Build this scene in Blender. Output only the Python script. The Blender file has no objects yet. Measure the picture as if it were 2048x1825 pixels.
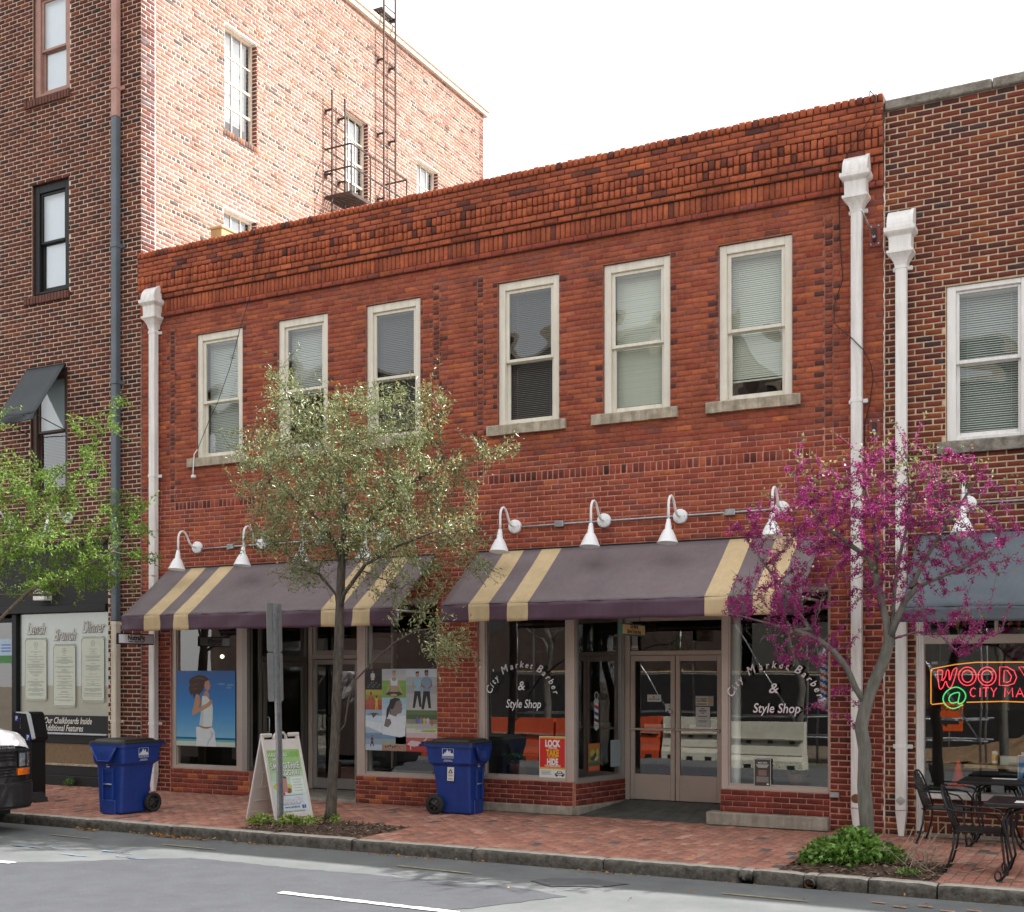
import bpy, bmesh, math, random
import numpy as np
from mathutils import Vector, Matrix, Quaternion
R = math.radians
random.seed(11)
rng = np.random.default_rng(7)
scene = bpy.context.scene
COL = scene.collection

# ------------------------------------------------------------------ camera
CAM = np.array([0.0, -14.85, 1.9])
YAW = R(27.735)
cd = bpy.data.cameras.new('camera')
cd.sensor_fit = 'HORIZONTAL'
cd.sensor_width = 36.0
cd.lens = 36.0 * 2430.6 / 2048.0
cd.shift_y = (1349.2 - 912.5) / 2048.0
cd.clip_start = 0.1
cd.clip_end = 600.0
cam = bpy.data.objects.new('camera', cd)
cam.location = CAM
cam.rotation_euler = (R(90), 0, YAW)
COL.objects.link(cam)
scene.camera = cam

# ------------------------------------------------------------------ sky, sun, exposure
SUN = Vector((0.75, 0.40, 0.85)).normalized()          # direction towards the sun
world = bpy.data.worlds.new('World')
scene.world = world
world.use_nodes = True
wn = world.node_tree.nodes
wl = world.node_tree.links
for n in list(wn):
    wn.remove(n)
w_out = wn.new('ShaderNodeOutputWorld')
w_bg = wn.new('ShaderNodeBackground')
w_sky = wn.new('ShaderNodeTexSky')
w_sky.sky_type = 'NISHITA'
w_sky.sun_disc = False
w_sky.sun_elevation = math.asin(SUN.z)
w_sky.sun_rotation = math.atan2(SUN.x, SUN.y)
w_sky.dust_density = 3.0
w_sky.air_density = 1.0
w_mix = wn.new('ShaderNodeMixRGB')                      # thin bright cloud veil over the whole sky
w_mix.inputs['Fac'].default_value = 0.72
w_mix.inputs['Color2'].default_value = (9.3, 9.2, 9.0, 1)
wl.new(w_sky.outputs[0], w_mix.inputs['Color1'])
wl.new(w_mix.outputs[0], w_bg.inputs['Color'])
w_bg.inputs['Strength'].default_value = 0.10
wl.new(w_bg.outputs[0], w_out.inputs['Surface'])

sl = bpy.data.lights.new('sun', 'SUN')
sl.energy = 5.0
sl.angle = R(0.6)
sl.color = (1.0, 0.965, 0.92)
sun = bpy.data.objects.new('sun', sl)
sun.rotation_euler = (-SUN).to_track_quat('-Z', 'Y').to_euler()
sun.location = (20, 20, 30)
COL.objects.link(sun)

vs = scene.view_settings
vs.view_transform = 'Standard'
vs.look = 'None'
vs.gamma = 1.0
vs.use_curve_mapping = False
vs.exposure = 1.15
scene.cycles.max_bounces = 10
scene.cycles.transparent_max_bounces = 24
scene.cycles.caustics_reflective = False
scene.cycles.caustics_refractive = False

# ------------------------------------------------------------------ materials
def _bsdf(m):
    return next(n for n in m.node_tree.nodes if n.type == 'BSDF_PRINCIPLED')

def mat(name, col, rough=0.6, metal=0.0, var=0.0, vscale=6.0, bump=0.0, bscale=40.0, spec=0.5, col2=None, detail=4.0, coat=0.0, streak=0.0):
    """Principled surface with optional noise variation of the colour and fine relief."""
    m = bpy.data.materials.new(name)
    m.use_nodes = True
    nt = m.node_tree
    b = _bsdf(m)
    b.inputs['Roughness'].default_value = rough
    b.inputs['Metallic'].default_value = metal
    b.inputs['Specular IOR Level'].default_value = spec
    b.inputs['Coat Weight'].default_value = coat
    b.inputs['Base Color'].default_value = (*col, 1)
    if var > 0 or col2 is not None or bump > 0:
        tc = nt.nodes.new('ShaderNodeTexCoord')
    if var > 0 or col2 is not None:
        nz = nt.nodes.new('ShaderNodeTexNoise')
        nz.inputs['Scale'].default_value = vscale
        nz.inputs['Detail'].default_value = detail
        nz.inputs['Roughness'].default_value = 0.65
        nt.links.new(tc.outputs['Object'], nz.inputs['Vector'])
        rp = nt.nodes.new('ShaderNodeValToRGB')
        a = tuple(c * (1 - var) for c in col)
        c2 = col2 if col2 is not None else tuple(min(1, c * (1 + var)) for c in col)
        rp.color_ramp.elements[0].position = 0.32
        rp.color_ramp.elements[1].position = 0.68
        rp.color_ramp.elements[0].color = (*a, 1)
        rp.color_ramp.elements[1].color = (*c2, 1)
        nt.links.new(nz.outputs['Fac'], rp.inputs['Fac'])
        nt.links.new(rp.outputs['Color'], b.inputs['Base Color'])
    if streak > 0:                                      # run-down dirt, stretched along the vertical
        if not (var > 0 or col2 is not None or bump > 0):
            tc = nt.nodes.new('ShaderNodeTexCoord')
        mp = nt.nodes.new('ShaderNodeMapping'); mp.inputs['Scale'].default_value = (9, 9, .7)
        ns = nt.nodes.new('ShaderNodeTexNoise'); ns.inputs['Scale'].default_value = 1.6; ns.inputs['Detail'].default_value = 6; ns.inputs['Roughness'].default_value = .7
        rs = nt.nodes.new('ShaderNodeValToRGB'); rs.color_ramp.elements[0].position = .36; rs.color_ramp.elements[1].position = .60
        rs.color_ramp.elements[0].color = (1 - streak, 1 - streak * 1.08, 1 - streak * 1.2, 1); rs.color_ramp.elements[1].color = (1, 1, 1, 1)
        ms_ = nt.nodes.new('ShaderNodeMixRGB'); ms_.blend_type = 'MULTIPLY'; ms_.inputs['Fac'].default_value = 1
        nt.links.new(tc.outputs['Object'], mp.inputs['Vector']); nt.links.new(mp.outputs[0], ns.inputs['Vector']); nt.links.new(ns.outputs['Fac'], rs.inputs['Fac'])
        if b.inputs['Base Color'].links: nt.links.new(b.inputs['Base Color'].links[0].from_socket, ms_.inputs['Color1'])
        else: ms_.inputs['Color1'].default_value = (*col, 1)
        nt.links.new(rs.outputs['Color'], ms_.inputs['Color2']); nt.links.new(ms_.outputs['Color'], b.inputs['Base Color'])
    if bump > 0:
        nb = nt.nodes.new('ShaderNodeTexNoise')
        nb.inputs['Scale'].default_value = bscale
        nb.inputs['Detail'].default_value = 5
        nt.links.new(tc.outputs['Object'], nb.inputs['Vector'])
        bp = nt.nodes.new('ShaderNodeBump')
        bp.inputs['Strength'].default_value = bump
        bp.inputs['Distance'].default_value = 0.01
        nt.links.new(nb.outputs['Fac'], bp.inputs['Height'])
        nt.links.new(bp.outputs['Normal'], b.inputs['Normal'])
    return m

def brick_mat(name, rough=0.85, stain=0.0):
    """Colour comes from each brick's own attribute; grain, pitting and rain stains on top."""
    m = bpy.data.materials.new(name)
    m.use_nodes = True
    nt = m.node_tree
    b = _bsdf(m)
    b.inputs['Roughness'].default_value = rough
    b.inputs['Specular IOR Level'].default_value = 0.3
    at = nt.nodes.new('ShaderNodeAttribute')
    at.attribute_name = 'brick_colour'
    geo = nt.nodes.new('ShaderNodeNewGeometry')
    nz = nt.nodes.new('ShaderNodeTexNoise')
    nz.inputs['Scale'].default_value = 22
    nz.inputs['Detail'].default_value = 6
    nz.inputs['Roughness'].default_value = 0.7
    nt.links.new(geo.outputs['Position'], nz.inputs['Vector'])
    rp = nt.nodes.new('ShaderNodeValToRGB')
    rp.color_ramp.elements[0].position = 0.3
    rp.color_ramp.elements[1].position = 0.75
    rp.color_ramp.elements[0].color = (0.62, 0.6, 0.6, 1)
    rp.color_ramp.elements[1].color = (1.18, 1.16, 1.14, 1)
    nt.links.new(nz.outputs['Fac'], rp.inputs['Fac'])
    mx = nt.nodes.new('ShaderNodeMixRGB')
    mx.blend_type = 'MULTIPLY'
    mx.inputs['Fac'].default_value = 1.0
    nt.links.new(at.outputs['Color'], mx.inputs['Color1'])
    nt.links.new(rp.outputs['Color'], mx.inputs['Color2'])
    last = mx.outputs['Color']
    if stain > 0:
        mp = nt.nodes.new('ShaderNodeMapping')
        mp.inputs['Scale'].default_value = (1.6, 1.6, 0.55)
        nt.links.new(geo.outputs['Position'], mp.inputs['Vector'])
        n2 = nt.nodes.new('ShaderNodeTexNoise')
        n2.inputs['Scale'].default_value = 1.3
        n2.inputs['Detail'].default_value = 7
        n2.inputs['Roughness'].default_value = 0.62
        nt.links.new(mp.outputs['Vector'], n2.inputs['Vector'])
        r2 = nt.nodes.new('ShaderNodeValToRGB')
        r2.color_ramp.elements[0].position = 0.34
        r2.color_ramp.elements[1].position = 0.56
        r2.color_ramp.elements[0].color = (1 - stain, 1 - stain, 1 - stain, 1)
        r2.color_ramp.elements[1].color = (1, 1, 1, 1)
        nt.links.new(n2.outputs['Fac'], r2.inputs['Fac'])
        m2 = nt.nodes.new('ShaderNodeMixRGB')
        m2.blend_type = 'MULTIPLY'
        m2.inputs['Fac'].default_value = 1.0
        nt.links.new(last, m2.inputs['Color1'])
        nt.links.new(r2.outputs['Color'], m2.inputs['Color2'])
        last = m2.outputs['Color']
    if stain > .1:                                      # scattered pale lime and paint flecks
        n3 = nt.nodes.new('ShaderNodeTexNoise'); n3.inputs['Scale'].default_value = 34; n3.inputs['Detail'].default_value = 2
        nt.links.new(geo.outputs['Position'], n3.inputs['Vector'])
        r3 = nt.nodes.new('ShaderNodeValToRGB'); r3.color_ramp.elements[0].position = .745; r3.color_ramp.elements[1].position = .79
        r3.color_ramp.elements[0].color = (0, 0, 0, 1); r3.color_ramp.elements[1].color = (.8, .8, .8, 1)
        nt.links.new(n3.outputs['Fac'], r3.inputs['Fac'])
        m3 = nt.nodes.new('ShaderNodeMixRGB'); m3.inputs['Color2'].default_value = (.60, .50, .43, 1)
        nt.links.new(r3.outputs['Color'], m3.inputs['Fac']); nt.links.new(last, m3.inputs['Color1'])
        last = m3.outputs['Color']
    nt.links.new(last, b.inputs['Base Color'])
    nb = nt.nodes.new('ShaderNodeTexNoise')
    nb.inputs['Scale'].default_value = 70
    nb.inputs['Detail'].default_value = 5
    nt.links.new(geo.outputs['Position'], nb.inputs['Vector'])
    bp = nt.nodes.new('ShaderNodeBump')
    bp.inputs['Strength'].default_value = 0.5
    bp.inputs['Distance'].default_value = 0.006
    nt.links.new(nb.outputs['Fac'], bp.inputs['Height'])
    nt.links.new(bp.outputs['Normal'], b.inputs['Normal'])
    return m

def glass_mat(name, tint=(0.93, 0.97, 0.95), wave=0.0, wscale=1.6, boost=1.0):
    """Thin window pane: mirror reflection by the Fresnel law, the rest passes straight through."""
    m = bpy.data.materials.new(name)
    m.use_nodes = True
    nt = m.node_tree
    for n in list(nt.nodes):
        nt.nodes.remove(n)
    out = nt.nodes.new('ShaderNodeOutputMaterial')
    tr = nt.nodes.new('ShaderNodeBsdfTransparent')
    tr.inputs['Color'].default_value = (*tint, 1)
    gl = nt.nodes.new('ShaderNodeBsdfGlossy')
    gl.inputs['Roughness'].default_value = 0.0
    fr = nt.nodes.new('ShaderNodeFresnel')
    geo = nt.nodes.new('ShaderNodeNewGeometry')          # same reflectance from either side of the single sheet
    io = nt.nodes.new('ShaderNodeMapRange')
    io.inputs['To Min'].default_value = 1.52
    io.inputs['To Max'].default_value = 1 / 1.52
    nt.links.new(geo.outputs['Backfacing'], io.inputs['Value'])
    nt.links.new(io.outputs['Result'], fr.inputs['IOR'])
    mu = nt.nodes.new('ShaderNodeMath')
    mu.operation = 'MULTIPLY'
    mu.use_clamp = True
    mu.inputs[1].default_value = 1.85 * boost           # both faces of the pane reflect
    mx = nt.nodes.new('ShaderNodeMixShader')
    nt.links.new(fr.outputs[0], mu.inputs[0])
    nt.links.new(mu.outputs[0], mx.inputs['Fac'])
    nt.links.new(tr.outputs[0], mx.inputs[1])
    nt.links.new(gl.outputs[0], mx.inputs[2])
    nt.links.new(mx.outputs[0], out.inputs['Surface'])
    if wave > 0:
        tc = nt.nodes.new('ShaderNodeTexCoord')
        nz = nt.nodes.new('ShaderNodeTexNoise')
        nz.inputs['Scale'].default_value = wscale
        nz.inputs['Detail'].default_value = 1.0
        nt.links.new(tc.outputs['Object'], nz.inputs['Vector'])
        bp = nt.nodes.new('ShaderNodeBump')
        bp.inputs['Strength'].default_value = 1.0
        bp.inputs['Distance'].default_value = wave
        nt.links.new(nz.outputs['Fac'], bp.inputs['Height'])
        nt.links.new(bp.outputs['Normal'], gl.inputs['Normal'])
    return m

def leaf_mat(name, cols, rough=0.4, trans=0.35, spec=0.5):
    """Foliage: a colour per leaf from its attribute, some light passing through."""
    m = bpy.data.materials.new(name)
    m.use_nodes = True
    nt = m.node_tree
    b = _bsdf(m)
    out = next(n for n in nt.nodes if n.type == 'OUTPUT_MATERIAL')
    at = nt.nodes.new('ShaderNodeAttribute')
    at.attribute_name = 'leaf_shade'
    rp = nt.nodes.new('ShaderNodeValToRGB')
    el = rp.color_ramp.elements
    el[0].position = cols[0][0]; el[0].color = (*cols[0][1], 1)
    el[1].position = cols[-1][0]; el[1].color = (*cols[-1][1], 1)
    for p, c in cols[1:-1]:
        e = el.new(p); e.color = (*c, 1)
    nt.links.new(at.outputs['Fac'], rp.inputs['Fac'])
    nt.links.new(rp.outputs['Color'], b.inputs['Base Color'])
    b.inputs['Roughness'].default_value = rough
    b.inputs['Specular IOR Level'].default_value = spec
    tl = nt.nodes.new('ShaderNodeBsdfTranslucent')
    nt.links.new(rp.outputs['Color'], tl.inputs['Color'])
    mx = nt.nodes.new('ShaderNodeMixShader')
    mx.inputs['Fac'].default_value = trans
    nt.links.new(b.outputs[0], mx.inputs[1])
    nt.links.new(tl.outputs[0], mx.inputs[2])
    nt.links.new(mx.outputs[0], out.inputs['Surface'])
    return m

def emit_mat(name, col, strength):
    m = bpy.data.materials.new(name)
    m.use_nodes = True
    b = _bsdf(m)
    b.inputs['Base Color'].default_value = (*col, 1)
    b.inputs['Emission Color'].default_value = (*col, 1)
    b.inputs['Emission Strength'].default_value = strength
    return m

_flat = {}
def ink(r, g, b, rough=0.55):
    """Printed or painted flat colour."""
    k = (round(r, 3), round(g, 3), round(b, 3), rough)
    if k not in _flat:
        _flat[k] = mat('ink', (r, g, b), rough, var=0.04, vscale=9)
    return _flat[k]

# ------------------------------------------------------------------ objects
ORG = {}            # object name -> world origin its geometry is authored around

def put(o, parent=None):
    COL.objects.link(o)
    if parent is not None:
        o.parent = parent
        ORG[o.name] = ORG.get(parent.name, Vector((0, 0, 0)))
    return o

def tag(o, label=None, cat=None, group=None, kind=None):
    if label: o['label'] = label
    if cat: o['category'] = cat
    if group: o['group'] = group
    if kind: o['kind'] = kind
    return o

def thing(name, label, cat, loc=(0, 0, 0), group=None, rz=0.0):
    o = bpy.data.objects.new(name, None)
    o.empty_display_size = 0.2
    o.location = loc
    o.rotation_euler = (0, 0, rz)
    COL.objects.link(o)
    ORG[o.name] = Vector(loc)
    return tag(o, label, cat, group)

def copy_tree(o, loc=None, rz=None, label=None, parent=None):
    c = o.copy()
    COL.objects.link(c)
    if parent is not None:
        c.parent = parent
    if loc is not None: c.location = loc
    if rz is not None: c.rotation_euler = (0, 0, rz)
    if label: c['label'] = label
    for ch in o.children:
        copy_tree(ch, parent=c)
    return c

class MB:
    """Collects shapes and links them as one mesh object."""
    def __init__(s):
        s.v = []; s.f = []; s.m = []; s.sm = []
        s.mats = []
    def mi(s, m):
        if m is None: return 0
        if m not in s.mats: s.mats.append(m)
        return s.mats.index(m)
    def add(s, vs, fs, m=None, smooth=False, M=None):
        o = len(s.v)
        if M is not None:
            vs = [M @ Vector(p) for p in vs]
        s.v += [tuple(p) for p in vs]
        k = s.mi(m)
        for f in fs:
            s.f.append([o + i for i in f]); s.m.append(k); s.sm.append(smooth)
        return s
    def quad(s, a, b, c, d, m=None):
        return s.add([a, b, c, d], [[0, 1, 2, 3]], m)
    def box(s, x0, x1, y0, y1, z0, z1, m=None, c=0.0, M=None):
        """Box, with chamfered edges when c > 0."""
        x0, x1 = min(x0, x1), max(x0, x1); y0, y1 = min(y0, y1), max(y0, y1); z0, z1 = min(z0, z1), max(z0, z1)
        c = min(c, (x1 - x0) * .45, (y1 - y0) * .45, (z1 - z0) * .45)
        if c <= 0:
            vs = [(x, y, z) for x in (x0, x1) for y in (y0, y1) for z in (z0, z1)]
            fs = [[0, 1, 3, 2], [4, 6, 7, 5], [0, 4, 5, 1], [2, 3, 7, 6], [0, 2, 6, 4], [1, 5, 7, 3]]
            return s.add(vs, fs, m, M=M)
        X = (x0, x1); Y = (y0, y1); Z = (z0, z1); sg = (1, -1)
        vs = []; ix = {}
        for i in (0, 1):
            for j in (0, 1):
                for k in (0, 1):
                    p = (X[i], Y[j], Z[k]); q = (X[i] + sg[i] * c, Y[j] + sg[j] * c, Z[k] + sg[k] * c)
                    for a in range(3):
                        r = [q[0], q[1], q[2]]; r[a] = p[a]
                        ix[(i, j, k, a)] = len(vs); vs.append(tuple(r))
        fs = []
        for a in range(3):
            b, d = [t for t in range(3) if t != a]
            for e in (0, 1):
                loop = []
                for (p, q) in ((0, 0), (1, 0), (1, 1), (0, 1)):
                    t = [0, 0, 0]; t[a] = e; t[b] = p; t[d] = q
                    loop.append(ix[(t[0], t[1], t[2], a)])
                fs.append(loop)
        for a in range(3):
            b, d = [t for t in range(3) if t != a]
            for p in (0, 1):
                for q in (0, 1):
                    t0 = [0, 0, 0]; t0[b] = p; t0[d] = q; t1 = list(t0); t1[a] = 1
                    fs.append([ix[(*t0, b)], ix[(*t1, b)], ix[(*t1, d)], ix[(*t0, d)]])
        for i in (0, 1):
            for j in (0, 1):
                for k in (0, 1):
                    fs.append([ix[(i, j, k, 0)], ix[(i, j, k, 1)], ix[(i, j, k, 2)]])
        return s.add(vs, fs, m, M=M)
    def tube(s, pts, r, n=8, m=None, closed=False, smooth=True, caps=True, M=None):
        P = [Vector(p) for p in pts]
        k = len(P)
        rr = r if isinstance(r, (list, tuple)) else [r] * k
        T = []
        for i in range(k):
            if closed: d = P[(i + 1) % k] - P[i - 1]
            else: d = P[min(i + 1, k - 1)] - P[max(i - 1, 0)]
            T.append(d.normalized() if d.length > 1e-9 else Vector((0, 0, 1)))
        up = Vector((0, 0, 1)) if abs(T[0].z) < .9 else Vector((1, 0, 0))
        nrm = (up - T[0] * up.dot(T[0])).normalized()
        vs = []
        for i in range(k):
            nrm = (nrm - T[i] * nrm.dot(T[i]))
            nrm = nrm.normalized() if nrm.length > 1e-6 else T[i].orthogonal().normalized()
            bn = T[i].cross(nrm)
            for j in range(n):
                a = 2 * math.pi * j / n
                vs.append(P[i] + (nrm * math.cos(a) + bn * math.sin(a)) * rr[i])
        fs = []
        for i in range(k if closed else k - 1):
            i2 = (i + 1) % k
            for j in range(n):
                j2 = (j + 1) % n
                fs.append([i * n + j, i * n + j2, i2 * n + j2, i2 * n + j])
        s.add(vs, fs, m, smooth, M)
        if caps and not closed:
            o = len(s.v) - len(vs)
            s.f.append([o + j for j in range(n)][::-1]); s.m.append(s.mi(m)); s.sm.append(False)
            s.f.append([o + (k - 1) * n + j for j in range(n)]); s.m.append(s.mi(m)); s.sm.append(False)
        return s
    def bar(s, a, b, w, h=None, m=None, c=0.0):
        """Square bar from a to b, w wide, h high."""
        h = w if h is None else h
        a = Vector(a); b = Vector(b); d = b - a; L = d.length
        q = d.to_track_quat('X', 'Z')
        return s.box(0, L, -w / 2, w / 2, -h / 2, h / 2, m, c, M=Matrix.Translation(a) @ q.to_matrix().to_4x4())
    def lathe(s, prof, n=16, m=None, M=None, smooth=True):
        vs = []; fs = []
        for (r, z) in prof:
            for j in range(n):
                a = 2 * math.pi * j / n
                vs.append((r * math.cos(a), r * math.sin(a), z))
        for i in range(len(prof) - 1):
            for j in range(n):
                j2 = (j + 1) % n
                fs.append([i * n + j, i * n + j2, (i + 1) * n + j2, (i + 1) * n + j])
        return s.add(vs, fs, m, smooth, M)
    def prism(s, poly, w0, w1, fn, m=None):
        """Outline poly of (u, v) extruded from w0 to w1; fn(u, v, w) gives the point."""
        k = len(poly)
        vs = [fn(u, v, w0) for u, v in poly] + [fn(u, v, w1) for u, v in poly]
        fs = [list(range(k))[::-1], list(range(k, 2 * k))]
        for i in range(k):
            j = (i + 1) % k
            fs.append([i, j, k + j, k + i])
        return s.add(vs, fs, m)
    def grid(s, fn, nu, nv, m=None, smooth=True, mf=None):
        vs = [fn(i / nu, j / nv) for j in range(nv + 1) for i in range(nu + 1)]
        o = len(s.v)
        s.v += [tuple(p) for p in vs]
        for j in range(nv):
            for i in range(nu):
                a = o + j * (nu + 1) + i
                s.f.append([a, a + 1, a + nu + 2, a + nu + 1])
                s.m.append(s.mi(mf(i / nu, (i + 1) / nu, j / nv) if mf else m)); s.sm.append(smooth)
        return s
    def text(s, txt, M, size, m=None, align='CENTER', shear=0.0, bold=0.0, sx=1.0, depth=0.0, space=1.0):
        me = text_mesh(txt, size, align, shear, bold, depth, space)
        S = Matrix.Diagonal((sx, 1, 1, 1))
        return s.add([S @ v.co for v in me.vertices], [list(p.vertices) for p in me.polygons], m, M=M)
    def build(s, name, m=None, parent=None, local=False, recalc=True, kind=None, label=None):
        me = bpy.data.meshes.new(name)
        L = Vector((0, 0, 0)) if (local or parent is None) else ORG.get(parent.name, Vector((0, 0, 0)))
        vs = [(x - L.x, y - L.y, z - L.z) for x, y, z in s.v] if L.length > 0 else s.v
        me.from_pydata(vs, [], s.f)
        ms = s.mats if s.mats else ([m] if m else [])
        if m is not None and None not in ms and not s.mats: ms = [m]
        for q in ms: me.materials.append(q)
        if len(ms) > 1: me.polygons.foreach_set('material_index', s.m)
        me.polygons.foreach_set('use_smooth', s.sm)
        if recalc:
            bm = bmesh.new(); bm.from_mesh(me)
            bmesh.ops.recalc_face_normals(bm, faces=bm.faces)
            bm.to_mesh(me); bm.free()
        me.update()
        o = bpy.data.objects.new(name, me)
        put(o, parent)
        if kind: o['kind'] = kind
        if label: o['label'] = label
        return o

_txt = {}
def text_mesh(txt, size, align='CENTER', shear=0.0, bold=0.0, depth=0.0, space=1.0):
    k = (txt, size, align, shear, bold, depth, space)
    if k not in _txt:
        cu = bpy.data.curves.new('lettering', 'FONT')
        cu.body = txt; cu.size = size; cu.align_x = align; cu.align_y = 'BOTTOM_BASELINE' if False else 'TOP_BASELINE'
        cu.shear = shear; cu.offset = bold; cu.extrude = depth; cu.space_character = space
        cu.resolution_u = 3
        ob = bpy.data.objects.new('lettering', cu)
        _txt[k] = bpy.data.meshes.new_from_object(ob)
        bpy.data.objects.remove(ob)
        bpy.data.curves.remove(cu)
    return _txt[k]

def frame(o, U, V):
    """4x4 whose X is U, Y is V, Z is the face normal, at o: a sheet's own plane."""
    U = Vector(U).normalized(); V = Vector(V).normalized(); N = U.cross(V)
    M = Matrix(((U.x, V.x, N.x, o[0]), (U.y, V.y, N.y, o[1]), (U.z, V.z, N.z, o[2]), (0, 0, 0, 1)))
    return M

def facade(x, z, y):
    """Plane of the shop fronts, seen from the street: u = +x, v = +z, normal = -y."""
    return frame((x, y, z), (1, 0, 0), (0, 0, 1))

def px(x, y, z):
    """Where a point lands in the 2048 x 1825 photograph (used to pick the pieces that show largest)."""
    dx = x - CAM[0]; dy = y - CAM[1]; dz = z - CAM[2]
    d = -dx * math.sin(YAW) + dy * math.cos(YAW)
    return 1024 + 2430.6 * (dx * math.cos(YAW) + dy * math.sin(YAW)) / d, 1349.2 - 2430.6 * dz / d, d

# ------------------------------------------------------------------ masonry
_Q = np.array([[8, 9, 10, 11], [4, 5, 9, 8], [5, 6, 10, 9], [6, 7, 11, 10], [7, 4, 8, 11],
               [0, 1, 5, 4], [1, 2, 6, 5], [2, 3, 7, 6], [3, 0, 4, 7]])

def fast_mesh(name, co, quads, mats, attr=None, attr_name='brick_colour', atype='FLOAT_COLOR', domain='FACE'):
    me = bpy.data.meshes.new(name)
    nv, nf = len(co), len(quads)
    k = quads.shape[1]
    me.vertices.add(nv); me.vertices.foreach_set('co', np.asarray(co, dtype=np.float32).ravel())
    me.loops.add(nf * k); me.loops.foreach_set('vertex_index', np.asarray(quads, dtype=np.int32).ravel())
    me.polygons.add(nf); me.polygons.foreach_set('loop_start', np.arange(nf, dtype=np.int32) * k)
    for m in mats: me.materials.append(m)
    me.update(calc_edges=True)
    if attr is not None:
        a = me.attributes.new(attr_name, atype, domain)
        a.data.foreach_set('color' if atype == 'FLOAT_COLOR' else 'value', np.asarray(attr, dtype=np.float32).ravel())
    return me

class Masonry:
    """Every brick of one building: the 300 that show largest become parts, the rest one joined part."""
    def __init__(s, root, material):
        s.root = root; s.m = material; s.b = []
    def rect(s, fr, u0, u1, v0, v1, n, colour, depth=0.03, ch=0.006, jit=0.002):
        s.b.append((fr, u0, u1, v0, v1, n, colour, depth, ch, jit))
    def field(s, fr, u0, u1, v0, v1, course, pitch, joint, pal, holes=(), n=0.0, shift=0.0, edge=None, vj=None, rowfn=None, depth=0.03, jit=0.002, ch=0.006):
        """Running bond over a rectangle, cut round the holes (u0, u1, v0, v1)."""
        vj = joint if vj is None else vj
        rows = max(1, int(round((v1 - v0) / course)))
        h = (v1 - v0) / rows
        for r in range(rows):
            a = v0 + r * h + vj / 2; b = v0 + (r + 1) * h - vj / 2
            p = pitch
            hdr = rowfn(r) if rowfn else None
            if hdr: p = pitch / 2
            off = shift + (pitch / 2 if r % 2 else 0.0) + random.uniform(-.008, .008)
            if hdr: off = shift + pitch / 4
            segs = [(u0, u1, False, False)]
            for (h0, h1, g0, g1) in holes:
                ov = min(b, g1) - max(a, g0)
                if ov > 0.4 * (b - a):
                    nx = []
                    for (s0, s1, e0, e1) in segs:
                        if h1 <= s0 or h0 >= s1: nx.append((s0, s1, e0, e1)); continue
                        if h0 > s0: nx.append((s0, h0, e0, True))
                        if h1 < s1: nx.append((h1, s1, True, e1))
                    segs = nx
            for (s0, s1, e0, e1) in segs:
                k = math.floor((s0 - off) / p)
                x = off + k * p
                while x < s1 - 1e-4:
                    j = random.uniform(-.004, .004)
                    c0 = max(x, s0) + joint / 2; c1 = min(x + p + j, s1) - joint / 2
                    x += p
                    w = c1 - c0
                    if w < 0.022: continue
                    atedge = (e0 and c0 < s0 + joint) or (e1 and c1 > s1 - joint)
                    half = w < pitch * .62
                    s.rect(fr, c0, c1, a, b, n + random.uniform(-.002, .0025), pal('header' if hdr else ('edge' if (atedge and half) else ('half' if half else 'full')), (c0 + c1) / 2, (a + b) / 2), depth, ch, jit)
    def build(s, many_name='brickwork', one='brick', top=300):
        B = s.b; N = len(B)
        org = ORG[s.root.name]
        co = np.zeros((N, 12, 3)); col = np.zeros((N, 9, 4)); size = np.zeros(N)
        for i, (fr, u0, u1, v0, v1, n, colour, depth, ch, jit) in enumerate(B):
            o, U, V, W = fr
            c = min(ch, (u1 - u0) * .3, (v1 - v0) * .3)
            q = np.array([[u0, v0, n - depth], [u1, v0, n - depth], [u1, v1, n - depth], [u0, v1, n - depth],
                          [u0, v0, n - c], [u1, v0, n - c], [u1, v1, n - c], [u0, v1, n - c],
                          [u0 + c, v0 + c, n], [u1 - c, v0 + c, n], [u1 - c, v1 - c, n], [u0 + c, v1 - c, n]])
            q[4:] += rng.uniform(-jit, jit, (8, 3))
            co[i] = o + q[:, :1] * U + q[:, 1:2] * V + q[:, 2:] * W
            col[i, :] = (*colour, 1)
            cc = co[i].mean(0)
            x, y, d = px(*cc)
            if 0 < x < 2048 and 0 < y < 1825 and d > 0:
                a0 = px(*co[i, 8]); a1 = px(*co[i, 9]); a2 = px(*co[i, 10]); a3 = px(*co[i, 11])
                size[i] = abs((a2[0] - a0[0]) * (a3[1] - a1[1]) - (a3[0] - a1[0]) * (a2[1] - a0[1])) / 2
        order = np.argsort(-size)
        solo = [i for i in order[:top] if size[i] > 0]
        cache = {}
        for i in solo:
            c = co[i].mean(0)
            key = (id(B[i][0]), round(B[i][2] - B[i][1], 2), round(B[i][4] - B[i][3], 3), tuple(round(t, 2) for t in B[i][6]), round(B[i][7], 2))
            if key not in cache:
                cache[key] = fast_mesh(one, co[i] - c, _Q, [s.m], col[i])
            ob = bpy.data.objects.new(one, cache[key])
            ob.location = Vector(c) - org
            put(ob, s.root)
        rest = np.setdiff1d(np.arange(N), np.array(solo, dtype=int))
        if len(rest):
            q = (_Q[None] + (np.arange(len(rest)) * 12)[:, None, None]).reshape(-1, 4)
            me = fast_mesh(many_name, co[rest].reshape(-1, 3) - np.array(org), q, [s.m], col[rest].reshape(-1, 4))
            ob = bpy.data.objects.new(many_name, me)
            put(ob, s.root)
            ob['kind'] = 'stuff'
        return N

def axes(o, U, V, W):
    return (np.array(o, float), np.array(U, float), np.array(V, float), np.array(W, float))

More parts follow.
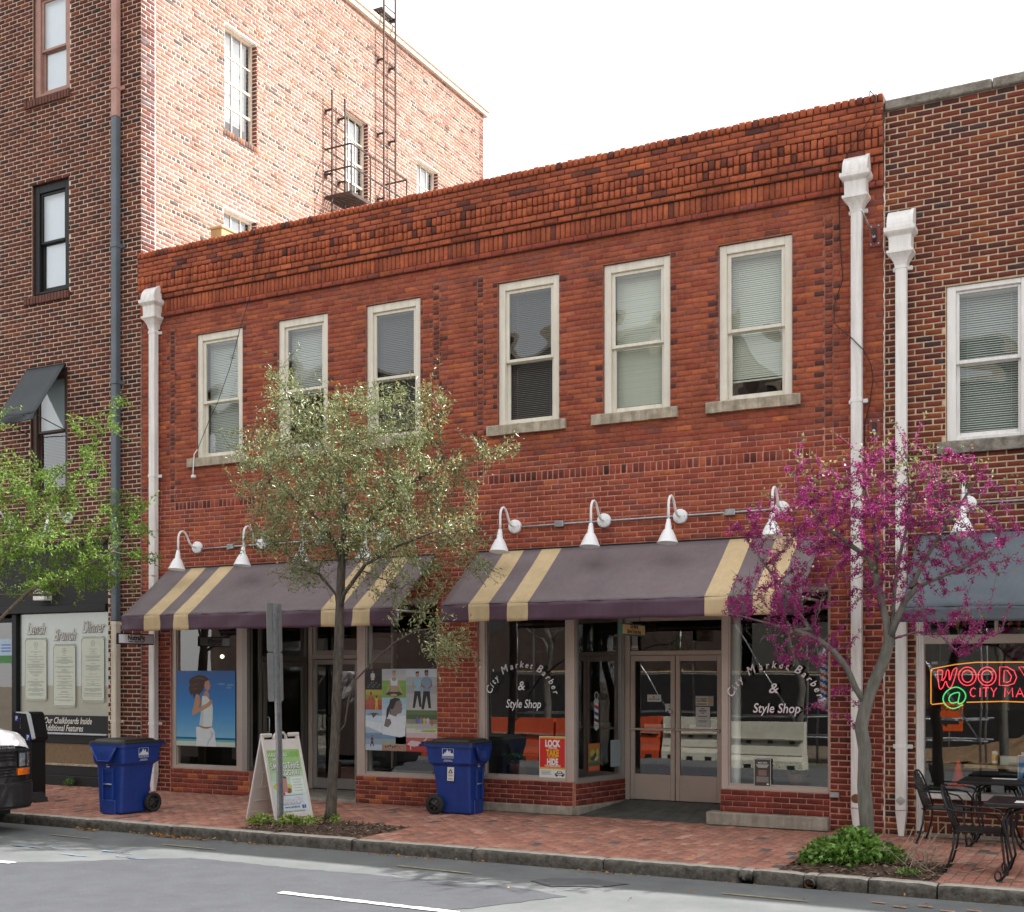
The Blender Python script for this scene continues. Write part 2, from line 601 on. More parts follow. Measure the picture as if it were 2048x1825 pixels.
FR_FRONT = axes((0, 0, 0), (1, 0, 0), (0, 0, 1), (0, -1, 0))

def holed(mb, fr, u0, u1, v0, v1, holes, n, reveal, m, rm=None):
    """Wall face on a plane with rectangular openings and their reveals."""
    o, U, V, W = fr
    us = sorted({u0, u1, *[t for h in holes for t in h[:2] if u0 < t < u1]})
    vs = sorted({v0, v1, *[t for h in holes for t in h[2:] if v0 < t < v1]})
    P = lambda u, v, w: tuple(o + u * U + v * V + w * W)
    for i in range(len(us) - 1):
        for j in range(len(vs) - 1):
            cu = (us[i] + us[i + 1]) / 2; cv = (vs[j] + vs[j + 1]) / 2
            if any(h[0] < cu < h[1] and h[2] < cv < h[3] for h in holes): continue
            mb.quad(P(us[i], vs[j], n), P(us[i + 1], vs[j], n), P(us[i + 1], vs[j + 1], n), P(us[i], vs[j + 1], n), m)
    m = rm or m
    for (a, b, c, d) in holes:
        mb.quad(P(a, c, n), P(a, d, n), P(a, d, n - reveal), P(a, c, n - reveal), m)
        mb.quad(P(b, c, n), P(b, d, n), P(b, d, n - reveal), P(b, c, n - reveal), m)
        mb.quad(P(a, d, n), P(b, d, n), P(b, d, n - reveal), P(a, d, n - reveal), m)
        mb.quad(P(a, c, n), P(b, c, n), P(b, c, n - reveal), P(a, c, n - reveal), m)

def pick(pal):
    t = random.random() * sum(w for w, _ in pal)
    for w, c in pal:
        t -= w
        if t <= 0: break
    j = random.uniform(.88, 1.12)
    return tuple(min(.9, round(x * j, 3)) for x in c)
# ================================================================== materials in use
M = {}
M['brick'] = brick_mat('fired_brick', stain=0.30)
M['brick_old'] = brick_mat('weathered_brick', stain=0.22)
M['brick_side'] = brick_mat('sun_bleached_brick', stain=0.05)
M['mortar_pink'] = mat('pink_mortar', (.50, .225, .165), .95, var=.25, vscale=14, bump=.6, bscale=90)
M['mortar_brown'] = mat('brown_mortar', (.29, .115, .080), .95, var=.3, vscale=14, bump=.6, bscale=90)
M['mortar_dark'] = mat('sooty_mortar', (.105, .045, .034), .95, var=.3, vscale=14, bump=.6, bscale=90)
M['mortar_cream'] = mat('cream_mortar', (.68, .57, .44), .95, var=.15, vscale=14, bump=.6, bscale=90)
M['mortar_white'] = mat('white_mortar', (.80, .74, .66), .95, var=.1, vscale=14, bump=.6, bscale=90)
M['mortar_tan'] = mat('tan_mortar', (.58, .45, .30), .95, var=.2, vscale=14, bump=.6, bscale=90)
M['stone'] = mat('grey_sandstone', (.42, .36, .28), .9, var=.28, vscale=9, bump=.5, bscale=60, streak=.35)
M['concrete'] = mat('grey_concrete', (.33, .30, .25), .9, var=.25, vscale=7, bump=.5, bscale=70, streak=.25)
M['coping'] = mat('weathered_coping', (.22, .20, .17), .95, var=.45, vscale=11, bump=.8, bscale=50)
M['cream_paint'] = mat('cream_paint', (.76, .72, .62), .5, var=.05, vscale=5, streak=.14)
M['white_paint'] = mat('white_paint', (.82, .81, .79), .45, var=.04, vscale=5, streak=.13)
M['white_enamel'] = mat('white_enamel', (.84, .85, .86), .3)
M['spout_white'] = mat('white_sheet_metal', (.80, .78, .76), .45, var=.05, vscale=3, streak=.22)
M['spout_cream'] = mat('cream_sheet_metal', (.72, .66, .55), .5, var=.08, vscale=3, streak=.25)
M['spout_slate'] = mat('slate_painted_metal', (.10, .125, .15), .45, var=.12, vscale=4)
M['spout_pink'] = mat('faded_pink_metal', (.42, .24, .20), .55, var=.12, vscale=4)
M['rust'] = mat('rusty_metal', (.30, .12, .05), .85, var=.5, vscale=18)
M['alu'] = mat('bronze_aluminium', (.47, .40, .35), .42, metal=.25, var=.06, vscale=3)
M['alu_grey'] = mat('grey_aluminium', (.34, .32, .30), .4, metal=.35, var=.06, vscale=3)  # corner post grey; on the entry frames it also carries recess shade
M['alu_shaded'] = mat('shaded_aluminium', (.13, .12, .105), .4, metal=.3)  # frame aluminium with the shade of the side entry put into its colour
M['steel'] = mat('galvanised_steel', (.42, .44, .46), .38, metal=.7, var=.18, vscale=20)
M['black_paint'] = mat('black_paint', (.010, .010, .011), .5, spec=.3, var=.2, vscale=6)
M['black_matt'] = mat('matt_black', (.015, .015, .016), .7)
M['iron'] = mat('black_iron', (.018, .017, .019), .38, metal=.3, var=.2, vscale=30)
M['brown_iron'] = mat('rusting_iron', (.06, .04, .032), .7, metal=.3, var=.4, vscale=12)
M['pink_frame'] = mat('faded_pink_frame', (.36, .20, .16), .6, var=.15, vscale=8)
M['beige_frame'] = mat('beige_frame', (.60, .48, .38), .6, var=.1, vscale=8)
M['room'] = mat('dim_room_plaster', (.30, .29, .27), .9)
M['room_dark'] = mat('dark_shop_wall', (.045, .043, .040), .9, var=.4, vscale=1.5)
M['floor_dark'] = mat('dark_tiled_floor', (.07, .07, .065), .5, var=.2, vscale=8)
M['blind'] = mat('pale_blind_slats', (.70, .72, .68), .55)
M['blind_cream'] = mat('cream_blind_slats', (.74, .74, .64), .55)
M['blind_grey'] = mat('grey_blind_slats', (.34, .34, .33), .55)
M['curtain'] = mat('white_roller_blind', (.80, .84, .88), .7, var=.03, vscale=3)
M['roof'] = mat('pale_roof_membrane', (.55, .54, .52), .85, var=.1, vscale=2)
M['brick_row'] = mat('dark_sill_brick', (.13, .05, .034), .85, var=.3, vscale=12, bump=.4, bscale=60)
M['glass'] = glass_mat('shop_glass', (.90, .94, .92), wave=.0012, wscale=1.1, boost=1.85)
M['glass_old'] = glass_mat('old_wavy_glass', (.88, .93, .91), wave=.020, wscale=1.25, boost=1.3)
M['glass_side'] = glass_mat('sash_glass', (.90, .95, .97), wave=.004, wscale=2.0, boost=2.0)
M['frost'] = mat('frosted_film', (.42, .46, .41), .25, var=.12, vscale=1.2, spec=.7)

def far_brick(name, a, b, mo, course, pitch):
    m = bpy.data.materials.new(name); m.use_nodes = True
    nt = m.node_tree; p = _bsdf(m); p.inputs['Roughness'].default_value = .9
    tc = nt.nodes.new('ShaderNodeTexCoord'); mp = nt.nodes.new('ShaderNodeMapping')
    mp.inputs['Rotation'].default_value = (R(90), 0, 0)
    br = nt.nodes.new('ShaderNodeTexBrick')
    br.inputs['Color1'].default_value = (*a, 1); br.inputs['Color2'].default_value = (*b, 1); br.inputs['Mortar'].default_value = (*mo, 1)
    br.inputs['Scale'].default_value = 1; br.inputs['Mortar Size'].default_value = .006
    br.inputs['Brick Width'].default_value = pitch; br.inputs['Row Height'].default_value = course
    nt.links.new(tc.outputs['Object'], mp.inputs['Vector']); nt.links.new(mp.outputs[0], br.inputs['Vector'])
    nt.links.new(br.outputs['Color'], p.inputs['Base Color'])
    return m
M['far_left'] = far_brick('distant_dark_brick', (.15, .042, .026), (.09, .03, .022), (.5, .42, .32), .075, .203)
M['far_right'] = far_brick('distant_red_brick', (.19, .055, .03), (.10, .035, .028), (.45, .36, .25), .070, .20)

PAL_MAIN = [(5, (.375, .098, .052)), (3, (.405, .110, .055)), (2.2, (.335, .092, .054)), (.6, (.50, .140, .052)), (1.0, (.285, .088, .062))]
PAL_HOT = [(4, (.43, .108, .048)), (3, (.45, .120, .052)), (2, (.35, .088, .046)), (.4, (.20, .062, .043)), (.5, (.50, .135, .054))]
PAL_LOW = [(5, (.335, .074, .044)), (3, (.365, .083, .046)), (2, (.30, .072, .048)), (.35, (.43, .115, .046)), (.8, (.26, .076, .056))]
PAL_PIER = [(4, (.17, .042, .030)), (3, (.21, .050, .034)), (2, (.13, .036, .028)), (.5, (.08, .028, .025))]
PAL_DARK = [(3, (.155, .052, .040)), (1.5, (.115, .044, .038)), (2.5, (.21, .062, .043))]
PAL_LEFT = [(4, (.125, .032, .022)), (3, (.155, .040, .024)), (3, (.098, .028, .022)), (.8, (.20, .058, .027)), (.8, (.06, .025, .024))]
PAL_RIGHT = [(4, (.20, .048, .030)), (3, (.155, .040, .029)), (2.4, (.115, .035, .032)), (1.2, (.29, .082, .034)), (.45, (.075, .040, .044)), (1, (.24, .055, .036))]
PAL_SIDE = [(4, (.36, .185, .142)), (3, (.385, .205, .155)), (2, (.345, .18, .148)), (1, (.41, .215, .145)), (.4, (.29, .165, .135))]
PAL_SIDE_H = [(3, (.20, .11, .08)), (2, (.15, .10, .085)), (2, (.30, .14, .085)), (1, (.12, .09, .08))]
PAL_QUOIN = [(3, (.155, .055, .045)), (2, (.125, .052, .048)), (1, (.21, .08, .06)), (1, (.16, .11, .11))]

# ================================================================== helpers for openings
def glazed(parent, Mx, u0, u1, v0, v1, fl, fr, fb, ft, depth, fm, gm, name='shop_window', bead=True, inset=.5):
    """Metal framed fixed window in the plane Mx (X right, Y up, Z out): frame mesh with its pane as child."""
    mb = MB(); c = .004
    mb.box(u0, u0 + fl, v0, v1, -depth, 0, fm, c, M=Mx)
    mb.box(u1 - fr, u1, v0, v1, -depth, 0, fm, c, M=Mx)
    mb.box(u0 + fl, u1 - fr, v0, v0 + fb, -depth, -.002, fm, c, M=Mx)
    mb.box(u0 + fl, u1 - fr, v1 - ft, v1, -depth, -.002, fm, c, M=Mx)
    if bead:
        b = .018
        for (a0, a1, b0, b1) in ((u0 + fl, u0 + fl + b, v0 + fb, v1 - ft), (u1 - fr - b, u1 - fr, v0 + fb, v1 - ft), (u0 + fl + b, u1 - fr - b, v0 + fb, v0 + fb + b), (u0 + fl + b, u1 - fr - b, v1 - ft - b, v1 - ft)):
            mb.box(a0, a1, b0, b1, -depth * .85, -depth * .22, fm, .002, M=Mx)
    o = mb.build(name, parent=parent)
    pm = MB()
    w = -depth * inset
    pm.add([(u0 + fl, v0 + fb, w), (u1 - fr, v0 + fb, w), (u1 - fr, v1 - ft, w), (u0 + fl, v1 - ft, w)], [[0, 1, 2, 3]], gm, M=Mx)
    pm.build('pane', parent=o)
    return o

def slats(x0, x1, z0, z1, y, pitch, tilt, m, cords=2):
    mb = MB()
    n = int((z1 - z0) / pitch); w = pitch * 1.12
    dy = w * math.cos(tilt) / 2; dz = w * math.sin(tilt) / 2
    for i in range(n):
        z = z1 - (i + .5) * pitch + random.uniform(-.0012, .0012)
        s = random.uniform(-.0015, .0015)
        mb.quad((x0, y - dy, z - dz), (x1, y - dy, z - dz + s), (x1, y + dy, z + dz + s), (x0, y + dy, z + dz), m)
    mb.box(x0, x1, y - .02, y + .02, z1, z1 + .03, m)
    mb.box(x0, x1, y - .014, y + .014, z0 - .02, z0, m)
    for k in range(cords):
        x = x0 + (x1 - x0) * (.14 + .72 * k / max(1, cords - 1))
        mb.box(x - .0015, x + .0015, y - .018, y - .015, z0, z1, m)
    return mb

def sash_window(parent, x0, x1, z0, z1, fm, y=.035, casing=.095, head=.11, rail=None, blind='plain', gm=None, sash=.05, sill_rail=.07, bottom_gap=0.0, tilt=R(62), bm=None, sashm=None):
    """Double hung window: casing with two sashes, two panes and a blind as its pieces."""
    gm = gm or M['glass_old']; sashm = sashm or fm
    mb = MB()
    mb.box(x0, x0 + casing, y, y + .11, z0, z1, fm, .006)
    mb.box(x1 - casing, x1, y, y + .11, z0, z1, fm, .006)
    mb.box(x0 + casing, x1 - casing, y + .002, y + .11, z1 - head, z1, fm, .006)
    mb.box(x0 + casing, x1 - casing, y + .004, y + .13, z0, z0 + .045, fm, .006)
    w = mb.build('window', parent=parent)
    a, b = x0 + casing, x1 - casing
    lo, hi = z0 + .045, z1 - head
    r = rail if rail is not None else (lo + hi) / 2
    up = MB()
    yu = y + .03
    up.box(a, a + sash, yu, yu + .035, r, hi, sashm, .004); up.box(b - sash, b, yu, yu + .035, r, hi, sashm, .004)
    up.box(a + sash, b - sash, yu + .001, yu + .035, hi - sash * .9, hi, sashm, .004); up.box(a + sash, b - sash, yu - .006, yu + .034, r, r + .042, sashm, .004)
    up.build('upper_sash', parent=w)
    dn = MB()
    yl = y + .068
    dn.box(a, a + sash, yl, yl + .035, lo, r + .03, sashm, .004); dn.box(b - sash, b, yl, yl + .035, lo, r + .03, sashm, .004)
    dn.box(a + sash, b - sash, yl + .001, yl + .035, lo, lo + sill_rail, sashm, .004); dn.box(a + sash, b - sash, yl - .002, yl + .034, r - .012, r + .03, sashm, .004)
    dn.build('lower_sash', parent=w)
    for (yy, q0, q1) in ((yu + .018, r + .042, hi - sash * .9), (yl + .018, lo + sill_rail, r - .012)):
        p = MB()
        p.quad((a + sash, yy, q0), (b - sash, yy, q0), (b - sash, yy, q1), (a + sash, yy, q1), gm)
        p.build('pane', parent=w)
    if blind == 'slats':
        slats(a + .02, b - .02, lo + bottom_gap + .03, hi - .03, y + .17, .0265, tilt, bm or M['blind']).build('blind', parent=w, recalc=False)
    elif blind == 'roller':
        rb = MB(); rb.box(a + .01, b - .01, y + .112, y + .118, lo + bottom_gap, hi, bm or M['curtain']); rb.build('roller_blind', parent=w)
    return w

def room(parent, x0, x1, y0, y1, z0, z1, wm, fm, name='room'):
    mb = MB()
    mb.quad((x0, y0, z0), (x1, y0, z0), (x1, y1, z0), (x0, y1, z0), fm)
    mb.quad((x0, y0, z1), (x1, y0, z1), (x1, y1, z1), (x0, y1, z1), wm)
    mb.quad((x0, y0, z0), (x0, y1, z0), (x0, y1, z1), (x0, y0, z1), wm)
    mb.quad((x1, y0, z0), (x1, y1, z0), (x1, y1, z1), (x1, y0, z1), wm)
    mb.quad((x0, y1, z0), (x1, y1, z0), (x1, y1, z1), (x0, y1, z1), wm)
    return mb.build(name, parent=parent, recalc=False)

def sill(parent, x0, x1, z0, z1, m, out=.055, name='sill'):
    mb = MB()
    n = 10
    def ring(x): return [(x, -out, z0), (x, -out, z1 - .012), (x, -out + .012, z1), (x, .12, z1 + .006), (x, .12, z0)]
    vs = []
    for i in range(n + 1):
        x = x0 + (x1 - x0) * i / n
        for p in ring(x):
            vs.append((p[0] + (random.uniform(-.003, .003) if 0 < i < n else 0), p[1] + random.uniform(-.003, .003), p[2] + random.uniform(-.003, .003)))
    fs = [[0, 1, 2, 3, 4][::-1], [n * 5 + k for k in range(5)]]
    for i in range(n):
        for k in range(5):
            k2 = (k + 1) % 5
            fs.append([i * 5 + k, i * 5 + k2, (i + 1) * 5 + k2, (i + 1) * 5 + k])
    mb.add(vs, fs, m)
    return mb.build(name, parent=parent)

# ================================================================== the red two storey building
MAIN = thing('brick_building', 'two storey red brick building with two shop fronts and six white upper windows', 'building', (-8.75, 0, 0))
XL, XR = -14.695, -2.805
WINX = [-13.515, -11.88, -10.246, -8.036, -6.445, -4.856]
WW, WZ0, WZ1 = .945, 5.30, 7.335
BAYS = [(-14.06, -9.02), (-8.36, -3.45)]
BAYZ = 3.0
COLS = [(-14.07, -13.966), (-9.085, -8.98), (-8.362, -8.262), (-3.515, -3.412)]
ms = Masonry(MAIN, M['brick'])
win_holes = [(x, x + WW, WZ0, WZ1) for x in WINX]
bay_holes = [(a, b, -1, BAYZ) for a, b in BAYS]
wall = MB()
holed(wall, FR_FRONT, XL, XR, 0, 4.9, bay_holes, -.005, .22, M['mortar_pink'])
holed(wall, FR_FRONT, XL, XR, 4.9, 7.72, win_holes, -.006, .25, M['mortar_brown'])
wall.build('wall', parent=MAIN, recalc=False)

def pal_main(kind, u, v):
    if kind == 'edge' and random.random() < .5: return pick(PAL_DARK)
    if kind == 'half' and random.random() < .08: return pick(PAL_DARK)
    near = min(abs(u - t) for x in WINX for t in (x - .1, x + WW + .1))
    if v > 5.25 and v < 7.4 and near < .45 and random.random() < .22: return pick(PAL_HOT)
    t = (v - 3.0) / 2.2
    if v < 5.0: return pick(PAL_LOW if random.random() < .75 else PAL_MAIN)
    return pick(PAL_MAIN if random.random() < .8 else PAL_LOW)
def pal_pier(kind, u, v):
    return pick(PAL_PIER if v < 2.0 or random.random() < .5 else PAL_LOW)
C, P = .0708, .208
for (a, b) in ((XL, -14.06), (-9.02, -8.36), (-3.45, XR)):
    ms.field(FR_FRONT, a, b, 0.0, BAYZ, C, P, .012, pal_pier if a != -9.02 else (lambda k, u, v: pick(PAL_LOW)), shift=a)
ms.field(FR_FRONT, XL, XR, BAYZ, 4.545, C, P, .0125, pal_main, shift=XL, ch=.004)
belts = [(-13.966, -9.085), (-8.262, -3.515)]
prev = XL
for (a, b) in belts + [(XR, XR)]:
    if a > prev: ms.field(FR_FRONT, prev, a, 4.545, 4.675, .065, P, .010, pal_main, shift=prev)
    if b > a: ms.field(FR_FRONT, a, b, 4.545, 4.675, .13, .083, .011, lambda k, u, v: pick(PAL_LOW if random.random() < .5 else PAL_PIER), shift=a)
    prev = b
col_holes = [(a, b, 4.675, 7.46) for a, b in COLS]
ms.field(FR_FRONT, XL, XR, 4.675, 7.70, C, P, .010, pal_main, holes=win_holes + col_holes, shift=XL + .03, ch=.0045)
for (a, b) in COLS:
    ms.field(FR_FRONT, a, b, 4.675, 7.46, C, .4, .017, lambda k, u, v: pick(PAL_DARK if random.random() < .6 else PAL_MAIN), n=.003, shift=a, vj=.014)

# corbelled brick cornice and parapet
corn = MB()
def ledge(z0, z1, n, m='mortar_dark'):
    corn.box(XL, XR, -(n - .012), .30, z0, z1, M[m])
hot = lambda k, u, v: pick(PAL_HOT)
def hot_sooty(k, u, v):
    return pick(PAL_DARK) if random.random() < .07 else pick(PAL_HOT)
ledge(7.700, 7.775, .045); ms.field(FR_FRONT, XL, XR, 7.700, 7.775, .075, P, .010, lambda k, u, v: pick(PAL_LOW), n=.045, depth=.05)
ledge(7.7751, 7.985, .028); ms.field(FR_FRONT, XL, XR, 7.775, 7.985, .21, .0735, .012, hot, n=.028, jit=.003)
ledge(7.9851, 8.066, .062); ms.field(FR_FRONT, XL, XR, 7.985, 8.066, .081, P, .013, hot, n=.062, depth=.06, jit=.003)
ledge(8.0661, 8.15, .085); ms.field(FR_FRONT, XL, XR, 8.066, 8.15, .084, P, .013, hot, n=.085, depth=.06, jit=.003, shift=.1)
for (z0, z1) in ((8.1501, 8.268), (8.2681, 8.388)):
    ledge(z0, z1, .080)
    u = XL; k = 0
    while u < XR - .05:
        ms.rect(FR_FRONT, u + .010, min(u + .076, XR), z0 + .006, z1 - .008, (.104 if k % 2 else .090) + random.uniform(-.006, .006), hot_sooty(0, 0, 0), .05, .009, .004)
        u += .0805; k += 1
ledge(8.3881, 8.68, .095); ms.field(FR_FRONT, XL, XR, 8.388, 8.68, .073, P, .012, hot_sooty, n=.095, depth=.05, jit=.0035)
ledge(8.6801, 8.768, .10)
u = XL
while u < XR - .03:
    ms.rect(FR_FRONT, u + .008, min(u + .078, XR), 8.688, 8.776 + random.uniform(-.006, .008), .113 + random.uniform(-.006, .006), hot_sooty(0, 0, 0), .30, .010, .004)
    u += .0845
corn.build('cornice', parent=MAIN)


# roof, back and flank walls, party wall caulk
sh = MB()
sh.box(XL, XR, .30, 11.4, 8.10, 8.22, M['roof'])
sh.box(XL, XR, 11.2, 11.4, 0, 8.6, M['far_right'])
sh.box(XR - .3, XR, .30, 11.2, 8.22, 8.5, M['roof'])
sh.box(XL, XR, .30, .34, 8.22, 8.68, M['far_right'])
sh.build('roof', parent=MAIN)
ck = MB()
for x, za, zb in ((-2.806, .05, 8.45), (-14.696, .1, 8.6)):
    z = za; pts = []
    while z < zb:
        pts.append((x + random.uniform(-.006, .006), -.004, z)); z += .05
    ck.tube(pts, [random.uniform(.004, .010) for _ in pts], 5, M['mortar_white' if x > -5 else 'concrete'])
ck.build('joint_seal', parent=MAIN)

# upper floor windows
opts = [dict(bm=M['blind'], tilt=R(58)), dict(bm=M['blind'], tilt=R(60), bottom_gap=.80), dict(bm=M['blind_grey'], tilt=R(35), bottom_gap=.12),
        dict(bm=M['blind_grey'], tilt=R(30)), dict(bm=M['blind_cream'], tilt=R(72)), dict(bm=M['blind_cream'], tilt=R(64), bottom_gap=.24)]
for x, o in zip(WINX, opts):
    sash_window(MAIN, x + .005, x + WW - .005, WZ0 + .02, WZ1 - .005, M['cream_paint'], blind='slats', rail=6.22, **o)
    sill(MAIN, x - .15, x + WW + .11, 5.212, 5.35, M['stone'])
room(MAIN, XL + .3, XR - .3, .26, 5.0, 4.4, 7.65, M['room'], M['floor_dark'])
# ================================================================== shop fronts of the red building
def bulkhead(fr_axes, Mx, u0, u1, v0, v1, pal, holes=(), mortar='mortar_pink', thick=.16, n=0.0):
    mb = MB(); mb.box(u0, u1, v0, v1, -thick, n - .009, M[mortar], M=Mx)
    b = mb.build('bulkhead', parent=MAIN)
    ms.field(fr_axes, u0, u1, v0, v1, .071, P, .011, pal, n=n, shift=u0 + .05)
    return b
def fr_of(Mx):
    return axes(Mx.translation, Mx.col[0][:3], Mx.col[1][:3], Mx.col[2][:3])
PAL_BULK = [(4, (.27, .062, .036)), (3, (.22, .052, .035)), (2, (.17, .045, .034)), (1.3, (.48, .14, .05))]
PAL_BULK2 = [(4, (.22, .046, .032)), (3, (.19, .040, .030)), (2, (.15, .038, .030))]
pb = lambda k, u, v: pick(PAL_BULK)
pb2 = lambda k, u, v: pick(PAL_BULK2)
F0 = facade(0, 0, 0.0)
FG = facade(0, 0, 0.035)
FRG = fr_of(F0)

# left shop
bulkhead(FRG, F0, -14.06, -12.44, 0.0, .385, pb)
winA = glazed(MAIN, FG, -14.06, -12.60, .385, BAYZ - .01, .085, .12, .05, .06, .11, M['alu'], M['glass'])
cp = MB(); cp.box(-12.598, -12.50, .385, BAYZ - .01, -.13, .012, M['alu_grey'], .004, M=FG); cp.build('corner_post', parent=MAIN)
dgA = frame((-12.50, .06, 0), (.27, 1.14, 0), (0, 0, 1))
bulkhead(fr_of(dgA), dgA, 0.02, .30, 0.0, .385, pb)
glazed(MAIN, dgA, .02, .27, .385, BAYZ - .05, .03, .03, .05, .06, .06, M['alu_shaded'], M['glass'])
bulkhead(FRG, F0, -10.43, -9.02, 0.0, .40, pb)
winB = glazed(MAIN, FG, -10.43, -9.02, .40, BAYZ - .01, .145, .02, .05, .06, .11, M['alu'], M['glass'])

def glass_door(parent, Mx, u0, u1, v0, v1, fm, kick=.18, stile=.07, top=.08, handle=None, bar=False, depth=.045):
    mb = MB(); c = .004
    mb.box(u0, u0 + stile, v0, v1, -depth, 0, fm, c, M=Mx); mb.box(u1 - stile, u1, v0, v1, -depth, 0, fm, c, M=Mx)
    mb.box(u0 + stile, u1 - stile, v1 - top, v1, -depth, -.001, fm, c, M=Mx); mb.box(u0 + stile, u1 - stile, v0, v0 + kick, -depth, -.001, fm, c, M=Mx)
    d = mb.build('door', parent=parent)
    p = MB(); w = -depth / 2
    p.add([(u0 + stile, v0 + kick, w), (u1 - stile, v0 + kick, w), (u1 - stile, v1 - top, w), (u0 + stile, v1 - top, w)], [[0, 1, 2, 3]], M['glass'], M=Mx)
    p.build('pane', parent=d)
    if handle is not None:
        h = MB(); hu, h0, h1 = handle
        h.tube([(hu, h0, 0), (hu, h0, .05), (hu, h0 + .02, .065), (hu, h1 - .02, .065), (hu, h1, .05), (hu, h1, 0)], .011, 8, M['steel'], M=Mx)
        h.build('handle', parent=d)
    if bar:
        h = MB(); h.box(u0 + .01, u1 - .01, 1.115, 1.145, .025, .05, M['alu'], .004, M=Mx)
        h.box(u0 + stile + .12, u1 - stile - .10, 1.10, 1.20, -.07, -.055, M['alu'], .004, M=Mx)
        h.build('push_bar', parent=d)
    return d

dA = glass_door(MAIN, dgA, .30, 1.14, .05, 2.10, M['alu_shaded'], kick=.12, handle=(.36, .98, 1.22))
mb = MB(); mb.box(.27, 1.19, 2.11, 2.19, -.06, .01, M['alu_shaded'], .004, M=dgA); mb.box(1.145, 1.19, .04, 2.95, -.06, .01, M['alu_shaded'], .004, M=dgA); mb.box(.27, 1.19, 2.85, 2.97, -.06, .01, M['alu_shaded'], .004, M=dgA)
mb.build('door_frame', parent=MAIN)
mb = MB(); mb.add([(.28, 2.19, -.03), (1.14, 2.19, -.03), (1.14, 2.85, -.03), (.28, 2.85, -.03)], [[0, 1, 2, 3]], M['glass'], M=dgA); mb.build('transom_pane', parent=MAIN)
FD = facade(0, 0, 1.2)
glass_door(MAIN, FD, -12.11, -11.22, .05, 2.14, M['alu_grey'], kick=.17)
glazed(MAIN, FD, -11.20, -10.52, .05, 2.15, .05, .05, .17, .05, .06, M['alu_grey'], M['glass'])
glazed(MAIN, FD, -12.11, -10.52, 2.22, 2.93, .05, .05, .05, .08, .06, M['alu_grey'], M['glass'], name='transom')
mb = MB(); mb.box(-12.20, -12.12, .04, 2.95, -.07, .01, M['alu'], .004, M=FD); mb.box(-12.119, -10.50, 2.15, 2.219, -.07, .008, M['alu'], .004, M=FD)
mb.build('door_frame', parent=MAIN)
dgB = frame((-10.56, 1.19, 0), (.13, -1.12, 0), (0, 0, 1))
glazed(MAIN, dgB, 0, 1.12, .06, 2.95, .05, .05, .35, .06, .06, M['alu_grey'], M['glass'])
fl = MB()
fl.box(-12.52, -10.42, .001, 1.22, -.05, .035, M['concrete'], .004)
fl.build('entry_step', parent=MAIN)
fl = MB(); fl.box(-14.06, -9.02, .012, 1.3, 2.99, 3.06, M['room']); fl.build('entry_soffit', parent=MAIN)

# barber shop
pk = MB()
pk.box(-8.36, -6.875, -.05, .15, 0, .122, M['concrete'], .012)
pk.build('plinth', parent=MAIN)
bulkhead(FRG, F0, -8.36, -6.885, .1225, .445, pb2, n=.004)
winC = glazed(MAIN, FG, -8.36, -6.99, .445, BAYZ - .01, .10, .02, .05, .06, .11, M['alu'], M['glass'])
cp = MB(); cp.box(-6.988, -6.875, .445, BAYZ - .01, -.12, .012, M['alu'], .004, M=FG); cp.build('corner_post', parent=MAIN)
dgC = frame((-6.86, .05, 0), (.25, 1.15, 0), (0, 0, 1))
bulkhead(fr_of(dgC), dgC, 0.0, 1.17, .1225, .425, pb2, n=.004)
mb = MB(); mb.box(0, 1.17, -.02, .122, -.10, .05, M['concrete'], .01, M=dgC); mb.build('plinth', parent=MAIN)
winD = glazed(MAIN, dgC, 0.0, 1.17, .425, BAYZ - .05, .06, .06, .05, .06, .09, M['alu_grey'], M['glass'])
doorL = glass_door(MAIN, FD, -6.54, -5.875, .135, 2.165, M['alu'], kick=.36, stile=.065, bar=True)
doorR = glass_door(MAIN, FD, -5.865, -5.20, .135, 2.165, M['alu'], kick=.36, stile=.065, bar=True)
mb = MB()
mb.box(-6.62, -6.545, .10, 2.80, -.09, .015, M['alu'], .004, M=FD); mb.box(-5.195, -5.08, .10, 2.80, -.09, .015, M['alu'], .004, M=FD)
mb.box(-6.5449, -5.1951, 2.17, 2.232, -.09, .01, M['alu'], .004, M=FD); mb.box(-6.5449, -5.1951, 2.652, 2.80, -.09, .01, M['alu'], .004, M=FD)
mb.build('door_frame', parent=MAIN)
mb = MB(); mb.add([(-6.545, 2.232, -.04), (-5.195, 2.232, -.04), (-5.195, 2.652, -.04), (-6.545, 2.652, -.04)], [[0, 1, 2, 3]], M['glass'], M=FD); mb.build('transom_pane', parent=MAIN)
mb = MB(); mb.tube([(-5.93, 1.185, 1.38), (-5.93, 1.155, 1.38)], .022, 10, M['steel']); mb.build('door_lock', parent=doorL)
dgD = frame((-5.08, 1.19, 0), (.255, -1.14, 0), (0, 0, 1))
glazed(MAIN, dgD, 0.0, 1.16, .45, BAYZ - .05, .06, .06, .05, .06, .09, M['alu_grey'], M['glass'])
mb = MB(); mb.box(0, 1.16, 0, .449, -.12, 0, M['mortar_pink'], M=dgD); mb.build('bulkhead', parent=MAIN)
winE = glazed(MAIN, FG, -4.825, -3.45, .45, BAYZ - .01, .085, .02, .055, .06, .11, M['alu'], M['glass'])
bulkhead(FRG, F0, -4.83, -3.45, .1655, .45, pb2, n=.004)
pk = MB(); pk.box(-4.98, -3.455, -.115, .12, 0, .165, M['concrete'], .012); pk.build('plinth', parent=MAIN)

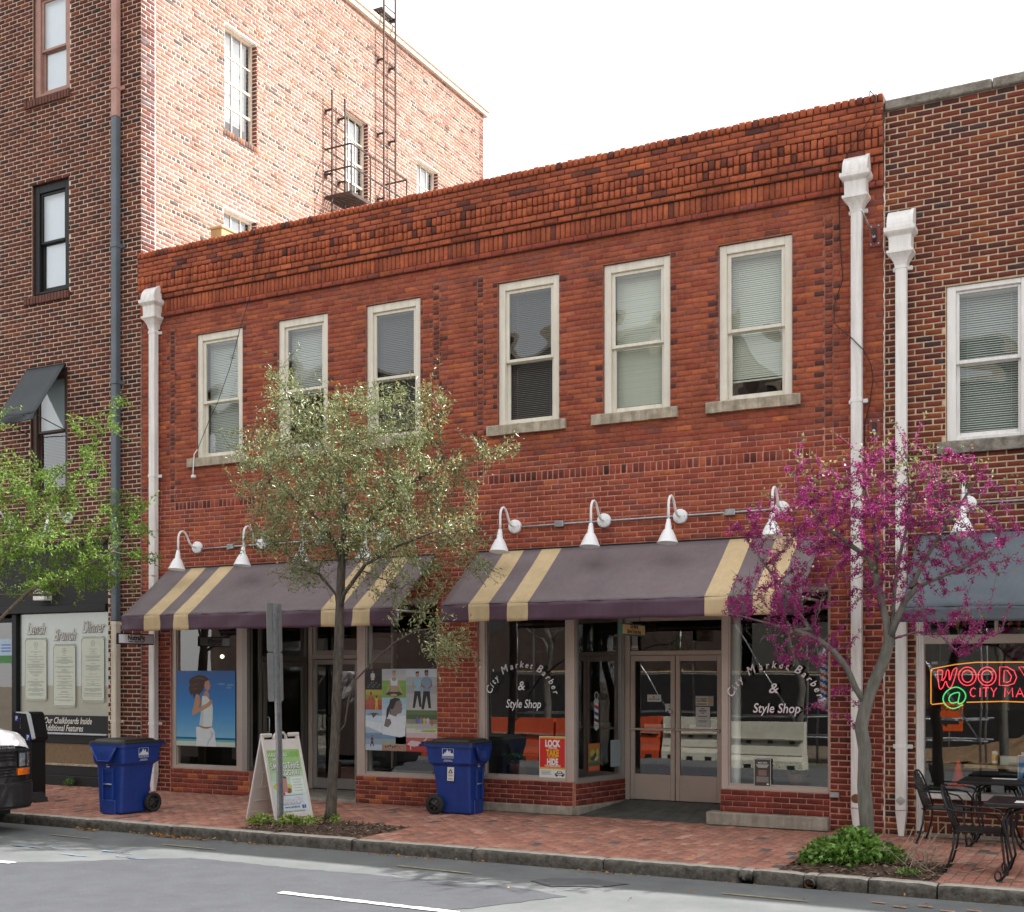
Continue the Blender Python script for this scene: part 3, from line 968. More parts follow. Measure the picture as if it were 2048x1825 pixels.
tile = mat('slate_entry_tile', (.085, .088, .075), .55, var=.35, vscale=5, bump=.3, bscale=30)
fl = MB()
fl.box(-8.36, -3.45, .012, 1.3, 2.99, 3.06, M['room'])
fl.build('entry_soffit', parent=MAIN)
fl = MB()
fl.add([(-6.62, 1.22, .118), (-5.05, 1.22, .118), (-5.05, 1.22, -.02), (-6.62, 1.22, -.02)], [[0, 1, 2, 3]], tile)
fl.build('threshold', parent=MAIN)
# slate tiles of the sloping entry floor, each its own piece
nx_, ny_ = 13, 9
for i in range(nx_):
    for j in range(ny_):
        ya = .02 + j * 1.16 / ny_; yb = .02 + (j + 1) * 1.16 / ny_ - .006
        xa0 = -6.90 + .25 * ya; xb0 = -4.82 - .22 * ya
        xa = xa0 + (xb0 - xa0) * i / nx_; xb = xa0 + (xb0 - xa0) * (i + 1) / nx_ - .006
        za = .004 + .105 * ya; zb = .004 + .105 * yb
        t = MB(); d = random.uniform(0, .002)
        t.add([(xa, ya, za + d), (xb, ya, za + d), (xb, yb, zb + d), (xa, yb, zb + d), (xa, ya, za - .02), (xb, ya, za - .02), (xb, yb, zb - .02), (xa, yb, zb - .02)],
              [[0, 1, 2, 3], [0, 4, 5, 1], [1, 5, 6, 2], [2, 6, 7, 3], [3, 7, 4, 0]], tile)
        t.build('floor_tile', parent=MAIN)

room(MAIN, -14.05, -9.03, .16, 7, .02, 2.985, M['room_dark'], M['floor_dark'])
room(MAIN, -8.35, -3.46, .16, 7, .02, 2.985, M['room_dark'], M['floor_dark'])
print('main bricks', ms.build())

# ================================================================== tall dark brick building on the corner
LEFT = thing('brick_building', 'tall dark brick building with cream mortar and a sunlit pale side wall', 'building', (-18.0, 0, 0))
LX = -14.70
ml = Masonry(LEFT, M['brick_old'])
LWIN = [(-17.31, -16.40, 4.95, 7.16), (-17.264, -16.365, 8.43, 10.42), (-17.24, -16.345, 11.86, 13.74)]
LSTORE = (-19.6, -15.45, -1, 4.16)
lw = MB()
holed(lw, FR_FRONT, -19.6, LX, 0, 15.9, LWIN + [LSTORE], -.010, .22, M['mortar_cream'], M['brick_row'])
lw.quad((-24, .01, 0), (-19.6, .01, 0), (-19.6, .01, 15.9), (-24, .01, 15.9), M['far_left'])
lw.build('front_wall', parent=LEFT, recalc=False)
def pal_left(kind, u, v):
    return pick(PAL_LEFT)
ml.field(FR_FRONT, -19.2, LX, 0, 15.9, .0752, .203, .019, pal_left, holes=LWIN + [(LSTORE[0], LSTORE[1], -1, LSTORE[3])], shift=LX, vj=.018, ch=.004)
FR_SIDE = axes((LX + .0, 0, 0), (0, 1, 0), (0, 0, 1), (1, 0, 0))
SWIN = [(2.05, 2.92, 11.69, 13.60), (5.70, 6.54, 11.69, 13.58), (8.50, 9.39, 11.69, 13.60), (2.02, 2.91, 8.42, 10.29)]
sw = MB()
holed(sw, FR_SIDE, 0.01, 11.58, 0, 15.8, SWIN, -.008, .2, M['mortar_white'])
sw.build('side_wall', parent=LEFT, recalc=False)
mside = Masonry(LEFT, M['brick_side'])
hd = {}
def pal_side(kind, u, v):
    if kind == 'header': return pick(PAL_SIDE_H if random.random() < .8 else PAL_SIDE)
    return pick(PAL_SIDE if random.random() < .95 else PAL_SIDE_H)
ml2 = []
def side_rows(r): return r % 6 == 3
mside.field(FR_SIDE, .34, 11.57, 8.15, 15.8, .0752, .213, .014, pal_side, holes=SWIN, shift=.34, vj=.014, rowfn=side_rows, ch=.004)
mside.field(FR_SIDE, .012, .325, 8.15, 15.8, .0752, .213, .013, lambda k, u, v: pick(PAL_QUOIN), shift=.012, vj=.013, ch=.004)
# dark brick jambs and brick sills of the side windows
for (a, b, c, d) in SWIN:
    fj = axes((LX, b, 0), (1, 0, 0), (0, 0, 1), (0, -1, 0))
    z = c
    while z < d - .05:
        mside.rect(fj, -.105, -.004, z + .007, z + .068, .004, pick(PAL_DARK), .03, .004)
        z += .0752
    y = a - .05
    while y < b + .04:
        mside.rect(FR_SIDE, y + .006, y + .068, c - .11, c - .008, .012, pick(PAL_SIDE_H), .06, .006)
        y += .074
# one limit of 300 bricks for the building: front wall and side wall share it
ml.b += mside.b
for q in range(len(ml.b) - len(mside.b), len(ml.b)):
    pass
nfront = len(ml.b) - len(mside.b)
front_b = ml.b[:nfront]
ml.b = front_b
print('left bricks', ml.build(top=220))
print('side bricks', mside.build(many_name='side_brickwork', top=80))
# coping, roof, back
cpg = MB()
cpg.box(LX - .34, LX + .07, -.02, 11.72, 15.80, 15.90, M['beige_frame'])
n = 30
for i in range(n):
    y0 = .0 + i * 11.74 / n
    cpg.box(LX - .36, LX + .10, y0, y0 + 11.74 / n - .012, 15.90, 16.0 + random.uniform(-.006, .006), M['beige_frame'], .012)
cpg.build('coping', parent=LEFT)
lr = MB()
lr.box(-24, LX - .3, .3, 11.3, 15.2, 15.3, M['roof']); lr.box(-24, LX, 11.38, 11.58, 0, 15.8, M['far_left'])
lr.box(-24, -19.62, .02, .3, 15.7, 15.95, M['coping'])
lr.box(-24, -23.8, .3, 11.38, 0, 15.7, M['far_left'])
lr.build('roof', parent=LEFT)

def muntin_window(parent, y0, y1, z0, z1, nc, nr, x):
    """Metal side window of small panes facing +x; each pane its own piece."""
    mb = MB(); fw = .045
    fm = M['beige_frame']
    mb.box(x - .06, x, y0, y0 + fw, z0, z1, fm, .004); mb.box(x - .06, x, y1 - fw, y1, z0, z1, fm, .004)
    mb.box(x - .06, x - .001, y0 + fw, y1 - fw, z0, z0 + fw, fm, .004); mb.box(x - .06, x - .001, y0 + fw, y1 - fw, z1 - fw, z1, fm, .004)
    ys = [y0 + fw + (y1 - y0 - 2 * fw) * i / nc for i in range(nc + 1)]
    zs = [z0 + fw + (z1 - z0 - 2 * fw) * i / nr for i in range(nr + 1)]
    for y in ys[1:-1]: mb.box(x - .045, x - .012, y - .011, y + .011, z0 + fw, z1 - fw, fm)
    for i, z in enumerate(zs[1:-1]):
        t = .022 if i == nr // 2 - 1 or i == nr // 4 - 1 else .011
        mb.box(x - .046, x - .010, y0 + fw, y1 - fw, z - t, z + t, fm)
    w = mb.build('window', parent=parent)
    for i in range(nc):
        for j in range(nr):
            p = MB(); e = random.uniform(-.003, .003)
            p.quad((x - .03, ys[i] + .008, zs[j] + .008), (x - .03 + e, ys[i + 1] - .008, zs[j] + .008), (x - .03 + e, ys[i + 1] - .008, zs[j + 1] - .008), (x - .03, ys[i] + .008, zs[j + 1] - .008), M['glass_side'])
            p.build('pane', parent=w)
    rb = MB(); rb.box(x - .16, x - .155, y0 + fw, y1 - fw, z0 + (z1 - z0) * random.uniform(.0, .35), z1 - fw, M['curtain']); rb.build('roller_blind', parent=w)
    return w
for (a, b, c, d) in SWIN:
    muntin_window(LEFT, a + .004, b - .004, c + .004, d - .004, 3, 4, LX - .10)
ri = MB()
ri.box(-24, LX - .25, .25, 11.3, 4.3, 4.4, M['room']); ri.box(-24, LX - .25, .25, 11.3, 7.7, 7.8, M['room']); ri.box(-24, LX - .25, .25, 11.3, 11.2, 11.3, M['room'])
ri.build('upper_floors', parent=LEFT)

# front windows of the tall building
dark_brown = mat('dark_brown_sash', (.07, .04, .032), .5, var=.15, vscale=6)
w3 = sash_window(LEFT, -17.236, -16.35, 11.95, 13.735, M['pink_frame'], y=.05, casing=.13, rail=12.72, blind='roller', gm=M['glass_side'])
w2 = sash_window(LEFT, -17.26, -16.37, 8.51, 10.415, M['black_paint'], y=.05, casing=.13, head=.15, rail=9.38, blind='roller', gm=M['glass_side'])
w1 = sash_window(LEFT, -17.305, -16.405, 5.03, 7.155, dark_brown, y=.05, casing=.10, rail=6.09, blind='roller', gm=M['glass_side'], bottom_gap=1.0)
for (x0, x1, z) in ((-17.42, -16.33, 11.86), (-17.42, -16.34, 8.43), (-17.42, -16.36, 4.95)):
    mb = MB(); x = x0
    while x < x1 - .03:
        mb.box(x + .005, min(x + .068, x1), -.045 + random.uniform(-.004, .004), .10, z - .10, z + .03, M['brick_row'] if 'brick_row' in M else dark_brown, .006); x += .075
    mb.build('brick_sill', parent=LEFT)

# black restaurant front
blk = M['black_paint']
sf = MB()
sf.box(-19.6, -15.452, .02, .20, 3.09, 4.155, M['black_matt'])
sf.box(-19.6, -15.453, -.05, .19, 2.955, 3.085, blk, .01)
sf.box(-19.6, -15.453, -.03, .02, 4.10, 4.158, blk, .006)
sf.box(-17.772, -17.655, .0, .15, .0, 2.954, blk, .008)
sf.box(-17.654, -15.452, .035, .17, .90, 1.195, M['black_matt'])
sf.box(-17.654, -15.452, -.03, .17, .868, .899, M['steel'], .006)
sf.box(-17.654, -15.452, .01, .17, .72, .867, blk, .004)
sf.box(-17.654, -15.452, -.01, .17, .335, .372, M['stone'], .006)
sf.box(-17.654, -15.452, .0, .17, .17, .334, blk, .006); sf.box(-17.654, -15.452, -.018, .17, .0, .169, blk, .008)
sf.box(-18.72, -18.60, .0, .15, 0, 2.954, blk, .008)
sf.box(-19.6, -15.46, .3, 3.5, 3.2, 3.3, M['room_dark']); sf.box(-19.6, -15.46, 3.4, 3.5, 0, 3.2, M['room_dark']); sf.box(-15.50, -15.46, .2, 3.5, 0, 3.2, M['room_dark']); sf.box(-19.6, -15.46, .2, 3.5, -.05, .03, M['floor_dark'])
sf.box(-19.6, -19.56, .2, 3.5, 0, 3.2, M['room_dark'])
store_front = sf.build('shop_front', parent=LEFT)
pnl = MB(); pnl.box(-17.654, -15.452, .03, .17, .373, .719, mat('brown_panel', (.20, .13, .07), .8, var=.2, vscale=25)); pnl.build('lower_panel', parent=LEFT)
fw = MB(); fw.quad((-17.654, .085, 1.197), (-15.452, .085, 1.197), (-15.452, .085, 2.953), (-17.654, .085, 2.953), M['frost'])
frost = fw.build('frosted_window', parent=LEFT)
fg = MB(); fg.quad((-17.654, .062, 1.197), (-15.452, .062, 1.197), (-15.452, .062, 2.953), (-17.654, .062, 2.953), M['glass']); fg.build('pane', parent=frost)
glass_door(LEFT, facade(0, 0, .1), -18.59, -17.78, .03, 2.9, blk, kick=.25)
# menus stuck on the frosted glass, with their titles
FM = facade(0, 0, .056)
paper = ink(.62, .66, .55); lineink = ink(.20, .23, .21); dk = ink(.06, .07, .06); pinkish = ink(.74, .69, .63)
for (x0, x1, z0, z1, title, tz) in ((-17.495, -16.955, 1.436, 2.54, 'Lunch', 2.60), (-16.795, -16.257, 1.33, 2.425, 'Brunch', 2.485), (-16.12, -15.58, 1.425, 2.545, 'Dinner', 2.61)):
    mp = MB(); cx = (x0 + x1) / 2
    ck_ = .035
    poly = [(x0 + ck_, z0), (x1 - ck_, z0), (x1, z0 + ck_), (x1, z1 - ck_), (x1 - ck_, z1), (x0 + ck_, z1), (x0, z1 - ck_), (x0, z0 + ck_)]
    mp.prism(poly, 0, .002, lambda u, v, w: tuple(FM @ Vector((u, v, w))), paper)
    for zz in (z0 + .012, z0 + .03, z1 - .012, z1 - .03):
        mp.box(x0 + .03, x1 - .03, zz - .003, zz + .003, .002, .003, dk, M=FM)
    for xx in (x0 + .006, x1 - .006): mp.box(xx - .003, xx + .003, z0 + .06, z1 - .06, .002, .003, dk, M=FM)
    for (xx, zz) in ((x0 + .02, z0 + .05), (x1 - .02, z0 + .05), (x0 + .02, z1 - .05), (x1 - .02, z1 - .05)):
        mp.box(xx - .014, xx + .014, zz - .012, zz - .006, .002, .003, dk, M=FM); mp.box(xx - .014, xx + .014, zz + .006, zz + .012, .002, .003, dk, M=FM)
    mp.lathe([(.040, .0022), (.044, .0028), (.048, .0022)], 20, lineink, M=FM @ Matrix.Translation((cx, z1 - .12, 0)))
    mp.box(cx - .02, cx + .02, z1 - .124, z1 - .116, .002, .003, lineink, M=FM); mp.box(cx - .004, cx + .004, z1 - .14, z1 - .10, .002, .003, lineink, M=FM)
    zz = z1 - .20
    while zz > z0 + .10:
        if random.random() < .82:
            w = random.choice([.05, .10, .16, .20, .23]) * random.uniform(.8, 1.0)
            mp.box(cx - w, cx + w, zz - .0028, zz + .0028, .002, .003, lineink, M=FM)
        zz -= random.choice([.0155, .0155, .0155, .034])
    mp.build('menu_panel', parent=frost)
    tl = MB()
    tl.text(title, FM @ Matrix.Translation((cx - .004, tz - .004, .001)), .29, dk, shear=.35, bold=.006, sx=.62)
    tl.text(title, FM @ Matrix.Translation((cx, tz, .003)), .29, pinkish, shear=.35, bold=.0, sx=.62)
    tl.build('lettering', parent=frost)
tl = MB(); wht = ink(.78, .75, .68)
FB = facade(0, 0, .033)
tl.text('Check Our Chalkboards Inside', FB @ Matrix.Translation((-16.60, 1.055, .001)), .155, wht, shear=.3, bold=.002, sx=.76)
tl.text('For Additional Features', FB @ Matrix.Translation((-16.63, .928, .001)), .155, wht, shear=.3, bold=.002, sx=.76)
tl.build('lettering', parent=store_front)

# ================================================================== dark brick building on the right
RIGHT = thing('brick_building', 'dark red brick building with a concrete coping and a slate awning at the right edge', 'building', (-1.0, 0, 0))
mr = Masonry(RIGHT, M['brick_old'])
RX0, RX1, RXF = -2.803, .9, 6.0
RWIN = [(-2.11, -1.20, 4.60, 6.41)]
RST = (-2.44, 4.0, -1, 3.0)
rw = MB()
holed(rw, FR_FRONT, RX0, RX1, 0, 8.585, RWIN + [(RST[0], RX1 + 1, RST[2], RST[3])], -.010, .2, M['mortar_tan'])
rw.quad((RX1, .012, 3.0), (RXF, .012, 3.0), (RXF, .012, 8.585), (RX1, .012, 8.585), M['far_right'])
rw.quad((4.0, .012, 0), (RXF, .012, 0), (RXF, .012, 3.0), (4.0, .012, 3.0), M['far_right'])
rw.build('front_wall', parent=RIGHT, recalc=False)
def pal_right(kind, u, v):
    return pick(PAL_RIGHT)
mr.field(FR_FRONT, RX0, RX1, 0, 8.585, .0698, .2, .0175, pal_right, holes=[(RWIN[0][0], RWIN[0][1], RWIN[0][2], RWIN[0][3]), (RST[0], RX1 + 1, -1, RST[3])], shift=RX0 + .05, vj=.0165)
FRR = axes((0, .06, 0), (1, 0, 0), (0, 0, 1), (0, -1, 0))
mb = MB(); mb.box(-2.40, 4.0, .07, .25, .03, .445, M['mortar_tan']); mb.box(-2.46, 4.0, -.03, .06, 0, .03, M['concrete'], .006); mb.build('bulkhead', parent=RIGHT)
mr.field(FRR, -2.40, RX1 + .6, .17, .445, .069, .2, .018, lambda k, u, v: pick(PAL_RIGHT), vj=.016)
mr.field(FRR, -2.40, RX1 + .6, .032, .17, .138, .085, .022, lambda k, u, v: pick(PAL_RIGHT), vj=.02)
print('right bricks', mr.build())
cg = MB(); x = RX0 + .004
while x < RXF:
    L = random.uniform(1.1, 1.5)
    cg.box(x, min(x + L - .008, RXF), -.045, .35, 8.587, 8.705, M['coping'], .014); x += L
cg.build('coping', parent=RIGHT)
mb = MB(); mb.box(RX0, RXF, .3, 11, 8.1, 8.2, M['roof']); mb.box(RX0, RXF, 10.8, 11, 0, 8.5, M['far_right']); mb.box(RXF - .2, RXF, .3, 10.8, 0, 8.5, M['far_right']); mb.build('roof', parent=RIGHT)
sash_window(RIGHT, -2.105, -1.205, 4.61, 6.405, M['white_paint'], y=.03, casing=.10, head=.06, rail=5.50, blind='slats', tilt=R(45), sash=.035, sill_rail=.05)
sill(RIGHT, -2.20, -1.10, 4.455, 4.598, M['coping'], name='sill')
room(RIGHT, -2.5, 3, .26, 4, 3.8, 7.5, M['room'], M['floor_dark'])
wp = MB(); wpt = M['white_paint']; gp = mat('warm_grey_paint', (.52, .47, .42), .5, var=.05)
for k, (a, b, yy) in enumerate(((-2.44, -2.415, -.01), (-2.4149, -2.39, .0), (-2.3899, -2.36, .012))):
    wp.box(a, b, yy, .14, .06, 2.98, wpt, .004)
wp.box(-2.3599, 4.0, .01, .14, 2.255, 2.36, gp, .006); wp.box(-2.3599, 4.0, -.02, .16, .448, .53, wpt, .008)
wp.box(-2.3599, 4.0, .01, .14, 2.80, 2.98, gp, .006)
for x in (-1.585, -.5, .6): wp.box(x, x + .035, .02, .12, 2.36, 2.80, gp, .004)
wp.box(.2, .3, .01, .14, .53, 2.255, gp, .004)
rf = wp.build('shop_window', parent=RIGHT)
for (a, b, c, d) in ((-2.36, .2, .53, 2.255), (-2.36, -1.585, 2.36, 2.80), (-1.55, -.5, 2.36, 2.80), (.3, 4.0, .53, 2.255)):
    p = MB(); p.quad((a, .08, c), (b, .08, c), (b, .08, d), (a, .08, d), M['glass']); p.build('pane', parent=rf)
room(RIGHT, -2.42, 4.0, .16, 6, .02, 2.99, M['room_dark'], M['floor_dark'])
# ================================================================== street, kerb, pavement
KERB_Y, ROAD_Z = -3.33, -0.13
def asphalt(name, a, b, agg, sc=1.0):
    m = mat(name, a, .88, var=.0, col2=b, vscale=1.6 * sc, bump=.35, bscale=160, detail=7)
    nt = m.node_tree; p = _bsdf(m)
    tc = next(n for n in nt.nodes if n.type == 'TEX_COORD')
    src = p.inputs['Base Color'].links[0].from_socket
    v = nt.nodes.new('ShaderNodeTexVoronoi'); v.inputs['Scale'].default_value = 115
    nt.links.new(tc.outputs['Object'], v.inputs['Vector'])
    r = nt.nodes.new('ShaderNodeValToRGB'); r.color_ramp.interpolation = 'CONSTANT'
    r.color_ramp.elements[0].position = 0; r.color_ramp.elements[0].color = (0, 0, 0, 1)
    r.color_ramp.elements[1].position = .92; r.color_ramp.elements[1].color = (agg, agg, agg, 1)
    nt.links.new(v.outputs['Color'], r.inputs['Fac'])
    mx = nt.nodes.new('ShaderNodeMixRGB'); mx.blend_type = 'ADD'; mx.inputs['Fac'].default_value = 1
    nt.links.new(src, mx.inputs['Color1']); nt.links.new(r.outputs['Color'], mx.inputs['Color2'])
    nt.links.new(mx.outputs['Color'], p.inputs['Base Color'])
    return m
M['asphalt'] = asphalt('old_asphalt', (.105, .113, .115), (.150, .158, .158), .05)
M['asphalt_new'] = asphalt('bluish_patch_asphalt', (.058, .061, .070), (.074, .078, .088), .085, 2)
M['asphalt_pale'] = asphalt('worn_pale_road', (.27, .275, .265), (.36, .36, .34), .06, 1.2)
M['asphalt_dark'] = asphalt('dark_patch', (.075, .078, .084), (.11, .112, .118), .05, 2)
M['ground'] = mat('bare_earth', (.19, .15, .11), .95, var=.3, vscale=.8)
M['road_paint'] = mat('worn_white_paint', (.62, .62, .60), .8, var=.25, vscale=20)
M['yellow_paint'] = mat('faded_yellow_paint', (.30, .27, .13), .85, var=.35, vscale=15)
M['blue_spray'] = mat('blue_utility_paint', (.13, .21, .30), .85, var=.3, vscale=9)
M['orange_spray'] = mat('orange_utility_paint', (.40, .20, .13), .85, var=.3, vscale=9)

rd = MB()
# the roadway falls gently away on the far side, behind the camera
def road_z(y): return ROAD_Z if y > -9.5 else (ROAD_Z - .42 * min(1, (-9.5 - y) / 6.0))
ys = [-3.36, -6, -9.5, -10.5, -11.5, -12.5, -13.5, -14.5, -15.5, -17.5]
for a, b in zip(ys[:-1], ys[1:]):
    rd.quad((-80, b, road_z(b)), (80, b, road_z(b)), (80, a, road_z(a)), (-80, a, road_z(a)), M['asphalt'])
tag(rd.build('road', recalc=False), kind='structure')
gd = MB()
gd.quad((-250, -250, -1.2), (250, -250, -1.2), (250, 250, -1.2), (-250, 250, -1.2), M['ground'])
gd.quad((-80, -60, -.60), (80, -60, -.60), (80, -17.4, -.56), (-80, -17.4, -.56), M['ground'])
tag(gd.build('ground', recalc=False), kind='structure')

def patch(name, pts, m, z, rough=.05, step=.12):
    """A thin sheet of other paving with a ragged edge."""
    out = []
    k = len(pts)
    for i in range(k):
        a = Vector((*pts[i], 0)); b = Vector((*pts[(i + 1) % k], 0)); L = (b - a).length
        n = max(1, int(L / step)); nn = (b - a).orthogonal()
        nn = Vector((-(b - a).y, (b - a).x, 0)).normalized()
        for j in range(n):
            p = a.lerp(b, j / n) + nn * random.uniform(-rough, rough)
            out.append((p.x, p.y, z))
    mb = MB(); mb.add(out, [list(range(len(out)))], m)
    return tag(mb.build(name, recalc=False), kind='structure')
z = ROAD_Z + .004
patch('road_patch', [(-9.4, -4.615), (-7.6, -4.655), (-5.9, -4.62), (-5.25, -4.62), (-4.72, -4.80), (-5.35, -5.9), (-5.6, -7.6), (-16, -9.4), (-16, -7.0), (-13.0, -6.66), (-11.2, -6.0), (-10.1, -5.2)], M['asphalt_new'], z, .03)
patch('road_patch', [(-5.42, -4.20), (-5.15, -3.90), (-4.75, -3.84), (-4.45, -3.92), (-4.55, -4.15), (-5.05, -4.40)], M['asphalt_dark'], z + .004, .05)
z2 = ROAD_Z + .012
def stripe(pts, m, rough=.012): return patch('road_marking', pts, m, z2, rough, .1)
stripe([(-7.15, -5.83), (-5.2, -5.90), (-5.2, -5.99), (-7.15, -5.93)], M['road_paint'])
stripe([(-12.6, -5.72), (-10.78, -5.77), (-10.80, -5.87), (-12.6, -5.82)], M['road_paint'])
for (a, b, c, d) in ((-12.3, -3.97, -11.55, -4.0), (-10.4, -3.98, -9.55, -4.01), (-7.05, -4.03, -6.1, -4.11), (-3.5, -4.0, -2.7, -4.03)):
    stripe([(a, b), (c, d), (c, d - .035), (a, b - .035)], M['yellow_paint'], .008)
for k in range(7):
    x = -12.7 + k * .42 + random.uniform(-.1, .1); y = -4.95 + k * .03 + random.uniform(-.25, .2)
    stripe([(x, y), (x + random.uniform(.3, .6), y - .03), (x + .5, y - .05), (x + .05, y - .03)], M['blue_spray'], .03)
for k in range(5):
    x = -2.2 + k * .2; y = -3.78 - (k % 2) * .12
    stripe([(x, y), (x + .13, y - .02), (x + .12, y - .06), (x + .01, y - .04)], M['orange_spray'], .012)

# granite kerb: every stone a piece of its own
kb = MB(); kb.box(-30, 12, KERB_Y + .11, KERB_Y + .15, -.4, -.03, M['black_matt'])
kerb = tag(kb.build('kerb'), kind='structure')
granite = mat('split_granite', (.042, .037, .031), .92, var=.0, col2=(.15, .137, .115), vscale=16, bump=.9, bscale=38, detail=8)
granite_top = mat('worn_granite_top', (.40, .37, .32), .88, var=.22, vscale=14, bump=.5, bscale=60)
def kerb_stone(x0, x1, z0=-.30, ztop=0.0):
    nx = max(4, int((x1 - x0) / .07)); prof = [(-.0, z0), (-.004, -.10), (-.010, -.05), (-.004, -.022), (.012, -.004), (.05, .0), (.10, .001), (.155, .0), (.157, -.04)]
    mb = MB(); vs = []
    off = random.uniform(-.012, .012); tilt = random.uniform(-.008, .008)
    for i in range(nx + 1):
        x = x0 + (x1 - x0) * i / nx
        e = .010 if i in (0, nx) else 0
        for k, (dy, dz) in enumerate(prof):
            r = .011 if k in (1, 2, 3) else (.006 if k == 4 else .002)
            vs.append((x, KERB_Y + dy + off * (k < 5) + random.uniform(-r, r) + e * (k < 5), dz + ztop + random.uniform(-r, r) * .5 - e * (3 <= k <= 7) + tilt * (i / nx - .5) * (k > 0)))
    npf = len(prof)
    for i in range(nx):
        for k in range(npf - 1):
            a = i * npf + k
            mb.add([vs[a], vs[a + 1], vs[a + npf + 1], vs[a + npf]], [[0, 1, 2, 3]], granite if k < 4 else granite_top, True)
    mb.add([vs[k] for k in range(npf)], [list(range(npf))], granite); mb.add([vs[nx * npf + k] for k in range(npf)], [list(range(npf))[::-1]], granite)
    o = mb.build('kerb_stone', parent=kerb, recalc=False)
    bm = bmesh.new(); bm.from_mesh(o.data); bmesh.ops.remove_doubles(bm, verts=bm.verts, dist=.0005); bmesh.ops.recalc_face_normals(bm, faces=bm.faces); bm.to_mesh(o.data); bm.free()
    return o
joints = [-22, -20.2, -18.4, -16.9, -15.3, -14.45, -13.55, -12.35, -10.9, -9.35, -8.15, -6.55, -5.0]
for a, b in zip(joints[:-1], joints[1:]): kerb_stone(a + .006, b - .006)
kerb_stone(-4.994, -3.56)
kerb_stone(-3.42, -2.93); kerb_stone(-2.80, -2.33)
kerb_stone(-3.555, -3.425, z0=-.06)
kerb_stone(-2.925, -2.805, z0=-.028)
for a, b in ((-2.32, -1.72), (-1.708, -.2), (-.19, 1.3), (1.31, 3.2), (3.21, 5.2)): kerb_stone(a + .004, b)
dp = MB(); dp.tube([(-2.865, KERB_Y - .03, -.085), (-2.865, KERB_Y + .3, -.085)], .048, 14, M['steel'], caps=False); dp.tube([(-2.865, KERB_Y - .03, -.085), (-2.865, KERB_Y + .3, -.085)], .040, 14, M['rust'], caps=False)
tag(dp.build('drain_pipe', recalc=False), 'round metal drain pipe end showing in the granite kerb face', 'drain pipe')
hd_ = MB(); hd_.box(-3.55, -3.43, KERB_Y + .10, KERB_Y + .14, -.13, -.05, M['black_matt']); hd_.build('drain_slot', parent=kerb)

# brick pavement
sb = MB()
sb.box(-30, 12, KERB_Y + .16, -.0, -.35, -.012, mat('sand_bed', (.16, .10, .075), .95, var=.3, vscale=18, bump=.4, bscale=80))
sidewalk = tag(sb.build('sidewalk'), kind='structure')
ORG[sidewalk.name] = Vector((0, 0, 0))
PAL_PAVE = [(5, (.47, .225, .165)), (4, (.51, .25, .18)), (3, (.42, .20, .15)), (1.6, (.36, .21, .165)), (.4, (.15, .14, .135)), (1, (.55, .32, .24))]
pv = Masonry(sidewalk, brick_mat('paving_brick', .8, stain=.20))
FR_PAVE = axes((0, 0, 0), (0, 1, 0), (-1, 0, 0), (0, 0, 1))      # u along y (towards the shops), v along -x
PITS = [((-10.0, -3.17), (-8.12, -1.98)), ((-3.25, -3.17), (-1.72, -2.02))]
holes = [(a[1], b[1], -b[0], -a[0]) for a, b in PITS]
holes += [(-.125, .05, 3.44, 4.99), (-.06, .05, 6.87, 8.37)]
def pal_pave(kind, u, v): return pick(PAL_PAVE)
pv.field(FR_PAVE, -3.165, -.002, -1.6, 18.4, .1045, .206, .0035, pal_pave, holes=holes, jit=.0012, depth=.02, ch=.004, vj=.0035)
for i, b in enumerate(pv.b):
    fr, u0, u1, v0, v1, n, c, d, ch, j = b
    pv.b[i] = (fr, u0, u1, v0, v1, n + random.uniform(-.003, .0025), c, d, ch, j)
print('pavers', pv.build(many_name='paving', one='paver'))

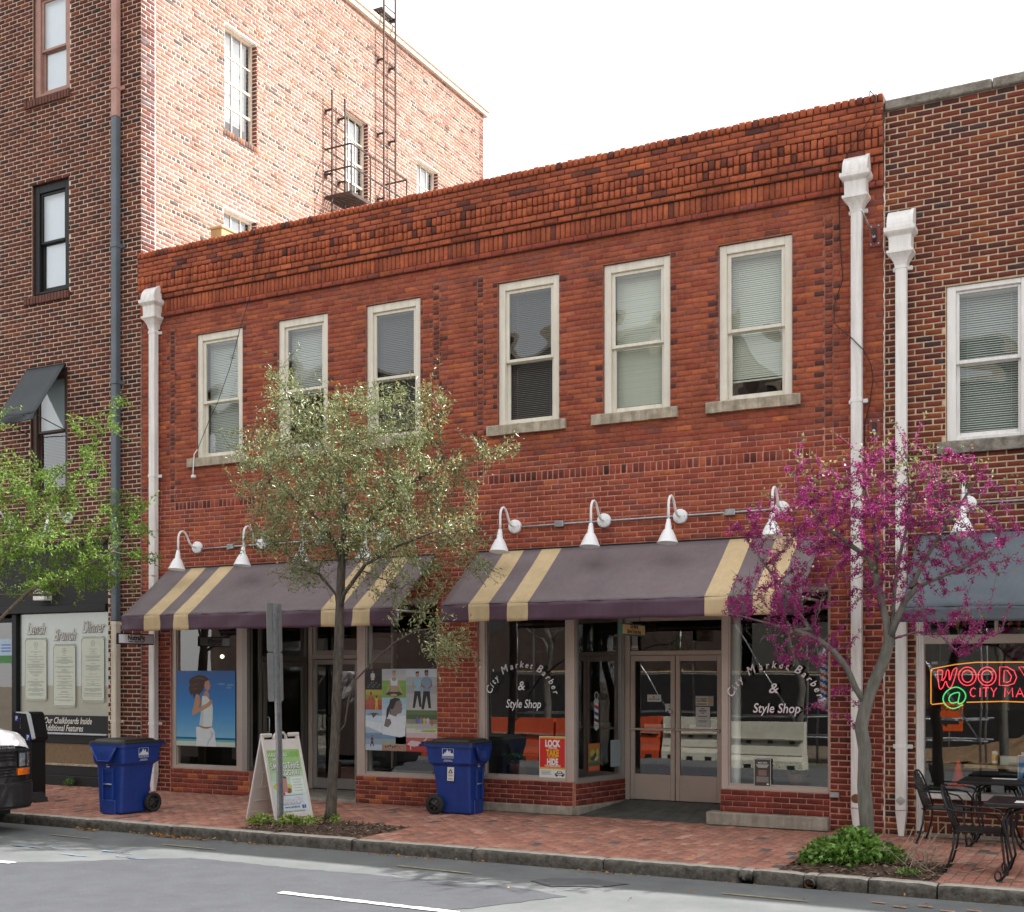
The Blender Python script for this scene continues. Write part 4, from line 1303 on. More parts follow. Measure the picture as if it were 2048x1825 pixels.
# ================================================================== downspouts
def downspout(name, label, x, m, head_z=None, top=None, bottom=0.0, straps=(), w=.125, d=.105, grille=False, taper=True, lower=None, off=.03, mats=None, rusty=False):
    t = thing(name, label, 'downspout', (x, 0, 0), 'downspouts on the facades')
    y0 = -off; y1 = -off - d
    zt = head_z - .43 if head_z else top
    zb = bottom + (.30 if taper else 0)
    segs = mats or [(zt, zb, m)]
    for (a, b, mm) in segs:
        mb = MB(); mb.box(x - w / 2, x + w / 2, y1, y0, b, a, mm, .008)
        mb.box(x - w / 2 + .02, x + w / 2 - .02, y1 - .003, y1 + .01, b + .01, a - .01, mm, .002)
        mb.build('pipe', parent=t)
    if head_z:
        h = MB(); hx = .145
        # quarter round hood
        prof = [(0, 0)] + [(-.215 * math.sin(q), .24 * math.cos(q)) for q in [i * math.pi / 2 / 8 for i in range(9)]]
        h.prism([(p[0] - .012, head_z - .24 + p[1]) for p in prof], x - hx, x + hx, lambda u, v, w_: (w_, u, v), m)
        h.prism([(p[0] * 1.05 - .012, head_z - .24 + p[1] * 1.04) for p in prof], x + hx - .03, x + hx + .008, lambda u, v, w_: (w_, u, v), m)
        def ring(z, a, dd): return [(x - a, -.012, z), (x - a, -dd, z), (x + a, -dd, z), (x + a, -.012, z)]
        levels = [(head_z - .241, .175, .245), (head_z - .285, .175, .245), (head_z - .30, .165, .235), (head_z - .335, .128, .195), (head_z - .50, .125, .19), (head_z - .501, .15, .215), (head_z - .53, .15, .215), (head_z - .545, .135, .20),
                  (head_z - .58, .105, .175), (head_z - .62, .082, .155), (head_z - .66, .070, .142), (head_z - .69, .066, .138)]
        vs = [p for L in levels for p in ring(*L)]
        fs = [[0, 1, 2, 3], [4 * (len(levels) - 1) + k for k in (3, 2, 1, 0)]]
        for i in range(len(levels) - 1):
            for k in range(4): fs.append([4 * i + k, 4 * i + (k + 1) % 4, 4 * i + 4 + (k + 1) % 4, 4 * i + 4 + k])
        h.add(vs, fs, m)
        h.build('conductor_head', parent=t)
    if taper:
        tp = MB(); mm = M['rust'] if rusty else m
        vs = [(x - w / 2, y0, zb), (x - w / 2, y1, zb), (x + w / 2, y1, zb), (x + w / 2, y0, zb), (x - .03, y0 - .03, bottom + .004), (x - .03, y1 + .02, bottom + .004), (x + .03, y1 + .02, bottom + .004), (x + .03, y0 - .03, bottom + .004)]
        tp.add([vs[i] for i in (1, 2, 6, 5)], [[0, 1, 2, 3]], m)
        tp.add(vs, [[0, 4, 5, 1], [2, 6, 7, 3], [3, 7, 4, 0], [4, 7, 6, 5]], mm)
        tp.build('spout_tip', parent=t)
    for zs in straps:
        s_ = MB(); s_.box(x - w / 2 - .006, x + w / 2 + .006, y1 - .006, y0, zs - .025, zs + .025, m, .004)
        s_.box(x + w / 2, x + w / 2 + .055, y0 - .005, -.004, zs - .025, zs + .025, m, .006); s_.box(x - w / 2 - .045, x - w / 2, y0 - .005, -.004, zs - .025, zs + .025, m, .006)
        s_.build('strap', parent=t)
    if grille:
        g = MB(); zc = zb + .12
        Mg = facade(x, zc, y1 - .002)
        g.lathe([(.0, .002), (.054, .002), (.058, .0)], 18, M['rust'] if rusty else m, M=Mg)
        for i in range(-4, 5):
            for j in range(-4, 5):
                if i * i + j * j <= 17: g.box(i * .0115 - .0035, i * .0115 + .0035, j * .0115 - .0035, j * .0115 + .0035, .0015, .003, M['black_matt'], M=Mg)
        g.build('cleanout_grille', parent=t)
    return t
downspout('downspout', 'white downspout with rounded hood at the left end of the red facade', -14.345, M['spout_white'], head_z=8.20, straps=(7.45, 5.12, 1.10), grille=True)
downspout('downspout', 'white downspout with the tallest hood at the right end of the red facade', -3.11, M['spout_white'], head_z=8.10, straps=(7.44, 5.17), grille=True, rusty=True)
downspout('downspout', 'white downspout with lower hood on the dark right building by the redbud', -2.595, M['white_paint'], head_z=7.36, straps=(6.68, 4.30, 3.05, 1.05), grille=True)
downspout('downspout', 'pink, slate and cream sectioned downspout on the tall dark brick building', -15.18, M['spout_cream'], top=14.9, straps=(2.74, 1.12), taper=False, bottom=.01, w=.12, d=.11,
          mats=[(14.9, 11.13, M['spout_pink']), (11.125, 2.78, M['spout_slate']), (2.775, .01, M['spout_cream'])])
for t in [o for o in scene.objects if o.name.startswith('downspout')][-1:]:
    for zs, mm in ((11.62, 'spout_pink'), (9.0, 'spout_slate'), (6.74, 'spout_slate')):
        s_ = MB(); s_.box(-15.18 - .07, -15.18 + .07, -.155, -.02, zs - .04, zs + .04, M[mm], .008); s_.box(-15.12, -15.05, -.03, -.004, zs - .03, zs + .03, M[mm], .004); s_.build('strap', parent=t)

# ================================================================== gooseneck lamps, conduit
def gooseneck(x, z, label):
    t = thing('wall_lamp', label, 'lamp', (x, 0, z), 'white gooseneck lamps over the awnings')
    e = M['white_enamel']
    My = Matrix.Translation((x, 0, z)) @ Matrix.Rotation(R(90), 4, 'X')
    p = MB(); p.lathe([(0, .052), (.082, .052), (.092, .046), (.094, .04), (.094, .0)], 24, e, M=My)
    for a in (0, 2.1, 4.2): p.lathe([(0, .058), (.007, .056), (.009, .052)], 8, M['steel'], M=My @ Matrix.Translation((.07 * math.cos(a), .07 * math.sin(a), 0)))
    p.build('mounting_plate', parent=t)
    pts = [(-.05, 0), (-.10, .0), (-.15, .012), (-.195, .05), (-.228, .105), (-.262, .162), (-.305, .205), (-.352, .222), (-.40, .208), (-.435, .165), (-.45, .105), (-.452, .0), (-.452, -.09)]
    a = MB(); a.tube([(x, q[0], z + q[1]) for q in pts], .0165, 10, e); a.build('arm', parent=t)
    Ms = Matrix.Translation((x, -.452, z - .085)) @ Matrix.Rotation(R(-6), 4, 'X')
    s_ = MB()
    s_.lathe([(.0, .0), (.026, .0), (.028, -.035), (.034, -.04), (.034, -.075), (.040, -.08), (.042, -.125), (.058, -.14), (.085, -.19), (.112, -.255), (.132, -.30), (.138, -.305), (.130, -.302), (.08, -.19), (.04, -.135), (0, -.13)], 24, e, M=Ms)
    s_.build('shade', parent=t)
    return t
LAMPS = [(-13.47, 3.925, 'white gooseneck lamp above the left end of the left striped awning'), (-12.163, 3.93, 'white gooseneck lamp second from the left above the left striped awning'),
         (-11.056, 3.934, 'white gooseneck lamp half hidden by the green tree left of its trunk'), (-9.938, 3.927, 'white gooseneck lamp mostly hidden by the green tree right of its trunk'),
         (-7.75, 3.935, 'white gooseneck lamp above the left end of the right striped awning'), (-6.416, 3.939, 'white gooseneck lamp second from the left above the right striped awning'),
         (-5.353, 3.93, 'white gooseneck lamp third from the left above the right striped awning'), (-4.032, 3.945, 'white gooseneck lamp just left of the pink redbud blossom'),
         (-1.862, 3.862, 'white gooseneck lamp above the slate awning behind redbud blossom'), (-16.356, 4.568, 'white gooseneck lamp on the tall dark building behind green leaves'),
         (-17.72, 4.55, 'white gooseneck lamp at the left picture edge on the tall dark building')]
for x, z_, lb in LAMPS: gooseneck(x, z_, lb)
def conduit(pts, boxes, label):
    t = thing('conduit', label, 'conduit', (pts[0][0], 0, pts[0][1]))
    mb = MB(); mb.tube([(x, -.022, z) for x, z in pts], .013, 8, M['steel'])
    mb.build('tube', parent=t)
    for x, z in boxes:
        b = MB(); b.box(x - .065, x + .065, -.055, -.003, z - .04, z + .04, M['steel'], .006); b.build('junction_box', parent=t)
    return t
conduit([(-13.38, 3.90), (-12.8, 3.905), (-9.95, 3.92)], [(-12.78, 3.905)], 'grey conduit with a junction box linking the lamps over the left awning')
conduit([(-7.66, 3.925), (-7.07, 3.93), (-5.9, 3.935), (-4.69, 3.94), (-4.1, 3.945)], [(-7.07, 3.932), (-4.69, 3.942)], 'grey conduit with two junction boxes linking the lamps over the right awning')
conduit([(-1.78, 3.87), (.8, 3.865)], [], 'grey conduit running right from the lamp above the slate awning')
mb = MB(); mb.box(-1.245, -1.205, -.05, -.01, 3.50, 3.64, M['steel'], .01); mb.tube([(-1.225, -.03, 3.64), (-1.225, -.03, 3.85)], .01, 8, M['steel']); tag(mb.build('switch_box'), 'small grey switch box hanging under the conduit at the right edge', 'switch box')

# ================================================================== awnings
def fabric(name, c, rough=.55):
    m = mat(name, c, rough, var=.14, vscale=1.4, bump=.5, bscale=7, spec=.35, detail=8, streak=.10)
    return m
M['plum'] = fabric('pale_plum_canvas', (.178, .146, .156), .5)  # paler, greyer canopy cloth; the valance takes the deeper plum
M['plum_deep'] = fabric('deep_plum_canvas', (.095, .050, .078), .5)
M['sand'] = fabric('sand_canvas', (.60, .46, .27), .6)
M['slate'] = fabric('slate_canvas', (.115, .140, .165), .6)
M['charcoal'] = fabric('charcoal_canvas', (.050, .058, .066), .6)

def awning(label, x0, x1, zt, yf, zf, zb, base, stripes=(), sm=None, seams=(), group='awnings over the shop fronts', cat='awning', yt=-.03, flare=.02, name='awning', bars=True):
    t = thing(name, label, cat, ((x0 + x1) / 2, 0, zf), group)
    xs = sorted({x0, x1, *[q for s in stripes for q in s]})
    fine = []
    for a, b in zip(xs[:-1], xs[1:]):
        n = max(1, int((b - a) / .12))
        fine += [a + (b - a) * i / n for i in range(n)]
    fine.append(x1)
    which = lambda x: sm if any(a < x < b for a, b in stripes) else base
    nv = 12
    ph = random.uniform(0, 6)
    def top(x, v):
        y = yt + (yf - yt) * v; z = zt + (zf - zt) * v
        e = math.sin(math.pi * v)
        sag = -.014 * e + .008 * e * math.sin(x * 5.1 + ph + v * 2.2) + .004 * math.sin(x * 13 + ph * 2 - v * 5) * v
        return (x, y, z + sag)
    for nm, fn, rows in (('canopy', top, nv), ('valance', lambda x, v: (x + (flare * v if x > x1 - .01 else (-flare * v if x < x0 + .01 else 0)), yf - .004 + (.022 * math.sin(x * 6.3 + ph) + .012 * math.sin(x * 15.7)) * v * .9 + .012 * math.sin(v * 3.0 + x * 9), zf - .003 + (zb - zf) * v + .006 * v * math.sin(x * 8.7 + ph)), 5)):
        mb = MB()
        for j in range(rows):
            for a, b in zip(fine[:-1], fine[1:]):
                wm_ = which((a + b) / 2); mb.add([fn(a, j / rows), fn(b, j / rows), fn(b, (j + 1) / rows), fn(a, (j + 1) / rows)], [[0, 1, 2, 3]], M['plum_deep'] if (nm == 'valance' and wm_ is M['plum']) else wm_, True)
        o = mb.build(nm, parent=t, recalc=False)
        bm = bmesh.new(); bm.from_mesh(o.data); bmesh.ops.remove_doubles(bm, verts=bm.verts, dist=.0004); bm.to_mesh(o.data); bm.free()
        s_ = o.modifiers.new('cloth_thickness', 'SOLIDIFY'); s_.thickness = .004; s_.offset = 0
    if bars:
        fr = MB(); r = .016
        for x in (x0 + .03, x1 - .03):
            fr.tube([(x, yt, zt - .03), (x, yf + .03, zf - .03)], r, 8, M['steel']); fr.tube([(x, yf + .03, zf - .03), (x, yt, zf - .03)], r, 8, M['steel']); fr.tube([(x, yf + .09, zf - .05), (x, yf + .09, zb + .05)], r, 8, M['steel'])
        for (y, z) in ((yf + .05, zf - .035), (yf + .09, zb + .05), (yt, zt - .03)): fr.tube([(x0 + .03, y, z), (x1 - .03, y, z)], r, 8, M['steel'])
        fr.build('frame', parent=t)
    fl = MB(); fl.box(x0 + .01, x1 - .01, yt - .005, .0, zt + .002, zt + .022, M['black_paint']); fl.build('flashing', parent=t)
    return t
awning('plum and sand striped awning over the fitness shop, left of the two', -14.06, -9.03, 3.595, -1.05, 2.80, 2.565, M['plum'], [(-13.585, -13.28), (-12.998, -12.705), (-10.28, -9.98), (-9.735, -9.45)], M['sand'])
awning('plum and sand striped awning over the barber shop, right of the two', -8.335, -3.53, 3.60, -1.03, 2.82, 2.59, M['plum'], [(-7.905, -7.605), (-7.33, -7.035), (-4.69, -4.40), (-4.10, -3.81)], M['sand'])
awning('plain slate awning over the window with the neon sign', -2.43, 3.2, 3.52, -1.0, 2.635, 2.475, M['slate'])
aw = awning('small charcoal window awning on the tall dark brick building', -17.37, -16.425, 7.20, -.66, 6.25, 6.135, M['charcoal'], flare=0, bars=False)
fr = MB()
for x in (-17.35, -16.445):
    fr.tube([(x, -.03, 7.18), (x, -.65, 6.235)], .009, 6, M['iron']); fr.tube([(x, -.65, 6.235), (x, -.0, 6.08)], .009, 6, M['iron'])
fr.tube([(-17.35, -.65, 6.235), (-16.445, -.65, 6.235)], .009, 6, M['iron']); fr.build('frame', parent=aw)

# ================================================================== things fixed to the walls
def hanging_sign(label, x, y0, y1, z0, z1, th, face, edge, lines, zhang):
    t = thing('hanging_sign', label, 'sign', (x, (y0 + y1) / 2, z0))
    mb = MB(); mb.box(x - th, x, y0, y1, z0, z1, edge, .004); mb.build('board', parent=t)
    f = MB(); b = .018
    Mf = frame((x + .0015, (y0 + y1) / 2, z0), (0, 1, 0), (0, 0, 1))
    hw = (y1 - y0) / 2
    f.box(-hw + b, hw - b, b, z1 - z0 - b, 0, .002, face, M=Mf); f.build('sign_face', parent=t)
    tx = MB()
    for (s_, v, size, col, sx, sh) in lines: tx.text(s_, Mf @ Matrix.Translation((0, v, .0035)), size, col, shear=sh, sx=sx, bold=.004 * size / .1)
    tx.build('lettering', parent=t)
    wr = MB()
    for y in (y0 + .12, y1 - .12): wr.tube([(x - th / 2, y, z1), (x - th / 2, y, zhang)], .004, 5, M['iron'])
    wr.build('hanger', parent=t)
    return t
hanging_sign('small black framed silver sign reading NutraFit under the left awning', -14.0, -1.19, -.43, 2.365, 2.535, .04, mat('silver_sign_face', (.80, .77, .82), .4), M['black_paint'],
             [('NutraFit', .068, .105, ink(.03, .01, .012), 1.0, 0), ('Healthy Lifestyle Center', .034, .034, ink(.05, .04, .05), 1.0, .3)], 2.60)
hanging_sign('small tan sign reading City Market Barber & Style Shop hanging by the barber door', -5.93, -.58, .22, 2.40, 2.555, .055, mat('tan_sign_face', (.74, .54, .26), .5, var=.06), mat('teal_edge', (.05, .16, .14), .6),
             [('City Market', .095, .072, ink(.12, .02, .015), .8, .1), ('Barber & Style Shop', .03, .072, ink(.12, .02, .015), .8, .1)], 2.99)
def anchor_plate(label, x0, x1, z0, z1, rod):
    t = thing('anchor_plate', label, 'wall bracket', ((x0 + x1) / 2, 0, z0), 'rusty anchor plates by the right downspout')
    mb = MB(); mb.box(x0, x1, -.016, -.002, z0, z1, mat('faded_red_plate', (.24, .06, .05), .7, var=.25, vscale=14), .004); mb.build('plate', parent=t)
    b = MB()
    for x in (x0 + .025, x1 - .025):
        for z in (z0 + .03, z1 - .03): b.lathe([(0, .024), (.012, .024), (.014, .016)], 6, M['steel'], M=facade(x, z, 0))
    b.build('bolt', parent=t)
    c = MB(); xc = (x0 + x1) / 2; zc = (z0 + z1) / 2; c.box(xc - .022, xc + .022, -.045, -.017, zc - .08, zc + .08, M['brown_iron'], .006); c.lathe([(0, .07), (.02, .07), (.022, .045)], 10, M['steel'], M=facade(xc, zc - .03, 0)); c.build('clevis', parent=t)
    if rod:
        r = MB(); r.tube([(xc, -.06, zc - .02), (xc - .03, -.62, zc + .10)], .011, 8, M['steel']); r.build('rod', parent=t)
anchor_plate('rusty anchor plate with a steel rod high beside the right downspout', -2.985, -2.845, 7.0, 7.27, True)
anchor_plate('rusty anchor plate without a rod, lower beside the right downspout', -2.985, -2.848, 4.70, 4.95, False)
def cable(label, pts, r=.006, m=None, name='cable'):
    mb = MB(); mb.tube(pts, r, 6, m or M['black_matt']); return tag(mb.build(name), label, 'cable')
cable('black cable looping down past the tallest right downspout', [(-3.0, .1, 8.79), (-2.95, -.12, 8.82), (-2.875, -.13, 8.72), (-2.89, -.13, 8.56), (-3.05, -.14, 8.34), (-3.19, -.14, 8.15), (-3.31, -.05, 7.95), (-3.335, -.02, 7.6), (-3.325, -.02, 7.17), (-3.29, -.02, 6.67), (-3.40, -.02, 6.35), (-3.39, -.02, 6.15), (-3.33, -.05, 6.08), (-3.15, -.15, 5.9), (-3.02, -.15, 5.75), (-2.945, -.08, 5.58), (-2.93, -.03, 5.42), (-2.97, -.02, 5.15), (-3.03, -.02, 4.9), (-3.03, -.02, 4.4)])
cable('thin black cable hanging diagonally over the leftmost upper window', [(-12.1, -.10, 8.70), (-12.2, -.12, 8.4), (-12.285, -.10, 8.05), (-12.36, -.06, 7.78), (-12.58, -.04, 7.3), (-12.79, -.03, 6.72), (-13.03, -.03, 6.22), (-13.21, -.04, 5.92), (-13.44, -.05, 5.48)], .005)
cable('short white cord with a plug dangling below the leftmost window sill', [(-13.44, -.05, 5.48), (-13.49, -.07, 5.41), (-13.51, -.075, 5.14), (-13.515, -.075, 5.07)], .009, M['white_paint'], 'cord')
mb = MB(); mb.box(-13.55, -13.48, -.09, -.03, 5.03, 5.08, M['white_paint'], .01); o = mb.build('plug'); o.parent = scene.objects['cord']
mb = MB(); mb.box(-3.445, -3.33, -.05, -.004, .41, .475, M['steel'], .006); tag(mb.build('outlet_box'), 'small grey electrical box low on the right brick pier', 'electrical box')
# flood light over the restaurant front
t = thing('flood_light', 'small white box flood light above the black restaurant front', 'light', (-16.92, 0, 3.15))
mb = MB(); mb.box(-17.06, -16.78, -.16, .02, 3.17, 3.33, M['white_paint'], .012); mb.build('body', parent=t)
mb = MB(); mb.prism([(-.15, 3.34), (-.17, 3.37), (.0, 3.52), (.02, 3.50)], -17.07, -16.77, lambda u, v, w: (w, u, v), M['white_paint']); mb.build('visor', parent=t)

# fire escape on the side wall
t = thing('fire_escape', 'black iron fire escape with two ladders and a railed landing on the side wall', 'fire escape', (-14.6, 6, 8.2))
I = M['brown_iron']; xo = LX + .16; xr = LX + .64
def ladder(y0, y1, z0, z1, brz):
    for y in (y0, y1):
        mb = MB(); mb.box(xo - .014, xo + .014, y - .022, y + .022, z0, z1, I, .004); mb.build('ladder_rail', parent=t)
    zz = z0 + .2
    while zz < z1 - .1:
        mb = MB(); mb.tube([(xo, y0, zz), (xo, y1, zz)], .011, 6, I); mb.build('rung', parent=t); zz += .30
    for zz in brz:
        for y in (y0, y1):
            mb = MB(); mb.box(LX, xo, y - .025, y + .025, zz - .012, zz + .012, I); mb.box(LX, LX + .012, y - .04, y + .04, zz - .07, zz + .03, I); mb.build('ladder_bracket', parent=t)
ladder(5.05, 5.49, 8.25, 13.63, (13.24, 11.95, 10.4))
ladder(6.91, 7.36, 8.25, 17.2, (16.1, 15.09, 13.5, 12.1))
rl = MB()
def rail(a, b): rl.bar(a, b, .04, .04, I)
ya, yb, zt_ = 5.03, 7.06, 12.45
for zz in (zt_, zt_ - .45):
    rl.bar((LX, ya, zz), (xr, ya, zz), .026, .026, I); rl.bar((LX, yb, zz), (xr, yb, zz), .026, .026, I); rl.bar((xr, ya, zz), (xr, yb, zz), .022, .022, I)
for y in (ya, 5.70, 6.4, yb): rl.box(xr - .012, xr + .012, y - .012, y + .012, 11.5, zt_, I)
rl.build('railing', parent=t)
pl = MB(); y = ya
while y < yb: pl.box(LX, xr, y, y + .03, 11.46, 11.50, I); y += .07
pl.box(xr - .02, xr + .012, ya, yb, 11.44, 11.505, I); pl.box(LX, xr, ya - .02, ya, 11.44, 11.505, I); pl.box(LX, xr, yb, yb + .02, 11.44, 11.505, I)
pl.build('landing', parent=t)
gp_ = MB()
for k in range(9): gp_.box(xo - .55 + k * .06, xo - .52 + k * .06, 6.85, 7.4, 16.14, 16.17, I)
gp_.bar((xo - .6, 6.86, 16.15), (xo, 6.86, 16.15), .04, .04, I); gp_.bar((xo - .6, 7.38, 16.15), (xo, 7.38, 16.15), .04, .04, I)
gp_.tube([(xo - .6, 6.86, 16.1), (xo - .62, 6.86, 17.0), (xo - .5, 6.86, 17.2)], .02, 6, I)
gp_.build('roof_step', parent=t)
mb = MB(); mb.box(-14.2, -13.95, 1.1, 1.45, 8.22, 9.48, mat('tan_vent_metal', (.45, .30, .13), .6, var=.1), .01); mb.box(-14.23, -13.92, 1.07, 1.48, 9.481, 9.52, M['sand'], .01)
tag(mb.build('roof_vent'), 'tan box vent standing on the flat roof behind the parapet', 'roof vent')
# ================================================================== recycling carts
BINB = mat('blue_cart_plastic', (.010, .042, .240), .42, var=.14, vscale=5, bump=.12, bscale=120, streak=.18)
BINK = mat('black_lid_plastic', (.016, .017, .017), .42, var=.25, vscale=6)
TYRE = mat('black_rubber', (.014, .014, .014), .75, var=.2, vscale=20)
LOGO = ink(.62, .66, .75)
def loft(mb, levels, m, n=3):
    """Stacked rounded rectangles: (z, half x, half y, y offset, corner radius)."""
    rings = []
    for (z, hx, hy, oy, r) in levels:
        ring = []
        for (sx, sy, a0) in ((1, 1, 0), (-1, 1, 90), (-1, -1, 180), (1, -1, 270)):
            for k in range(n + 1):
                a = R(a0 + 90 * k / n)
                ring.append((sx * (hx - r) + r * math.cos(a), sy * (hy - r) + r * math.sin(a) + oy, z))
        rings.append(ring)
    L = len(rings[0]); vs = [p for r_ in rings for p in r_]; fs = [list(range(L))[::-1], [L * (len(rings) - 1) + i for i in range(L)]]
    for i in range(len(rings) - 1):
        for k in range(L): fs.append([L * i + k, L * i + (k + 1) % L, L * (i + 1) + (k + 1) % L, L * (i + 1) + k])
    mb.add(vs, fs, m)
def cart(label, loc, rz, sticker=False):
    t = thing('recycling_cart', label, 'recycling cart', loc, 'blue recycling carts on the pavement')
    b = MB()
    loft(b, [(.015, .205, .235, -.045, .03), (.03, .215, .245, -.045, .035), (.40, .24, .265, -.03, .04), (.655, .26, .285, -.015, .045), (.675, .275, .30, -.01, .045), (.70, .30, .325, .0, .045), (.90, .318, .345, .0, .045), (.915, .32, .347, 0, .045)], BINB)
    loft(b, [(.9151, .338, .366, .0, .05), (.958, .340, .368, .0, .05)], BINB)
    b.build('body', parent=t, local=True)
    p = MB()                                   # lifting pocket at the front
    poly = [(-.225, .915), (.225, .915), (.115, .735), (-.115, .735)]
    p.prism(poly, -.352, -.392, lambda u, v, w: (u, w + (v - .915) * .02, v), BINB)
    for k in range(6): p.box(-.085 + k * .028, -.073 + k * .028, -.400, -.388, .752, .86, BINB, .003)
    p.tube([(-.235, -.395, .915), (-.118, -.398, .728), (.118, -.398, .728), (.235, -.395, .915)], .012, 6, BINB)
    p.build('lift_pocket', parent=t, local=True)
    r = MB()
    r.box(-.105, -.085, -.335, -.275, .20, .62, BINB, .006); r.box(.085, .105, -.335, -.275, .20, .62, BINB, .006); r.box(-.085, .085, -.31, -.27, .56, .62, BINB, .006); r.box(-.13, .13, -.312, -.27, .0, .20, BINB, .01)
    r.build('front_rib', parent=t, local=True)
    g = MB(); g.tube([(-.088, -.318, .41), (.088, -.318, .41)], .011, 8, M['steel']); g.build('lift_bar', parent=t, local=True)
    l = MB()
    loft(l, [(.959, .345, .372, .0, .05), (.978, .343, .370, 0, .05), (.99, .325, .35, 0, .05), (.9901, .29, .31, -.02, .05), (1.015, .275, .29, -.02, .06), (1.024, .24, .25, -.02, .06)], BINK)
    l.box(-.30, .30, .30, .43, .955, .985, BINK, .012)
    l.build('lid', parent=t, local=True)
    h = MB(); h.box(-.30, .30, .345, .455, .925, .957, BINB, .012); h.tube([(-.27, .455, .935), (.27, .455, .935)], .018, 8, BINB); h.build('handle', parent=t, local=True)
    a = MB(); a.tube([(-.31, .215, .135), (.31, .215, .135)], .013, 8, M['steel']); a.build('axle', parent=t, local=True)
    for s_ in (-1, 1):
        w = MB(); Mw = Matrix.Translation((s_ * .285, .215, .135)) @ Matrix.Rotation(R(90), 4, 'Y')
        w.lathe([(.085, -.032), (.128, -.032), (.136, -.02), (.136, .02), (.128, .032), (.085, .032), (.085, -.032)], 28, TYRE, M=Mw)
        wh = w.build('wheel', parent=t, local=True)
        hb = MB(); hb.lathe([(0, -.02), (.086, -.02), (.086, .02), (0, .02)], 24, BINK, M=Mw); hb.lathe([(0, .030), (.03, .030), (.034, .02)], 14, BINK, M=Mw); hb.lathe([(0, -.030), (.03, -.030), (.034, -.02)], 14, BINK, M=Mw)
        for k in range(6):
            Mk = Mw @ Matrix.Rotation(k * math.pi / 3, 4, 'Z'); hb.box(.025, .082, -.011, .011, -.028, .028, BINK, .004, M=Mk)
        hb.build('hub', parent=wh, local=True)
    for s_ in (-1, 1):                          # city emblem on both flanks
        lg = MB()
        Ml = frame((s_ * .3175, .02 if s_ > 0 else -.0, .80), (0, s_, 0), (0, 0, 1)) @ Matrix.Rotation(R(0), 4, 'X')
        sh = .003
        for (a0, a1, c0, c1) in ((-.085, .085, .095, .099), (-.085, .085, -.014, -.010), (-.085, -.081, -.010, .095), (.081, .085, -.010, .095)): lg.box(a0, a1, c0, c1, 0, sh, LOGO, M=Ml)
        lg.prism([(-.08, .0), (-.08, .022), (-.058, .022), (-.05, .045), (-.038, .045), (-.035, .02), (-.028, .055), (-.012, .078), (-.008, .092), (-.003, .078), (.008, .06), (.014, .06), (.016, .035), (.028, .075), (.036, .075), (.042, .04), (.052, .03), (.06, .038), (.072, .038), (.08, .02), (.08, .0)], 0, sh, lambda u, v, w, Q=Ml: tuple(Q @ Vector((u, v, w))), LOGO)
        lg.text('RALEIGH RECYCLES', Ml @ Matrix.Translation((0, -.034, sh)), .020, LOGO, bold=.0004)
        lg.box(-.055, .055, -.060, -.055, 0, sh, LOGO, M=Ml); lg.box(-.07, .07, -.074, -.069, 0, sh, LOGO, M=Ml)
        lg.build('emblem', parent=t, local=True)
    fl_ = MB(); Mf = facade(0, .655, -.327)
    fl_.box(-.035, .03, 0, .012, 0, .002, LOGO, M=facade(0, .642, -.3155)); fl_.box(-.035, .01, .02, .026, 0, .002, LOGO, M=facade(0, .65, -.318)); fl_.build('stamp', parent=t, local=True)
    if sticker:
        s2 = MB(); Ms = frame((-.268, -.015, .46), (0, -1, 0), (.045, 0, 1))
        s2.box(-.05, .05, 0, .185, .0, .004, ink(.66, .63, .60), M=Ms)
        tri = [(-.028, .10), (.028, .10), (.034, .11), (.006, .158), (-.006, .158), (-.034, .11)]
        s2.prism(tri, .0041, .0055, lambda u, v, w: tuple(Ms @ Vector((u, v, w))), ink(.05, .05, .05))
        s2.prism([(-.016, .111), (.016, .111), (0, .14)], .0056, .0065, lambda u, v, w: tuple(Ms @ Vector((u, v, w))), ink(.66, .63, .60))
        for zz, w in ((.075, .038), (.062, .03), (.03, .034), (.018, .034)): s2.box(-w, w, zz, zz + .006, .0041, .005, ink(.10, .10, .10), M=Ms)
        s2.build('sticker', parent=t, local=True)
    t.rotation_euler.z = rz
    return t
cart('blue recycling cart by the cream downspout near the black restaurant front', (-12.50, -2.50, 0), R(-3))
cart('blue recycling cart with a white recycling sticker against the barber shop window', (-8.42, -.42, 0), R(94), True)

